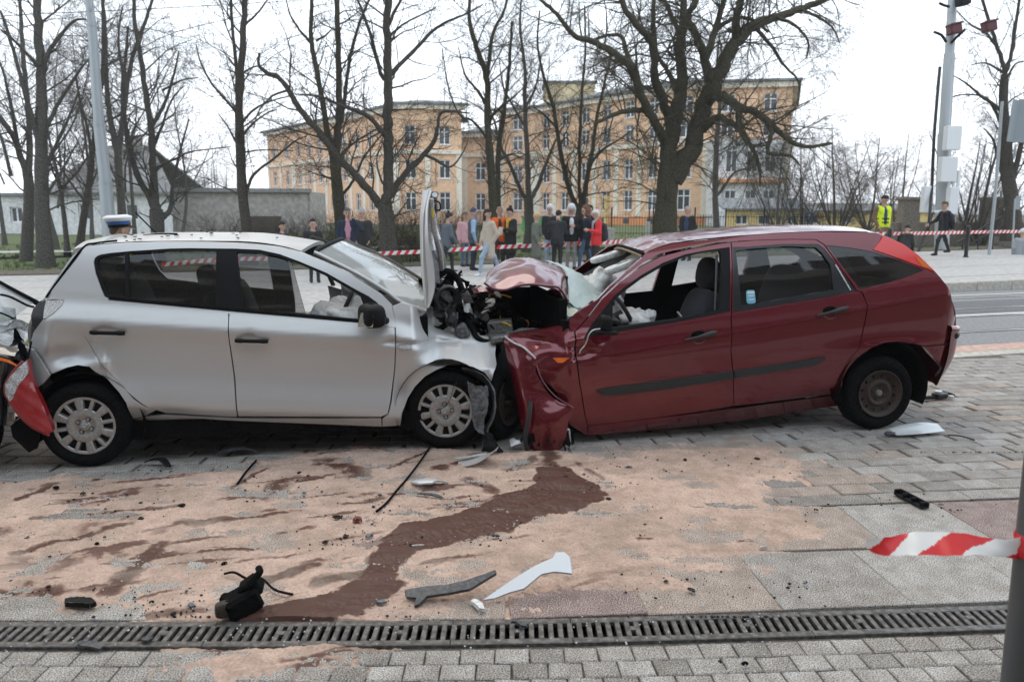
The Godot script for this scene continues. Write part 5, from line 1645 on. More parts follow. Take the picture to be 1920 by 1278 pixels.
# what is left of both engine bays
func build_engine(car: Node3D) -> void:
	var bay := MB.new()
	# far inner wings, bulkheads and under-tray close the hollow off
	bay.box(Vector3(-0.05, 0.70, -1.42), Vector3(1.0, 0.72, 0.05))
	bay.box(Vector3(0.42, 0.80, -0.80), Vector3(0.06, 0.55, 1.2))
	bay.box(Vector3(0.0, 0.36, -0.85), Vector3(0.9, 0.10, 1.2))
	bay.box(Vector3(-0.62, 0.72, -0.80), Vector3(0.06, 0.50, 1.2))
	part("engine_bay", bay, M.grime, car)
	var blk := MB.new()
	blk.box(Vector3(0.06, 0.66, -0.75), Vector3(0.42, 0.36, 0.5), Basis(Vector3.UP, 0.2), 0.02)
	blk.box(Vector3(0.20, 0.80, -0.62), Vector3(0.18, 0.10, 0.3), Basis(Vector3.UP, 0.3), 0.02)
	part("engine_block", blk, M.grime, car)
	var bt := MB.new()
	bt.box((V3([-0.019,0.851,-0.45]))[0], Vector3(0.19, 0.10, 0.16), Basis(Vector3.UP, -0.2) * Basis(Vector3.BACK, 0.12), 0.012)
	part("battery_box", bt, M.engine_alloy, car)
	var ab := MB.new()
	ab.box((V3([-0.032,0.778,-0.36]))[0], Vector3(0.20, 0.06, 0.2), Basis(Vector3.UP, 0.2) * Basis(Vector3.BACK, 0.1), 0.015)
	part("gearbox_case", ab, M.engine_alloy, car)
	part("orange_filler", puff((V3([0.17,0.861,-0.5]))[0], Vector3(0.09, 0.06, 0.08), Basis.IDENTITY, 0.6), M.orange_plastic, car)
	part("yellow_hose", tube_mesh(V3([-0.016,0.893,-0.36,0.017,0.88,-0.36,0.05,0.863,-0.36]), 0.007), M.yellow_plastic, car)
	part("cross_member", slab_of([V3([0.014,0.821,-0.34,0.138,0.843,-0.34,0.262,0.848,-0.34]), V3([0.013,0.781,-0.28,0.127,0.811,-0.28,0.251,0.833,-0.28])], 0.02), M.engine_alloy, car)
	part("white_cap", puff((V3([-0.109,1.058,-0.36]))[0], Vector3(0.075, 0.045, 0.06), Basis.IDENTITY, 0.55), M.white_plastic, car)
	part("white_cap_lug", puff((V3([-0.109,1.038,-0.36]))[0], Vector3(0.04, 0.05, 0.04), Basis.IDENTITY, 0.6), M.white_plastic, car)
	part("bonnet_hinge", slab_of([V3([-0.077,1.14,-0.3,-0.044,1.128,-0.3,-0.032,1.096,-0.3]), V3([-0.089,1.129,-0.3,-0.065,1.104,-0.3,-0.053,1.088,-0.3])], 0.01), M.bare_metal, car)
	part("torn_bonnet_edge", slab_of([V3([-0.231,1.144,-0.5,-0.175,1.172,-0.45,-0.11,1.153,-0.38]), V3([-0.23,1.113,-0.4,-0.166,1.132,-0.36,-0.086,1.118,-0.32])], 0.03), M.burgundy_chalky, car)
	part("fuse_box", slab_of([V3([-0.374,1.191,-0.6,-0.332,1.186,-0.6,-0.282,1.173,-0.6]), V3([-0.379,1.146,-0.5,-0.334,1.146,-0.5,-0.281,1.145,-0.5])], 0.015), M.bare_metal, car)
	part("headlamp_bowl", ring_mesh((V3([-0.433,1.076,-0.4]))[0], 0.09, 0.02, Basis(Vector3.UP, 0.5)), M.trim_gloss, car)
	part("headlamp_reflector", puff((V3([-0.437,1.062,-0.45]))[0], Vector3(0.14, 0.14, 0.06), Basis(Vector3.UP, 0.4), 0.8), M.liner, car)
	part("washer_bottle", puff((V3([-0.33,0.837,-0.32]))[0], Vector3(0.10, 0.12, 0.1), Basis(Vector3.BACK, 0.4), 0.5), M.liner, car)
	part("lamp_shell", slab_of([V3([-0.43,1.042,-0.34,-0.384,1.018,-0.33,-0.345,0.962,-0.32]), V3([-0.464,0.963,-0.33,-0.411,0.942,-0.3,-0.364,0.909,-0.3]), V3([-0.436,0.878,-0.3,-0.39,0.872,-0.28,-0.334,0.879,-0.28])], 0.05), M.trim_gloss, car)
	part("coolant_hose", tube_mesh(V3([-0.281,0.91,-0.4,-0.245,0.849,-0.36,-0.22,0.792,-0.3,-0.163,0.758,-0.3,-0.093,0.75,-0.34]), 0.022), M.rubber, car)
	part("coolant_hose", tube_mesh(V3([-0.496,1.23,-0.5,-0.422,1.278,-0.5,-0.35,1.228,-0.5,-0.306,1.129,-0.45,-0.263,1.089,-0.4]), 0.024), M.rubber, car)
	# splintered plastic and sheet, most of it black
	rng.seed = 2024
	var mats := [M.trim_gloss, M.trim, M.grime, M.rubber, M.trim_gloss, M.liner, M.trim, M.grime]
	for k in 120:
		var u := rng.randf()
		var v := rng.randf()
		var p := Vector3(lerpf(-0.56, 0.06, u), lerpf(0.76, 1.16, v), rng.randf_range(-1.1, -0.34))
		if k < 20:
			p = Vector3(rng.randf_range(-0.55, -0.30), rng.randf_range(1.02, 1.24), rng.randf_range(-1.0, -0.45))
		elif k >= 100:
			p = Vector3(rng.randf_range(-0.15, 0.38), rng.randf_range(0.74, 0.86), rng.randf_range(-1.0, -0.4))
		p.y = minf(p.y, 1.17 - maxf(0.0, p.x + 0.3) * 0.55) if k >= 20 else p.y
		var d := Vector3(rng.randf_range(-1, 1), rng.randf_range(-0.7, 0.7), rng.randf_range(-0.6, 0.6)).normalized()
		var s := d.cross(Vector3(rng.randf_range(-1, 1), rng.randf_range(-1, 1), 1)).normalized()
		var L := rng.randf_range(0.07, 0.22)
		var W := rng.randf_range(0.02, 0.09)
		var c := []
		for j in 3:
			var r := PackedVector3Array()
			for i in 3:
				r.append(p + d * L * (i - 1) * 0.5 + s * W * (j - 1) * rng.randf_range(0.3, 0.7) + d.cross(s) * rng.randf_range(-0.02, 0.02))
			c.append(r)
		var b := MB.new()
		b.slab(crumple(loft(c, 3, 3), 0.02, 8.0, k), d.cross(s) * 0.004)
		part("splintered_panel", b, mats[rng.randi() % 8] if k % 13 else M.bare_metal, car)
	for k in 16:
		var p := Vector3(rng.randf_range(-0.5, 0.0), rng.randf_range(0.8, 1.1), rng.randf_range(-0.7, -0.32))
		var pts := PackedVector3Array()
		for i in 5:
			pts.append(p)
			p += Vector3(rng.randf_range(-0.08, 0.1), rng.randf_range(-0.09, 0.05), rng.randf_range(-0.03, 0.04))
		part("torn_wire", tube_mesh(pts, rng.randf_range(0.003, 0.008), 5), [M.trim, M.rubber, M.yellow_plastic, M.rubber, M.bare_metal][k % 5], car)
	# scorched inner wing and tyre-side plastics between the two wrecks
	part("inner_wing", slab_of([V3([-0.032,0.771,-0.2,0.005,0.733,-0.18,0.027,0.686,-0.12]), V3([-0.089,0.57,-0.2,-0.022,0.576,-0.16,0.04,0.545,-0.1]), V3([-0.091,0.354,-0.25,-0.005,0.337,-0.22,0.065,0.339,-0.2])], 0.05), M.trim, car)
	part("bumper_beam", slab_of([V3([-0.041,0.722,-0.25,0.013,0.687,-0.5,0.092,0.627,-0.9]), V3([-0.057,0.518,-0.25,-0.004,0.509,-0.5,0.083,0.428,-0.9]), V3([-0.102,0.526,-0.22,-0.03,0.467,-0.5,0.055,0.428,-0.9])], 0.03), M.grime, car)

func build_dark_car() -> void:
	var base := Vector3(-4.6, 0, -0.80)
	car_base = base
	var car := thing("dark_car", "dark grey car pressed against the tail of the silver hatchback", "car", CARS + Basis(Vector3.UP, YAW) * base, YAW)
	var hood := [
		V3([-3.85,0.911,0.05,-3.82,0.906,-0.2,-3.976,0.889,-0.8,-4.104,0.859,-1.4]),
		V3([-3.604,0.905,0.05,-3.594,0.9,-0.2,-3.722,0.899,-0.8,-3.905,0.868,-1.4]),
		V3([-3.406,0.825,0.02,-3.433,0.86,-0.2,-3.614,0.881,-0.8,-3.807,0.844,-1.4]),
		V3([-3.29,0.789,0,-3.324,0.82,-0.2,-3.484,0.828,-0.7,-3.702,0.811,-1.3]),
		V3([-3.261,0.706,-0.02,-3.301,0.709,-0.2,-3.479,0.721,-0.7,-3.697,0.689,-1.3])]
	var hm := MB.new()
	hm.slab(crumple(loft(hood, 6, 6), 0.022, 2.2, 31), Vector3(0, -0.02, 0))
	part("bonnet", hm, M.dark_paint, car)
	var ws := [
		V3([-3.77,0.913,-0.1,-3.784,0.923,-0.4,-3.83,0.906,-0.8,-3.883,0.874,-1.35,-3.746,0.99,-1.45]),
		V3([-4.107,1.156,-0.25,-4.076,1.158,-0.5,-4.055,1.155,-0.8,-4.03,1.157,-1.3,-3.906,1.111,-1.4]),
		V3([-4.448,1.434,-0.35,-4.375,1.433,-0.5,-4.374,1.432,-0.8,-4.321,1.434,-1.25,-4.155,1.294,-1.35])]
	var wm := MB.new()
	wm.grid(loft(ws, 5, 5))
	part("windscreen", wm, M.pane_screen, car)
	part("screen_pillar", tube_mesh(V3([-3.722,0.979,-1.47,-3.753,1.001,-1.47,-3.914,1.118,-1.42,-4.164,1.301,-1.37]), 0.022), M.rubber, car)
	part("wiper", tube_mesh(V3([-3.794,0.984,-0.9,-3.785,0.955,-1,-3.756,0.904,-1.1]), 0.007), M.rubber, car)
	part("wiper", tube_mesh(V3([-3.878,1.084,-1.2,-3.824,1.056,-1.25,-3.755,0.98,-1.35,-3.728,0.96,-1.4]), 0.009), M.rubber, car)
	var nose := [
		V3([-3.97,0.882,0.06,-3.533,0.856,0.08,-3.359,0.802,0.06,-3.305,0.765,0,-3.337,0.673,-0.2]),
		V3([-3.994,0.577,0.08,-3.549,0.6,0.1,-3.399,0.625,0.08,-3.357,0.603,0.02,-3.398,0.527,-0.2]),
		V3([-4.027,0.431,0.05,-3.59,0.379,0.06,-3.472,0.336,0.05,-3.412,0.319,0,-3.449,0.266,-0.2])]
	var nm := MB.new()
	nm.slab(crumple(loft(nose, 5, 5), 0.02, 3.0, 5), Vector3(0, 0, -0.02))
	part("front_wing", nm, M.dark_paint, car)
	part("indicator", slab_of([V3([-3.379,0.807,0.085,-3.312,0.782,0.07,-3.276,0.738,0.03]), V3([-3.373,0.787,0.09,-3.312,0.765,0.075,-3.281,0.728,0.035])], 0.0), M.orange_lens, car)
	var body := MB.new()
	body.prism(V2([-3.95, 0.28, -3.95, 0.93, -4.2, 0.97, -4.85, 1.40, -5.2, 1.46, -6.5, 1.44, -7.15, 1.05, -7.35, 0.95, -7.38, 0.4, -7.2, 0.28]), -1.6, -0.06, Transform3D.IDENTITY, 0.03)
	var sg := MB.new()
	sg.prism(V2([-4.5, 1.0, -4.95, 1.34, -5.55, 1.38, -5.6, 0.98]), -0.07, -0.052)
	sg.prism(V2([-5.68, 0.98, -5.63, 1.38, -6.4, 1.37, -6.85, 1.0]), -0.07, -0.052)
	part("side_glass", sg, M.trim_gloss, car)
	wheel(car, "rear_wheel", Vector3(-6.4, 0.3, 0.0) - base, 0.31, Basis.IDENTITY, "steel")
	part("body", body, M.dark_paint, car)
	wheel(car, "front_wheel", Vector3(-3.78, 0.3, 0.02) - base, 0.31, Basis.IDENTITY, "steel")
	wheel(car, "front_wheel", Vector3(-3.78, 0.3, -1.5) - base, 0.31, Basis.IDENTITY, "steel")
	# crumpled scrap wedged between the two bumpers
	rng.seed = 88
	for k in 9:
		var p := Vector3(rng.randf_range(-3.42, -3.25), rng.randf_range(0.42, 0.72), rng.randf_range(-0.4, -0.08))
		var d := Vector3(rng.randf_range(-1, 1), rng.randf_range(-1, 1), 0.2).normalized()
		part("wedged_scrap", slab_of([PackedVector3Array([p, p + d * 0.1, p + d * 0.18]), PackedVector3Array([p + Vector3(0.03, 0.05, 0), p + d * 0.1 + Vector3(0.05, 0.03, 0.02), p + d * 0.2 + Vector3(0.02, 0.04, 0)])], 0.03), [M.trim, M.rubber, M.dark_paint, M.grime][k % 4], car)

# the tail lamp torn off the silver car, hanging by its wires
func build_lamp() -> void:
	var base := Vector3(-3.35, 0, 0.06)
	car_base = base
	var o := thing("hanging_tail_lamp", "torn off red and clear tail lamp hanging beside the silver car's rear wheel", "tail lamp", CARS + Basis(Vector3.UP, YAW) * base, YAW)
	var f := func(p: Vector2) -> float: return 0.10 - 2.6 * pow(p.x + 3.33 - (p.y - 0.6) * -0.42, 2.0) + 0.006 * sin(p.x * 60.0 + p.y * 25.0) * sin(p.y * 40.0)
	part("red_lens", panel(V2([-3.221,0.767,-3.204,0.671,-3.175,0.564,-3.134,0.455,-3.089,0.298,-3.11,0.281,-3.202,0.339,-3.272,0.421,-3.315,0.509,-3.294,0.529,-3.254,0.62,-3.21,0.682]), f, 0.02, [], 0.0, 0.04), M.red_lens_deep, o)
	part("clear_lens", panel(V2([-3.224,0.763,-3.209,0.685,-3.253,0.623,-3.294,0.533,-3.315,0.512,-3.338,0.566,-3.329,0.63,-3.277,0.705]), f, 0.02, [], -0.003, 0.04), M.clear_lens, o)
	part("lens_rim", tube_mesh(V3([-3.216,0.772,0.09,-3.284,0.706,0.08,-3.34,0.628,0.07,-3.35,0.557,0.07,-3.316,0.494,0.08,-3.273,0.41,0.08,-3.203,0.328,0.08,-3.109,0.267,0.07]), 0.008), M.red_lens_deep, o)
	part("wire", tube_mesh(V3([-3.244,0.714,0.02,-3.229,0.777,-0.02,-3.216,0.877,-0.06]), 0.006), M.rubber, o)


# ---------------------------------------------------------------- trees
var tree_b: MB
var twig_count := 0

# a side branch: a bent tube that carries shorter ones
func sprout(p: Vector3, d: Vector3, L: float, r: float, level: int, droop: float) -> void:
	var n := 4 if level > 1 else 3
	var pts := PackedVector3Array([p])
	var rr := PackedFloat32Array([r])
	var dir := d
	var q := p
	for i in n:
		dir = (dir + Vector3(rng.randf_range(-1, 1), rng.randf_range(-1, 1), rng.randf_range(-1, 1)) * 0.28 + Vector3(0, droop, 0)).normalized()
		q += dir * L / n
		pts.append(q)
		rr.append(lerpf(r, r * 0.3, float(i + 1) / n))
	tree_b.tube(pts, rr, 4 if r > 0.02 else 3, false)
	twig_count += 1
	if level <= 0:
		return
	var kids := int(L * (4.0 if level > 1 else 6.0)) + 2
	for k in kids:
		var t := rng.randf_range(0.2, 1.0) * n
		var i := mini(int(t), n - 1)
		var at := pts[i].lerp(pts[i + 1], t - i)
		var axis := (pts[i + 1] - pts[i]).normalized()
		var side := axis.cross(Vector3(rng.randf_range(-1, 1), rng.randf_range(-1, 1), rng.randf_range(-1, 1))).normalized()
		sprout(at, (axis * 0.75 + side * rng.randf_range(0.5, 1.0)).normalized(), L * rng.randf_range(0.28, 0.55), maxf(lerpf(r, r * 0.3, t / n) * 0.6, 0.0042), level - 1, droop * 1.2)

# limbs: [points, radius at the start, at the end]; the first is the trunk
func tree(called: String, label: String, limbs: Array, m: Material, sd: int, dens := 1.0, droop := 0.03, twig := 1.0, group := "bare trees along the park", level := 2) -> void:
	rng.seed = sd
	var foot: Vector3 = limbs[0][0][0]
	foot.y -= 0.15
	var o := thing(called, label, "tree", foot, 0.0, group)
	var tb := MB.new()
	tree_b = MB.new()
	for n in limbs.size():
		var p: PackedVector3Array = limbs[n][0]
		var c := curve3(p, 5)
		for i in c.size():
			c[i] -= foot
		var rr := PackedFloat32Array()
		var wob := 0.0
		for i in c.size():
			var t := float(i) / (c.size() - 1)
			var r := lerpf(limbs[n][1], limbs[n][2], t)
			if n == 0:
				r *= 1.0 + 0.55 * pow(1.0 - t, 14.0)
			rr.append(r * (1.0 + rng.randf_range(-0.07, 0.07)))
			if i > 0 and n > 0:
				c[i] += Vector3(rng.randf_range(-1, 1), rng.randf_range(-1, 1), rng.randf_range(-1, 1)) * r * 0.22
		if n == 0:
			c[0].y = -0.3
			tb.tube(c, rr, 12)
		else:
			tree_b.tube(c, rr, 8 if rr[0] > 0.08 else 6)
		# side branches along it
		var run := 0.0
		var next := rng.randf_range(0.3, 0.8)
		for i in range(1, c.size()):
			var seg := c[i - 1].distance_to(c[i])
			run += seg
			while run > next:
				next += rng.randf_range(0.24, 0.56) / dens
				if (n == 0 and float(i) / c.size() < 0.45):
					continue
				var axis := (c[i] - c[i - 1]).normalized()
				var side := axis.cross(Vector3(rng.randf_range(-1, 1), rng.randf_range(-0.4, 0.4), rng.randf_range(-1, 1))).normalized()
				var r0 := minf(rr[i] * 0.32, 0.03)
				sprout(c[i - 1].lerp(c[i], rng.randf()), (axis * rng.randf_range(0.2, 0.8) + side + Vector3(0, 0.25, 0)).normalized(), rng.randf_range(0.7, 2.4) * twig, maxf(r0, 0.007), level, droop)
	put("trunk", tb, m, o)
	put("crown", tree_b, m, o)

# a tree grown from its foot alone
func wild_tree(called: String, label: String, foot: Vector3, height: float, spread: float, stems: int, m: Material, sd: int, group: String, r0 := 0.12, dens := 1.0, level := 2) -> void:
	rng.seed = sd * 7 + 1
	var limbs := []
	for k in stems:
		var a := rng.randf() * TAU
		var h := height * (1.0 if k == 0 else rng.randf_range(0.55, 0.95))
		var lean := spread * (0.15 if k == 0 else rng.randf_range(0.5, 1.0))
		var y0 := 0.0 if k == 0 or stems > 5 else rng.randf_range(0.15, 0.5) * height
		var p := PackedVector3Array()
		var w := Vector3(rng.randf_range(-1, 1), 0, rng.randf_range(-1, 1)) * 0.03 * height
		for i in 5:
			var t := i / 4.0
			p.append(foot + Vector3(cos(a) * lean * pow(t, 0.8), y0 + (h - y0) * t, sin(a) * lean * pow(t, 0.8)) + w * sin(t * 5.0 + k))
		limbs.append([p, r0 * (1.0 if k == 0 else 0.5), 0.015])
	tree(called, label, limbs, m, sd, dens, 0.05, height / 9.0, group, level)

func build_trees() -> void:
	for q in [["bark_dark", lin(0.052, 0.046, 0.038), lin(0.135, 0.122, 0.10)], ["bark_moss", lin(0.052, 0.046, 0.032), lin(0.14, 0.126, 0.088)], ["bark_grey", lin(0.072, 0.066, 0.057), lin(0.165, 0.152, 0.132)], ["bark_brown", lin(0.045, 0.036, 0.027), lin(0.12, 0.098, 0.075)]]:
		var m := rough_mat(q[0], q[1], q[2], 0.9, 0.95, 0.035, 3.0)
		m.metallic_specular = 0.15
	var k := 28.0 / 1480.0
	# the old forked tree beside the red car's roof
	tree("old_tree", "massive old mossy tree forking low with drooping limbs above the red car", [
		[V3([5.39,0.16,-28,5.38,1,-28,5.4,2.05,-28,5.43,3.02,-28,5.46,3.69,-28]), 23 * k, 17 * k],
		[V3([5.41,2.96,-28,5.46,3.96,-28,5.64,5.19,-28,5.81,6.08,-28,5.69,7.22,-28,5.79,7.99,-28,5.78,9.43,-28]), 17 * k, 5 * k],
		[V3([5.6,2.87,-28,6.13,3.69,-28,6.42,4.69,-28,6.75,5.79,-28,7.22,6.7,-28,7.73,7.54,-28.4,8.39,8.11,-28.8,9.33,8.51,-29.2,10.15,8.8,-29.4,11.19,9.19,-29.6,11.98,9.57,-29.8]), 19 * k, 3.5 * k],
		[V3([5.5,4.76,-28,5.35,5.03,-28,4.94,5.7,-27.4,4.68,6.22,-27,4.53,7.01,-26.6,4.04,7.47,-26.2,3.53,7.98,-26,3.32,8.72,-26]), 10 * k, 4 * k],
		[V3([5.34,3.96,-28,5.19,4.24,-27.8,4.72,4.7,-27,4.18,5.44,-26.4,3.81,6.23,-26,3.06,6.65,-25.6,2.51,6.88,-25.4,1.88,7.05,-25.2,1.36,7.59,-25,0.86,8,-25]), 10 * k, 2.5 * k],
		[V3([3.81,6.23,-26,3.72,6.69,-26.6,3.57,7.37,-27,3.18,7.5,-27.4,2.67,7.39,-27.6]), 5 * k, 2 * k],
		[V3([4.5,5.08,-27,4.31,5.04,-26.8,3.54,4.92,-26.4,2.91,4.64,-26,2.61,4.48,-26]), 6 * k, 2 * k],
		[V3([5.78,5.65,-28,5.67,5.97,-28.4,5.41,6.75,-29,5.11,7.25,-29.4]), 7 * k, 3 * k],
		[V3([4.67,6.52,-27,4.71,7.4,-27.4,4.69,8.08,-27.6,4.76,9.04,-27.8]), 6 * k, 3 * k],
		[V3([5.78,7.39,-28,5.66,8.07,-28.6,5.35,8.88,-29,5.18,9.53,-29]), 5 * k, 3 * k],
		[V3([6.73,6.17,-28,6.38,6.88,-27.4,5.96,7.48,-27,5.66,7.95,-26.8,5.84,8.29,-26.6,5.87,8.89,-26.6]), 9 * k, 4 * k],
		[V3([6.46,6.8,-27.6,6.75,7.4,-28,7.01,8.08,-28.4,7.28,8.91,-28.6,7.33,9.42,-28.6]), 7 * k, 4 * k],
		[V3([6.95,7.78,-28.4,7.09,7.96,-28.4,7.67,8.32,-28.6,8.38,8.29,-28.8,8.96,7.95,-29]), 5 * k, 2.5 * k],
		[V3([7.69,7.47,-28.4,7.53,8.13,-27.8,7.57,8.65,-27.6,7.6,9.15,-27.6]), 8 * k, 5 * k],
		[V3([6.67,5.47,-28,6.85,5.56,-27.6,7.11,5.5,-27.2,7.49,5.17,-27,8,4.9,-26.6,8.5,4.47,-26.4,8.99,3.98,-26.2,9.52,3.8,-26,10.23,3.91,-26]), 10 * k, 2.5 * k],
		[V3([6.58,4.49,-28,6.89,4.87,-27.4,7.16,4.7,-27,7.54,4.39,-26.8,7.8,3.96,-26.6,8.04,3.48,-26.5,8.19,2.9,-26.5]), 7 * k, 2 * k],
		[V3([7.46,5.13,-27,7.54,4.3,-26.6,7.88,3.71,-26.4,8.07,3.14,-26.3,8.13,2.55,-26.3]), 6 * k, 1.5 * k],
		[V3([8.18,4.81,-26.6,8.37,4.27,-26.2,8.24,3.63,-26,8.88,3.5,-25.8,9.2,3.2,-25.8]), 5 * k, 1.5 * k],
		[V3([8.39,8.08,-28.8,8.93,7.36,-28.4,9.28,6.73,-28.2,9.73,6.21,-28,9.85,5.73,-28]), 4 * k, 1.2 * k],
		[V3([9.27,8.42,-29,9.78,8.07,-28.6,10.18,7.49,-28.4,10.14,6.94,-28.4]), 4 * k, 1.2 * k],
		[V3([10.15,8.8,-29.4,10.61,8.48,-29,11.19,8.12,-29,11.5,7.59,-29]), 3.5 * k, 1.2 * k]], M.bark_moss, 11, 2.0, -0.06, 1.1)
	k = 24.0 / 1480.0
	tree("park_tree", "tall dark tree with a wide V of limbs behind the upright silver bonnet", [
		[V3([-3.72,0.35,-24,-3.74,0.78,-24,-3.77,1.47,-24,-3.81,1.86,-24,-3.8,2.07,-24]), 17 * k, 13 * k],
		[V3([-3.8,1.93,-24,-3.71,2.4,-24,-3.67,3.44,-24,-3.66,4.54,-24,-3.63,5.63,-24,-3.63,6.7,-24,-3.58,7.75,-24,-3.54,8.62,-24]), 11 * k, 6 * k],
		[V3([-3.84,1.81,-24,-3.99,1.96,-24,-4.37,2.53,-23.7,-5.02,3.29,-23.4,-5.5,3.97,-23.2,-5.97,4.58,-23,-6.22,5.07,-22.8,-6.51,5.43,-22.8,-6.74,5.51,-22.7,-6.95,5.71,-22.6,-6.92,6.02,-22.6]), 8.5 * k, 2 * k],
		[V3([-3.73,2.13,-24,-3.55,2.42,-24.2,-3.18,2.97,-24.5,-2.72,3.42,-24.7,-2.37,3.96,-24.9,-2.29,4.31,-25,-2.19,4.72,-25,-1.8,4.77,-25,-1.31,4.72,-25]), 7 * k, 1.5 * k],
		[V3([-2.67,3.46,-24.7,-2.35,3.31,-24.6,-1.94,3.08,-24.5,-1.72,3.19,-24.5,-1.47,3.54,-24.5,-1.32,3.88,-24.5]), 3.5 * k, 1 * k],
		[V3([-3.67,3.87,-24,-3.84,4.08,-23.8,-4.17,4.48,-23.5,-4.67,4.66,-23.3,-4.98,4.77,-23.2,-5.41,4.94,-23,-6.06,4.97,-22.8]), 5.5 * k, 1.2 * k],
		[V3([-3.62,5.54,-24,-3.53,5.79,-24.2,-3.05,6.34,-24.6,-2.51,7.01,-25,-2.06,7.39,-25.2,-1.37,7.72,-25.4,-0.9,8,-25.5]), 5 * k, 1.2 * k],
		[V3([-3.61,6.58,-24,-3.51,6.8,-24,-3.09,7.17,-24.2,-2.23,7.67,-24.5]), 3.5 * k, 1.2 * k],
		[V3([-3.65,5.54,-24,-3.8,5.7,-23.8,-3.98,6.57,-23.4,-4.14,7.14,-23.2,-4.31,7.64,-23]), 4.5 * k, 2 * k],
		[V3([-3.6,7.02,-24,-3.44,7.55,-24.4,-3.19,8.05,-24.6]), 4 * k, 2 * k],
		[V3([-3.69,2.47,-24,-3.87,2.63,-23.9,-3.99,3.24,-23.8,-3.8,3.69,-23.7]), 2.5 * k, 1 * k],
		[V3([-6.22,5.07,-22.8,-6.63,4.89,-22.6,-6.97,4.44,-22.4,-7.08,4,-22.3]), 2.5 * k, 0.8 * k],
		[V3([-5.06,3.27,-23.4,-4.7,3.7,-23.8,-4.09,4.1,-24,-3.48,4.5,-24.2]), 2.5 * k, 0.8 * k]], M.bark_dark, 21, 1.35, 0.02)
	tree("park_tree", "slim two stemmed tree to the left of the wide V tree", [
		[V3([-5.55,0.62,-26,-5.59,1.45,-26,-5.65,2.37,-26,-5.7,3.28,-26,-5.71,3.55,-26]), 13 * k, 10 * k],
		[V3([-5.71,3.46,-26,-5.6,4.21,-26,-5.53,4.78,-26,-5.47,6.53,-26,-5.47,8.25,-26,-5.43,9.04,-26]), 8 * k, 4 * k],
		[V3([-5.71,3.38,-26,-5.82,3.86,-25.8,-5.92,5.02,-25.6,-6.08,6.16,-25.5,-6.17,6.99,-25.4,-6.12,8.1,-25.4,-6.23,8.71,-25.4]), 6.5 * k, 3 * k],
		[V3([-5.56,4.38,-26,-5.41,4.78,-26,-5.21,6.28,-26.2,-4.85,7.66,-26.4,-4.47,8.54,-26.5]), 4.5 * k, 2 * k],
		[V3([-5.53,2.28,-26,-5.35,2.45,-26,-5.08,2.79,-25.9,-4.73,3.45,-25.8,-4.22,4.04,-25.7,-3.78,4.42,-25.6]), 3.5 * k, 1 * k],
		[V3([-6.18,6.86,-25.4,-6.41,7.13,-25.2,-6.66,7.55,-25,-6.79,8.08,-25]), 3 * k, 1 * k],
		[V3([-6.03,6.92,-25.4,-5.72,7.08,-25.4,-5.49,7.35,-25.5]), 2.5 * k, 1 * k]], M.bark_moss, 31, 1.2, 0.04)
	tree("park_tree", "straight tall tree standing alone before the grey wall", [
		[V3([-8.3,0.53,-25,-8.33,1.27,-25,-8.4,2.34,-25,-8.39,3.8,-25,-8.37,4.66,-25]), 11 * k, 8 * k],
		[V3([-8.38,4.59,-25,-8.25,5.79,-25,-8.14,6.9,-25,-8.01,8,-25,-7.95,8.75,-25]), 7.5 * k, 4.5 * k],
		[V3([-8.43,3.96,-25,-8.44,4.66,-25,-8.37,5.79,-25,-8.43,6.9,-25,-8.44,8,-25,-8.47,8.6,-25]), 4.5 * k, 2 * k],
		[V3([-8.38,2.21,-25,-8.23,2.46,-25,-8.02,2.88,-25,-7.35,3.32,-24.8,-6.62,3.83,-24.6,-6.2,3.99,-24.5]), 4 * k, 1 * k],
		[V3([-8.27,4.44,-25,-8.18,4.56,-25,-7.87,4.92,-25.2,-7.37,5.17,-25.4,-6.9,5.3,-25.5]), 3 * k, 1 * k],
		[V3([-8.29,4.04,-25,-8.03,4.36,-25,-7.52,4.72,-25,-7.19,4.83,-25]), 2.5 * k, 1 * k],
		[V3([-8.44,3.72,-25,-8.55,3.93,-25,-8.7,4.35,-24.8,-8.92,4.65,-24.8]), 2.5 * k, 1 * k],
		[V3([-8.41,4.63,-25,-8.48,4.77,-25,-9.02,5.55,-24.6,-9.25,6.18,-24.4,-9.32,6.58,-24.4]), 3.2 * k, 0.9 * k],
		[V3([-8.11,7.09,-25,-8.05,7.29,-25,-7.72,7.67,-25.2,-7.4,8.18,-25.4]), 3 * k, 1.2 * k],
		[V3([-8.37,3.48,-25,-8.19,3.57,-25,-7.63,3.64,-25.2,-6.86,3.62,-25.4]), 2.2 * k, 0.8 * k],
		[V3([-8.24,5.85,-25,-8.07,6.11,-25.4,-7.69,6.3,-25.8]), 2.2 * k, 0.8 * k]], M.bark_dark, 41, 1.2, 0.05)
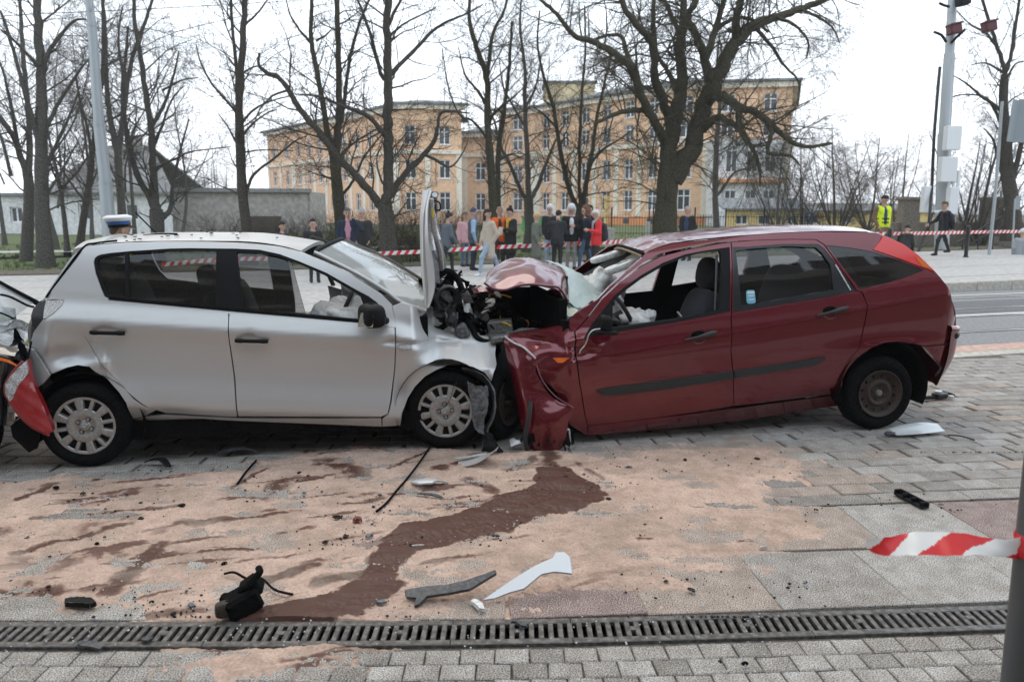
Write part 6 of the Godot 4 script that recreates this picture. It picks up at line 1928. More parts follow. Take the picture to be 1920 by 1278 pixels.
	tree("park_tree", "low forking tree between the police officer and the grey wall", [
		[V3([-12.12,0.25,-27,-12.02,1.04,-27,-12.02,1.6,-27,-12.02,1.83,-27]), 15 * k, 13 * k],
		[V3([-12.01,1.68,-27,-12.19,2.15,-27,-12.45,3.19,-26.6,-12.47,4.5,-26.2,-12.35,5.66,-26,-12.17,6.66,-26,-12.04,7.46,-26]), 8 * k, 2 * k],
		[V3([-12.01,1.76,-27,-12.03,2.71,-27,-11.98,4.27,-27,-12.09,5.51,-27,-12.17,6.72,-27,-12.27,7.91,-27,-12.24,8.83,-27]), 9 * k, 3 * k],
		[V3([-11.95,1.51,-27,-11.8,1.63,-27.2,-11.68,1.95,-27.4,-11.64,2.73,-27.6,-11.39,3.83,-27.8,-11.11,4.89,-28]), 7 * k, 1.5 * k],
		[V3([-11.98,3.06,-27,-11.83,3.23,-27,-11.14,3.48,-26.8,-10.52,3.69,-26.6,-9.11,3.81,-26.2]), 3.2 * k, 1 * k],
		[V3([-11.93,4.57,-27,-11.62,5.39,-27.4,-11.37,6.28,-27.6,-11.22,7.09,-27.8]), 4.5 * k, 1.2 * k],
		[V3([-12,3.79,-27,-11.78,4.42,-27.2,-11.44,5.39,-27.4,-11.04,5.94,-27.6]), 4 * k, 1 * k],
		[V3([-11.53,5.68,-27,-10.87,6.01,-27,-10.34,6.1,-27]), 2.5 * k, 0.8 * k]], M.bark_grey, 51, 1.1, 0.04)
	tree("park_tree", "thick trunked tree at the left edge behind the striped tape", [
		[V3([-14.16,-0.07,-24,-14.13,0.78,-24,-14.11,1.75,-24,-13.97,3.44,-24,-13.84,4.78,-24]), 16 * k, 9 * k],
		[V3([-13.85,4.63,-24,-13.76,5.63,-24,-13.73,6.7,-24,-13.66,7.75,-24,-13.61,8.47,-24]), 9 * k, 6 * k],
		[V3([-13.75,5.54,-24,-13.57,6.16,-24,-13.29,6.74,-24.2,-12.9,7.26,-24.4,-12.58,7.34,-24.5]), 5 * k, 1.5 * k],
		[V3([-13.97,3.41,-24,-14.02,4.38,-23.8,-14.1,5.47,-23.6,-14.25,6.74,-23.4,-14.4,7.32,-23.4]), 5 * k, 2 * k],
		[V3([-13.83,4.02,-24,-13.42,4.96,-24.2,-12.81,5.9,-24.4,-12.43,6.38,-24.5]), 4 * k, 1 * k],
		[V3([-13.98,2.79,-24,-13.72,3.75,-24.4,-13.35,4.63,-24.6,-13.06,5.51,-24.8]), 4 * k, 1 * k],
		[V3([-13.74,5.84,-24,-13.94,6.22,-23.7,-14.23,6.62,-23.5,-14.45,6.82,-23.4]), 4 * k, 1.2 * k],
		[V3([-13.98,2.16,-24,-13.58,2.96,-24.3,-13.13,3.83,-24.5]), 3.5 * k, 1 * k]], M.bark_grey, 61, 1.0, 0.03)
	tree("park_tree", "leaning tree left of the thick trunked tree, cut by the photo's edge", [
		[V3([-16.65,-0.2,-27,-16.49,0.66,-27,-16.25,2.39,-27,-16.25,3.09,-27]), 13 * k, 9 * k],
		[V3([-16.25,2.92,-27,-16.44,3.65,-27,-16.38,4.24,-26.6,-16.66,4.84,-26.4,-17.06,5.56,-26.2]), 7 * k, 4 * k],
		[V3([-16.23,2.92,-27,-16.28,4.35,-27.4,-16.37,5.94,-27.6,-16.46,7.69,-27.8,-16.51,9.09,-28]), 7 * k, 3 * k],
		[V3([-16.45,3.62,-27,-16.33,5.11,-26.6,-16.36,6.25,-26.4,-16.69,7.06,-26.4]), 4 * k, 1.5 * k],
		[V3([-16.18,2.88,-26,-16.33,3.88,-26,-16.58,4.79,-26]), 4 * k, 1.5 * k]], M.bark_grey, 71, 1.2, 0.03)
	tree("park_tree", "dark slanting tree behind the grey lamp post", [
		[V3([-16.37,0.29,-30,-16.13,1.4,-30,-15.82,2.66,-30,-15.6,3.64,-30]), 9 * k, 6 * k],
		[V3([-15.66,3.44,-30,-15.38,4.79,-30,-15.02,6.3,-30,-14.82,7.98,-30,-14.73,9.62,-30]), 6 * k, 3 * k],
		[V3([-15.6,3.64,-30,-15.66,4.6,-30,-15.85,5.74,-30,-15.96,6.68,-30]), 4 * k, 1.5 * k],
		[V3([-15.97,2.07,-30,-16.5,2.86,-30,-16.93,3.64,-30,-17.17,4.21,-30]), 3 * k, 1 * k]], M.bark_dark, 81, 1.2, 0.04)
	tree("park_tree", "twin stemmed tall tree right of the grey lamp post", [
		[V3([-15.66,0.19,-32,-15.62,1.68,-32,-15.62,3.35,-32,-15.59,4.17,-32]), 11 * k, 8 * k],
		[V3([-15.61,3.97,-32,-15.79,5.2,-32,-15.83,6.21,-32,-15.75,8.35,-32,-15.71,10.15,-32]), 8 * k, 4 * k],
		[V3([-15.59,3.97,-32,-15.42,4.79,-32,-15.28,5.48,-32,-14.74,7.64,-32,-14.11,9.06,-32,-13.64,10.15,-32]), 8 * k, 3 * k],
		[V3([-14.97,6.81,-32,-15.22,7.6,-32,-15.2,8.59,-32,-14.96,9.57,-32]), 4 * k, 1.5 * k]], M.bark_grey, 91, 1.05, 0.05)
	tree("park_tree", "twin trunked tree behind the man in the orange waistcoat", [
		[V3([-0.54,0.57,-27,-0.61,1.33,-27,-0.66,2.39,-27,-0.71,3.27,-27,-0.76,3.96,-27]), 9.5 * k, 8 * k],
		[V3([-0.76,3.88,-27,-0.81,4.89,-27,-0.84,6.11,-27,-1.14,6.98,-26.8,-1.37,7.82,-26.6,-1.31,8.72,-26.6]), 7.5 * k, 3 * k],
		[V3([-0.84,6.01,-27,-0.77,6.57,-27.2,-0.65,7.52,-27.4,-0.28,8.29,-27.6,-0.09,9.01,-27.7]), 5 * k, 2 * k],
		[V3([-0.41,0.57,-28,-0.47,1.89,-28,-0.48,3.72,-28,-0.29,5.01,-28,-0.09,6.73,-28.2,0,8.16,-28.4]), 7 * k, 2.5 * k],
		[V3([-0.8,4.1,-27,-0.92,4.27,-27,-1.31,4.69,-26.6,-1.69,4.82,-26.4,-2.04,5.69,-26.2,-2.2,6.82,-26]), 3.5 * k, 1 * k],
		[V3([-0.74,4.82,-27,-0.36,5.22,-27.4,0.09,5.59,-27.6,0.45,5.97,-27.8]), 3.5 * k, 1 * k],
		[V3([-0.81,5.17,-27,-1.13,5.65,-26.8,-1.52,6.12,-26.6,-1.71,6.92,-26.5]), 3.5 * k, 1 * k],
		[V3([-0.41,3.51,-28,0,3.7,-28.2,0.47,3.53,-28.4]), 2.5 * k, 0.8 * k]], M.bark_moss, 101, 1.3, 0.03)
	tree("park_tree", "trident shaped tree above the woman in the grey green coat", [
		[V3([0.67,0.19,-33,0.73,0.98,-33,0.7,1.68,-33,0.68,2.22,-33,0.68,2.41,-33]), 13 * k, 12 * k],
		[V3([0.66,2.15,-33,0.37,2.63,-33,-0.11,3.67,-32.6,-0.49,4.41,-32.4,-0.74,5.42,-32.2,-1.15,6.41,-32]), 6 * k, 1.5 * k],
		[V3([0.68,2.28,-33,0.61,4.08,-33,0.52,5.97,-33,0.51,7.46,-33,0.32,9.01,-33,0.38,10.21,-33]), 7.5 * k, 2 * k],
		[V3([0.75,2.28,-33,1.02,2.7,-33.4,1.42,3.73,-33.6,1.82,4.68,-33.8,2.23,5.41,-34]), 6.5 * k, 1.5 * k],
		[V3([0.56,5.09,-33,0.11,5.83,-33,-0.32,6.66,-33,-0.53,7.79,-33]), 4 * k, 1.2 * k],
		[V3([0.54,5.93,-33,0.98,6.82,-33.4,1.19,8.11,-33.6]), 4 * k, 1.2 * k]], M.bark_grey, 111, 1.4, 0.03)
	tree("park_tree", "goblet shaped tree behind the people in dark hooded jackets", [
		[V3([2.67,0.24,-31,2.7,0.86,-31,2.65,1.47,-31,2.64,1.84,-31]), 13 * k, 12 * k],
		[V3([2.61,1.68,-31,2.26,2.49,-31,1.87,3.92,-30.8,1.56,5.59,-30.6,1.18,6.67,-30.4,0.94,7.85,-30.3,1.01,8.94,-30.2]), 7 * k, 1.6 * k],
		[V3([2.65,1.76,-31,2.59,3.1,-31,2.6,4.69,-31,2.66,6.26,-31,2.76,7.8,-31,2.7,9.32,-31]), 5 * k, 2 * k],
		[V3([2.69,1.76,-31,2.88,2.78,-31.2,3.1,3.97,-31.4,3.31,5.43,-31.6,3.62,6.78,-31.8,3.93,8,-32]), 7 * k, 1.8 * k],
		[V3([3.02,3.52,-31.3,3.54,4.14,-31.6,4.21,4.54,-32,4.86,5.01,-32.2]), 4 * k, 1 * k],
		[V3([1.69,4.85,-30.6,1.19,5.31,-30.4,0.79,5.57,-30.2]), 3.5 * k, 1 * k]], M.bark_moss, 121, 1.5, -0.02)
	tree("park_tree", "slender grey tree with a poster on its stem, right of the old tree", [
		[V3([9.76,-0.09,-38,9.76,0.99,-38,9.62,2.64,-38,9.6,4.76,-38,9.63,5.99,-38]), 10 * k, 7 * k],
		[V3([9.63,5.85,-38,9.66,7.05,-38,9.47,8.47,-38,9.54,9.88,-38]), 6 * k, 2 * k],
		[V3([9.72,2.54,-38,9.96,2.82,-38,10.4,3.56,-37.6,11.14,3.78,-37.2,11.72,4.08,-37]), 5 * k, 1.2 * k],
		[V3([9.64,5.12,-38,10.33,5.52,-38.4,11.08,5.44,-38.8]), 3 * k, 1 * k],
		[V3([9.63,5.36,-38,8.99,5.92,-37.6,8.55,6.49,-37.4]), 3 * k, 1 * k]], M.bark_grey, 131, 1.5, 0.02)
	k = 26.0 / 1480.0
	tree("park_tree", "tall tree at the right edge behind the grey road sign", [
		[V3([20.13,1.04,-32,19.98,2.1,-32,19.69,3.25,-32,19.48,4.5,-32,19.26,5.9,-32,19.19,7.01,-32]), 17 * k, 8 * k],
		[V3([19.2,6.91,-32,19.11,7.41,-32,18.74,8.18,-32,18.07,9.76,-32,17.85,10.34,-32]), 5.5 * k, 2.5 * k],
		[V3([19.19,7.01,-32,19.31,7.45,-32,19.4,8.18,-32,19.48,9.76,-32,19.49,10.34,-32]), 5.5 * k, 2.5 * k],
		[V3([19.31,5.56,-32,18.85,5.8,-31.8,17.98,6.14,-31.4,17.34,6.53,-31.2,16.7,6.8,-31]), 5 * k, 1.2 * k],
		[V3([19.31,4.99,-32,18.8,5.9,-32,18.35,6.21,-32,17.51,6.25,-32,16.87,6.01,-32]), 3.5 * k, 1 * k],
		[V3([19.6,2.93,-32,19.49,3.85,-32.4,19.32,4.64,-32.6,19.04,5.07,-32.8]), 5 * k, 1.2 * k],
		[V3([19.87,2.73,-32,19.95,4.06,-31.8,19.98,5.15,-31.6]), 7 * k, 4 * k],
		[V3([18.75,8.1,-32,18.4,8.63,-32.2,17.9,8.97,-32.4,17.39,9.49,-32.5]), 3.5 * k, 1 * k],
		[V3([19.25,6.81,-32,19.34,7.34,-31.6,19.61,7.4,-31.4]), 3 * k, 1 * k],
		[V3([19.1,7.11,-32,18.32,7.41,-31.8,17.64,7.3,-31.6]), 3 * k, 1 * k]], M.bark_dark, 141, 1.3, 0.03)
	var gm := "thin trees and shrubs beyond the park"
	wild_tree("shrub_tree", "many stemmed leafless shrub tree beside the man in the yellow vest", Vector3(23.139, 0, -48.111), 6.3, 3.0, 9, M.bark_dark, 151, "", 0.09, 1.6)
	var w := [
		[1560, 46, 6.5, 3.2, "dense twiggy thicket tree below the drooping limbs, right of the red car's roof"], [1500, 52, 6.5, 3.0, "brown twiggy tree above the blue road sign"], [1620, 58, 7.0, 3.4, "brown twiggy tree far behind the yellow vest"],
		[1455, 50, 7.0, 3.0, "twiggy tree hiding the right corner of the orange building"], [1800, 40, 5.0, 2.6, "low twisted tree behind the white mast boxes"], [1830, 34, 5.6, 2.6, "twisted small tree left of the gate pillar"],
		[15, 40, 10.0, 3.4, "grey thin tree at the far left edge"], [112, 36, 11.0, 3.2, "thin grey tree between the thick trunk and the lamp post"], [178, 44, 11.0, 3.4, "grey tree behind the lamp post's foot"],
		[258, 40, 11.0, 3.2, "grey tree above the police officer's shoulder"], [345, 46, 8.5, 3.0, "pale twiggy tree before the low grey wall"], [130, 30, 6.0, 2.2, "leaning young tree beside the white house"]]
	for i in w.size():
		var p := Vector3((w[i][0] - 960.0) / 1480.0 * w[i][1], 0.2, -float(w[i][1]))
		wild_tree("far_tree", w[i][4], p, w[i][2], w[i][3], 10 if i < 6 else 5, [M.bark_brown, M.bark_grey][i % 2] if i < 6 else M.bark_grey, 200 + i, gm, 0.10, 1.9 if i < 6 else 1.3)
	for i in 3:
		var x: float = [412.0, 395.0, 436.0][i]
		wild_tree("poplar", ["slim hazy poplar left of the straight tall tree, tallest of three", "slim hazy poplar left of the straight tall tree, leftmost of three", "short hazy poplar right beside the straight tall tree"][i], Vector3((x - 960.0) / 1480.0 * 120.0, 0.5, -120.0), [11.5, 9.0, 9.5][i], 1.2, 6, M.bark_grey, 230 + i, "hazy poplars", 0.14, 0.9, 1)
	# brush along the lawn's edge
	rng.seed = 501
	var bs := [[560, 27, 1.5], [600, 26, 1.7], [650, 25.5, 1.6], [690, 26, 1.8], [770, 26, 1.9], [800, 27, 1.9], [745, 27, 1.8], [850, 31, 1.8], [880, 33, 1.8], [530, 30, 1.6], [480, 32, 1.5], [420, 34, 1.6]]
	for i in bs.size():
		tree_b = MB.new()
		for k2 in 46:
			var a := rng.randf() * TAU
			var r := rng.randf() * 0.9
			sprout(Vector3(cos(a) * r, -0.05, sin(a) * r * 0.6), Vector3(cos(a) * 0.5, 1.0, sin(a) * 0.5).normalized(), bs[i][2] * rng.randf_range(0.6, 1.1), 0.011, 1, 0.0)
		var at := Vector3((bs[i][0] - 960.0) / 1480.0 * bs[i][1], 0.06, -float(bs[i][1]))
		var o := put("bush", tree_b, M.bark_brown)
		o.position = at
		tag(o, "leafless brown bush " + ["behind the two half hidden people", "just left of the man on the phone", "behind the man on the phone", "behind the woman in the beanie", "right of the wide V tree", "left of the upright bonnet", "at the foot of the wide V tree", "right of the upright bonnet", "behind the raised arm man", "left of the half hidden heads", "before the straight tree's foot", "before the grey wall, leftmost of its row"][i], "bush", "leafless bushes along the lawn")

# ---------------------------------------------------------------- buildings
# one front of a building with real window openings; returns the wall mesh and adds windows as parts
func front(o: Node3D, a: Vector3, b: Vector3, h: float, wins: Array, m: Material, trim: Material, deep := 0.22, wlabel := "window") -> void:
	# wins: [distance along, sill, width, height]
	var L := Vector2(b.x - a.x, b.z - a.z).length()
	var ex := Vector3(b.x - a.x, 0, b.z - a.z) / L
	var nrm := Vector3(-ex.z, 0, ex.x)
	if nrm.z < 0:
		nrm = -nrm
	var xs := [0.0, L]
	var ys := [0.0, h]
	for w in wins:
		xs.append_array([w[0] - w[2] * 0.5, w[0] + w[2] * 0.5])
		ys.append_array([w[1], w[1] + w[3]])
	xs.sort()
	ys.sort()
	var wb := MB.new()
	var pt := func(x: float, y: float, z := 0.0) -> Vector3: return a + ex * x + Vector3(0, y, 0) + nrm * z
	for j in ys.size() - 1:
		if ys[j + 1] - ys[j] < 0.002:
			continue
		var open := func(xc: float, yc: float) -> bool:
			for w in wins:
				if absf(xc - w[0]) < w[2] * 0.5 and yc > w[1] and yc < w[1] + w[3]:
					return true
			return false
		var start := 0.0
		var going := false
		for i in xs.size() - 1:
			if xs[i + 1] - xs[i] < 0.002:
				continue
			var hole: bool = open.call((xs[i] + xs[i + 1]) * 0.5, (ys[j] + ys[j + 1]) * 0.5)
			if not hole and not going:
				start = xs[i]
				going = true
			if going and (hole or i == xs.size() - 2 or xs[xs.size() - 1] - xs[i + 1] < 0.002):
				var end: float = xs[i] if hole else xs[i + 1]
				wb.quad(pt.call(start, ys[j]), pt.call(end, ys[j]), pt.call(end, ys[j + 1]), pt.call(start, ys[j + 1]))
				going = false
	for w in wins:
		var x0: float = w[0] - w[2] * 0.5
		var x1: float = w[0] + w[2] * 0.5
		var y0: float = w[1]
		var y1: float = w[1] + w[3]
		for e in [[x0, y0, x1, y0], [x1, y0, x1, y1], [x1, y1, x0, y1], [x0, y1, x0, y0]]:
			wb.quad(pt.call(e[0], e[1]), pt.call(e[2], e[3]), pt.call(e[2], e[3], -deep), pt.call(e[0], e[1], -deep))
		var fb := MB.new()
		var basis := Basis(ex, Vector3.UP, nrm)
		var c: Vector3 = pt.call(w[0], (y0 + y1) * 0.5, -deep * 0.8)
		var t := 0.09
		fb.box(c + basis * Vector3(-w[2] * 0.5 + t * 0.5, 0, 0), Vector3(t, w[3], 0.07), basis)
		fb.box(c + basis * Vector3(w[2] * 0.5 - t * 0.5, 0, 0), Vector3(t, w[3], 0.07), basis)
		fb.box(c + basis * Vector3(0, 0, 0), Vector3(0.11, w[3] - t * 2, 0.065), basis)
		for y in [-w[3] * 0.5 + t * 0.5, w[3] * 0.5 - t * 0.5]:
			fb.box(c + basis * Vector3(0, y, 0), Vector3(w[2] - t * 2, t, 0.07), basis)
		if w[3] > 1.2:
			fb.box(c + basis * Vector3(0, w[3] * 0.18, 0.004), Vector3(w[2] - t * 2, 0.10, 0.06), basis)
			fb.box(pt.call(w[0], y0 - 0.05, 0.04), Vector3(w[2] + 0.2, 0.09, 0.14), basis)
		var f := put("window", fb, M.window_white, o)
		var pn := MB.new()
		pn.quad(pt.call(x0, y0, -deep), pt.call(x1, y0, -deep), pt.call(x1, y1, -deep), pt.call(x0, y1, -deep))
		put("pane", pn, M.dark_pane, f)
	put("wall", wb, m, o)

func band(o: Node3D, called: String, a: Vector3, b: Vector3, y: float, h: float, out: float, m: Material) -> void:
	var ex := (b - a)
	ex.y = 0
	var L := ex.length()
	ex /= L
	var nrm := Vector3(-ex.z, 0, ex.x)
	if nrm.z < 0:
		nrm = -nrm
	var bb := MB.new()
	bb.box((a + b) * 0.5 + Vector3(0, y, 0) + nrm * (out * 0.5 - 0.15), Vector3(L + out * 2.0, h, out + 0.3), Basis(ex, Vector3.UP, nrm))
	put(called, bb, m, o)

func build_buildings() -> void:
	rough_mat("peach", lin(0.68, 0.43, 0.26), lin(0.76, 0.50, 0.32), 0.12, 0.9, 0.03)
	rough_mat("cream", lin(0.70, 0.62, 0.50), lin(0.78, 0.71, 0.59), 0.15, 0.9, 0.03)
	rough_mat("orange_plinth", lin(0.60, 0.235, 0.085), lin(0.70, 0.29, 0.11), 0.2, 0.9, 0.03)
	rough_mat("roof_grey", lin(0.15, 0.16, 0.17), lin(0.23, 0.24, 0.25), 0.3, 0.8, 0.03)
	rough_mat("yellow_wall", lin(0.62, 0.45, 0.17), lin(0.70, 0.52, 0.22), 0.2, 0.9, 0.03)
	rough_mat("grey_render", lin(0.24, 0.215, 0.19), lin(0.36, 0.33, 0.30), 0.14, 0.9, 0.03)
	rough_mat("white_render", lin(0.55, 0.54, 0.53), lin(0.70, 0.69, 0.68), 0.2, 0.9, 0.03)
	rough_mat("dark_roof", lin(0.16, 0.157, 0.155), lin(0.24, 0.235, 0.23), 0.4, 0.85, 0.03)
	rough_mat("stone_wall", lin(0.13, 0.108, 0.082), lin(0.27, 0.235, 0.19), 0.6, 0.9, 0.04, 1.0)
	mat("window_white", lin(0.72, 0.72, 0.72), 0.5)
	mat("dark_pane", lin(0.055, 0.06, 0.065), 0.08)
	var o := thing("orange_building", "long pale orange three storey building with white framed windows", "building", Vector3(-10, 0, -95))
	var b0 := -o.position
	var pl := [[513, 120], [560, 113], [742, 91], [868, 92], [868, 97], [936, 96], [936, 97], [1005, 95], [1240, 80], [1468, 78], [1468, 95]]
	var P := []
	for q in pl:
		P.append(Vector3((q[0] - 960.0) / 1480.0 * q[1], 0.4, -float(q[1])) + b0)
	var hs := [12.9, 12.9, 13.2, 0.0, 10.6, 0.0, 13.2, 13.3, 13.6, 13.6]
	for i in 10:
		if i in [3, 5]:
			continue
		var a: Vector3 = P[i]
		var b: Vector3 = P[i + 1]
		var L := Vector2(b.x - a.x, b.z - a.z).length()
		var h: float = hs[i]
		var wins := []
		var step: float = [3.6, 3.3, 2.75, 3.0, 2.9, 3.0, 2.6, 3.0, 3.6, 4.0][i]
		var n := maxi(1, int(L / step))
		var floors := [1.55, 5.15, 8.9] if i < 6 else [1.55, 4.75, 8.6, 10.95]
		if h < 11.0:
			floors = [1.55, 5.15]
		for k in n:
			var x := (k + 0.5) * L / n
			for f in floors.size():
				wins.append([x, floors[f], 1.25, 2.05 if f < 2 or i < 6 else 1.65])
			if i in [7, 8]:
				wins.append([x, 0.12, 0.9, 0.62])
		front(o, a, b, h, wins, M.peach, M.cream)
		# pilasters between the windows of the two lower floors, cornices, plinth
		var ex := (b - a).normalized()
		var nrm := Vector3(-ex.z, 0, ex.x)
		if nrm.z < 0:
			nrm = -nrm
		for k in n + 1:
			var pb := MB.new()
			var x := clampf(k * L / n, 0.35, L - 0.35)
			pb.box(a + ex * x + Vector3(0, 4.4, 0) + nrm * 0.03, Vector3(0.62, 7.0, 0.22), Basis(ex, Vector3.UP, nrm))
			put("pilaster", pb, M.cream, o)
		band(o, "string_course", a, b, 8.05, 0.42, 0.28, M.cream)
		band(o, "cornice", a, b, h - 0.25, 0.5, 0.45, M.cream)
		band(o, "eaves", a, b, h + 0.12, 0.22, 0.75, M.roof_grey)
		if i in [7, 8]:
			band(o, "plinth", a, b, 0.42, 0.84, 0.12, M.orange_plinth)
			for w in wins:
				if w[3] < 1.0:
					var cw := MB.new()
					cw.box(a + ex * w[0] + Vector3(0, 0.43, 0) + nrm * 0.125, Vector3(0.8, 0.55, 0.03), Basis(ex, Vector3.UP, nrm))
					put("cellar_window", cw, M.dark_pane, o)
	# roofs: low hipped planes running back from each front
	for q in [[0, 1, 12.85], [1, 2, 12.85], [2, 3, 13.4], [4, 5, 10.8], [6, 7, 13.4], [7, 8, 13.5], [8, 9, 13.8]]:
		var a: Vector3 = P[q[0]] + Vector3(0, q[2], 0)
		var b: Vector3 = P[q[1]] + Vector3(0, q[2], 0)
		var rb := MB.new()
		rb.slab([PackedVector3Array([a, (a + b) * 0.5, b]), PackedVector3Array([a + Vector3(2, 1.5, -9), (a + b) * 0.5 + Vector3(0, 1.5, -9), b + Vector3(-2, 1.5, -9)]), PackedVector3Array([a + Vector3(0, 0, -18), (a + b) * 0.5 + Vector3(0, 0, -18), b + Vector3(0, 0, -18)])], Vector3(0, -0.15, 0))
		put("roof", rb, M.roof_grey, o)
	var tw := MB.new()
	tw.box(Vector3((1062 - 960.0) / 1480.0 * 110.0, 9.4, -110.0) + b0, Vector3(6.5, 18.0, 6.0))
	put("stair_tower", tw, rough_mat("tower_cream", lin(0.60, 0.48, 0.28), lin(0.66, 0.54, 0.33), 0.2, 0.9, 0.03), o)
	var tr := MB.new()
	tr.box(Vector3((1062 - 960.0) / 1480.0 * 110.0, 18.5, -110.0) + b0, Vector3(7.0, 0.3, 6.5))
	put("tower_roof", tr, M.roof_grey, o)
	var dr := MB.new()
	dr.box(Vector3((1143 - 960.0) / 1480.0 * 86.3, 2.0, -86.2) + b0, Vector3(1.7, 3.0, 0.35), Basis(Vector3.UP, 0.62))
	put("door", dr, M.yellow_wall, o)
	# white corner pavilion with a balcony roof, right of the old tree
	var pv := MB.new()
	pv.box(Vector3((1385 - 960.0) / 1480.0 * 76.5, 4.4, -76.3) + b0, Vector3(6.4, 8.0, 2.6))
	put("corner_pavilion", pv, M.white_render, o)
	for f in [1.8, 5.4]:
		for x in [-1.6, 0.3, 2.0]:
			var wf := MB.new()
			wf.box(Vector3((1385 - 960.0) / 1480.0 * 76.5 + x, f + 1.0, -74.97) + b0, Vector3(1.2, 2.1, 0.06))
			var fw := put("window", wf, M.window_white, o)
			var wp := MB.new()
			wp.box(Vector3((1385 - 960.0) / 1480.0 * 76.5 + x - 0.25, f + 1.0, -74.93) + b0, Vector3(0.4, 1.8, 0.04))
			wp.box(Vector3((1385 - 960.0) / 1480.0 * 76.5 + x + 0.25, f + 1.0, -74.93) + b0, Vector3(0.4, 1.8, 0.04))
			put("pane", wp, M.dark_pane, fw)
	var pr := MB.new()
	pr.box(Vector3((1385 - 960.0) / 1480.0 * 76.5, 4.6, -74.7) + b0, Vector3(6.8, 0.3, 0.9))
	put("balcony_slab", pr, M.orange_plinth, o)

	# low yellow annexe
	var y := thing("yellow_annexe", "low yellow building with a grey lean to roof above the red car's roof", "building", Vector3(19.5, 0.3, -60))
	front(y, Vector3(-3.4, 0, 0), Vector3(2.6, 0, 0), 1.75, [[1.2, 0.5, 0.95, 0.75], [2.9, 0.5, 0.95, 0.75], [5.0, 0.5, 0.8, 0.7]], M.yellow_wall, M.cream)
	var yr := MB.new()
	yr.slab([PackedVector3Array([Vector3(-3.7, 1.72, 0.35), Vector3(2.9, 1.72, 0.35)]), PackedVector3Array([Vector3(-3.7, 2.55, -3.5), Vector3(2.9, 2.55, -3.5)])], Vector3(0, -0.12, 0))
	put("roof", yr, M.roof_grey, y)
	var y2 := thing("long_low_building", "long low yellow building with a dark roof behind the road signs", "building", Vector3(29.5, 0.3, -66))
	front(y2, Vector3(-6.0, 0, 0), Vector3(6.5, 0, 0), 1.6, [[1.5, 0.5, 0.9, 0.7], [4.2, 0.5, 0.9, 0.7], [6.5, 0.5, 0.9, 0.7], [9.5, 0.5, 0.9, 0.7]], M.yellow_wall, M.cream)
	var y2r := MB.new()
	y2r.slab([PackedVector3Array([Vector3(-6.3, 1.58, 0.35), Vector3(6.8, 1.58, 0.35)]), PackedVector3Array([Vector3(-6.3, 2.2, -3.5), Vector3(6.8, 2.2, -3.5)])], Vector3(0, -0.12, 0))
	put("roof", y2r, M.dark_roof, y2)

	# grey flat roofed block and white house on the left
	var g := thing("grey_block", "long grey rendered block with a flat dark roof edge behind the straight tree", "building", Vector3(-21.5, 0.2, -60))
	front(g, Vector3(-7.6, 0, 4.0), Vector3(6.2, 0, 0), 3.05, [[1.2, 1.9, 0.8, 0.7], [2.4, 1.9, 0.8, 0.7], [3.6, 1.9, 0.8, 0.7], [4.8, 1.9, 0.8, 0.7]], M.grey_render, M.cream)
	band(g, "roof_edge", Vector3(-7.6, 0, 4.0), Vector3(6.2, 0, 0), 3.12, 0.28, 0.3, M.dark_roof)
	var gw := MB.new()
	gw.box(Vector3(6.2, 1.52, -2.6), Vector3(0.3, 3.05, 5.0))
	put("side_wall", gw, M.grey_render, g)
	var gs := MB.new()
	gs.box(Vector3(3.2, 0.62, 1.35), Vector3(2.6, 1.25, 0.3), Basis(Vector3.UP, 0.28))
	put("boarded_door", gs, M.bark_brown, g)
	var h := thing("white_house", "white house with a steep dark roof among the bare trees on the left", "house", Vector3(-27.6, 0.2, -55))
	front(h, Vector3(-4.2, 0, 0), Vector3(4.2, 0, 0), 3.2, [[2.4, 1.0, 0.9, 1.1], [5.6, 1.0, 0.9, 1.1], [4.0, 1.0, 0.9, 1.1]], M.white_render, M.cream)
	var hr := MB.new()
	hr.slab([PackedVector3Array([Vector3(-4.6, 2.9, 0.5), Vector3(0.2, 2.9, 0.5), Vector3(4.6, 2.9, 0.5)]), PackedVector3Array([Vector3(-1.6, 6.2, -3.0), Vector3(0.2, 6.4, -3.0), Vector3(1.8, 6.2, -3.0)]), PackedVector3Array([Vector3(-4.6, 2.9, -6.5), Vector3(0.2, 2.9, -6.5), Vector3(4.6, 2.9, -6.5)])], Vector3(0, -0.15, 0))
	put("roof", hr, M.dark_roof, h)
	var hc := MB.new()
	hc.box(Vector3(1.0, 6.3, -2.4), Vector3(0.6, 1.1, 0.6))
	put("chimney", hc, M.grey_render, h)
	# pale wall further left
	var lw := thing("pale_wall_building", "pale building seen between the trunks at the left edge", "building", Vector3(-38.0, 0.2, -58))
	front(lw, Vector3(-7.0, 0, 0), Vector3(6.0, 0, 0), 2.7, [[3.0, 0.8, 0.9, 1.1], [6.0, 0.8, 0.9, 1.1], [9.0, 0.8, 0.9, 1.1]], M.white_render, M.cream)
	band(lw, "roof_edge", Vector3(-7.0, 0, 0), Vector3(6.0, 0, 0), 2.8, 0.2, 0.3, M.dark_roof)

	# stone wall with pillars on the right
	var sw := thing("stone_wall", "brown stone boundary wall with square pillars behind the man with the backpack", "wall", Vector3(20.5, 0.2, -34.5))
	var wb := MB.new()
	wb.box(Vector3(-0.2, 0.45, 0), Vector3(9.0, 1.3, 0.4), Basis.IDENTITY, 0.02)
	put("wall", wb, M.stone_wall, sw)
	for x in [-3.4, 0.15, 4.0]:
		var pb := MB.new()
		pb.box(Vector3(x, 0.9, 0.05), Vector3(0.72, 2.3, 0.62), Basis.IDENTITY, 0.02)
		pb.box(Vector3(x, 2.1, 0.05), Vector3(0.86, 0.14, 0.76), Basis.IDENTITY, 0.02)
		put("pillar", pb, M.stone_wall, sw)
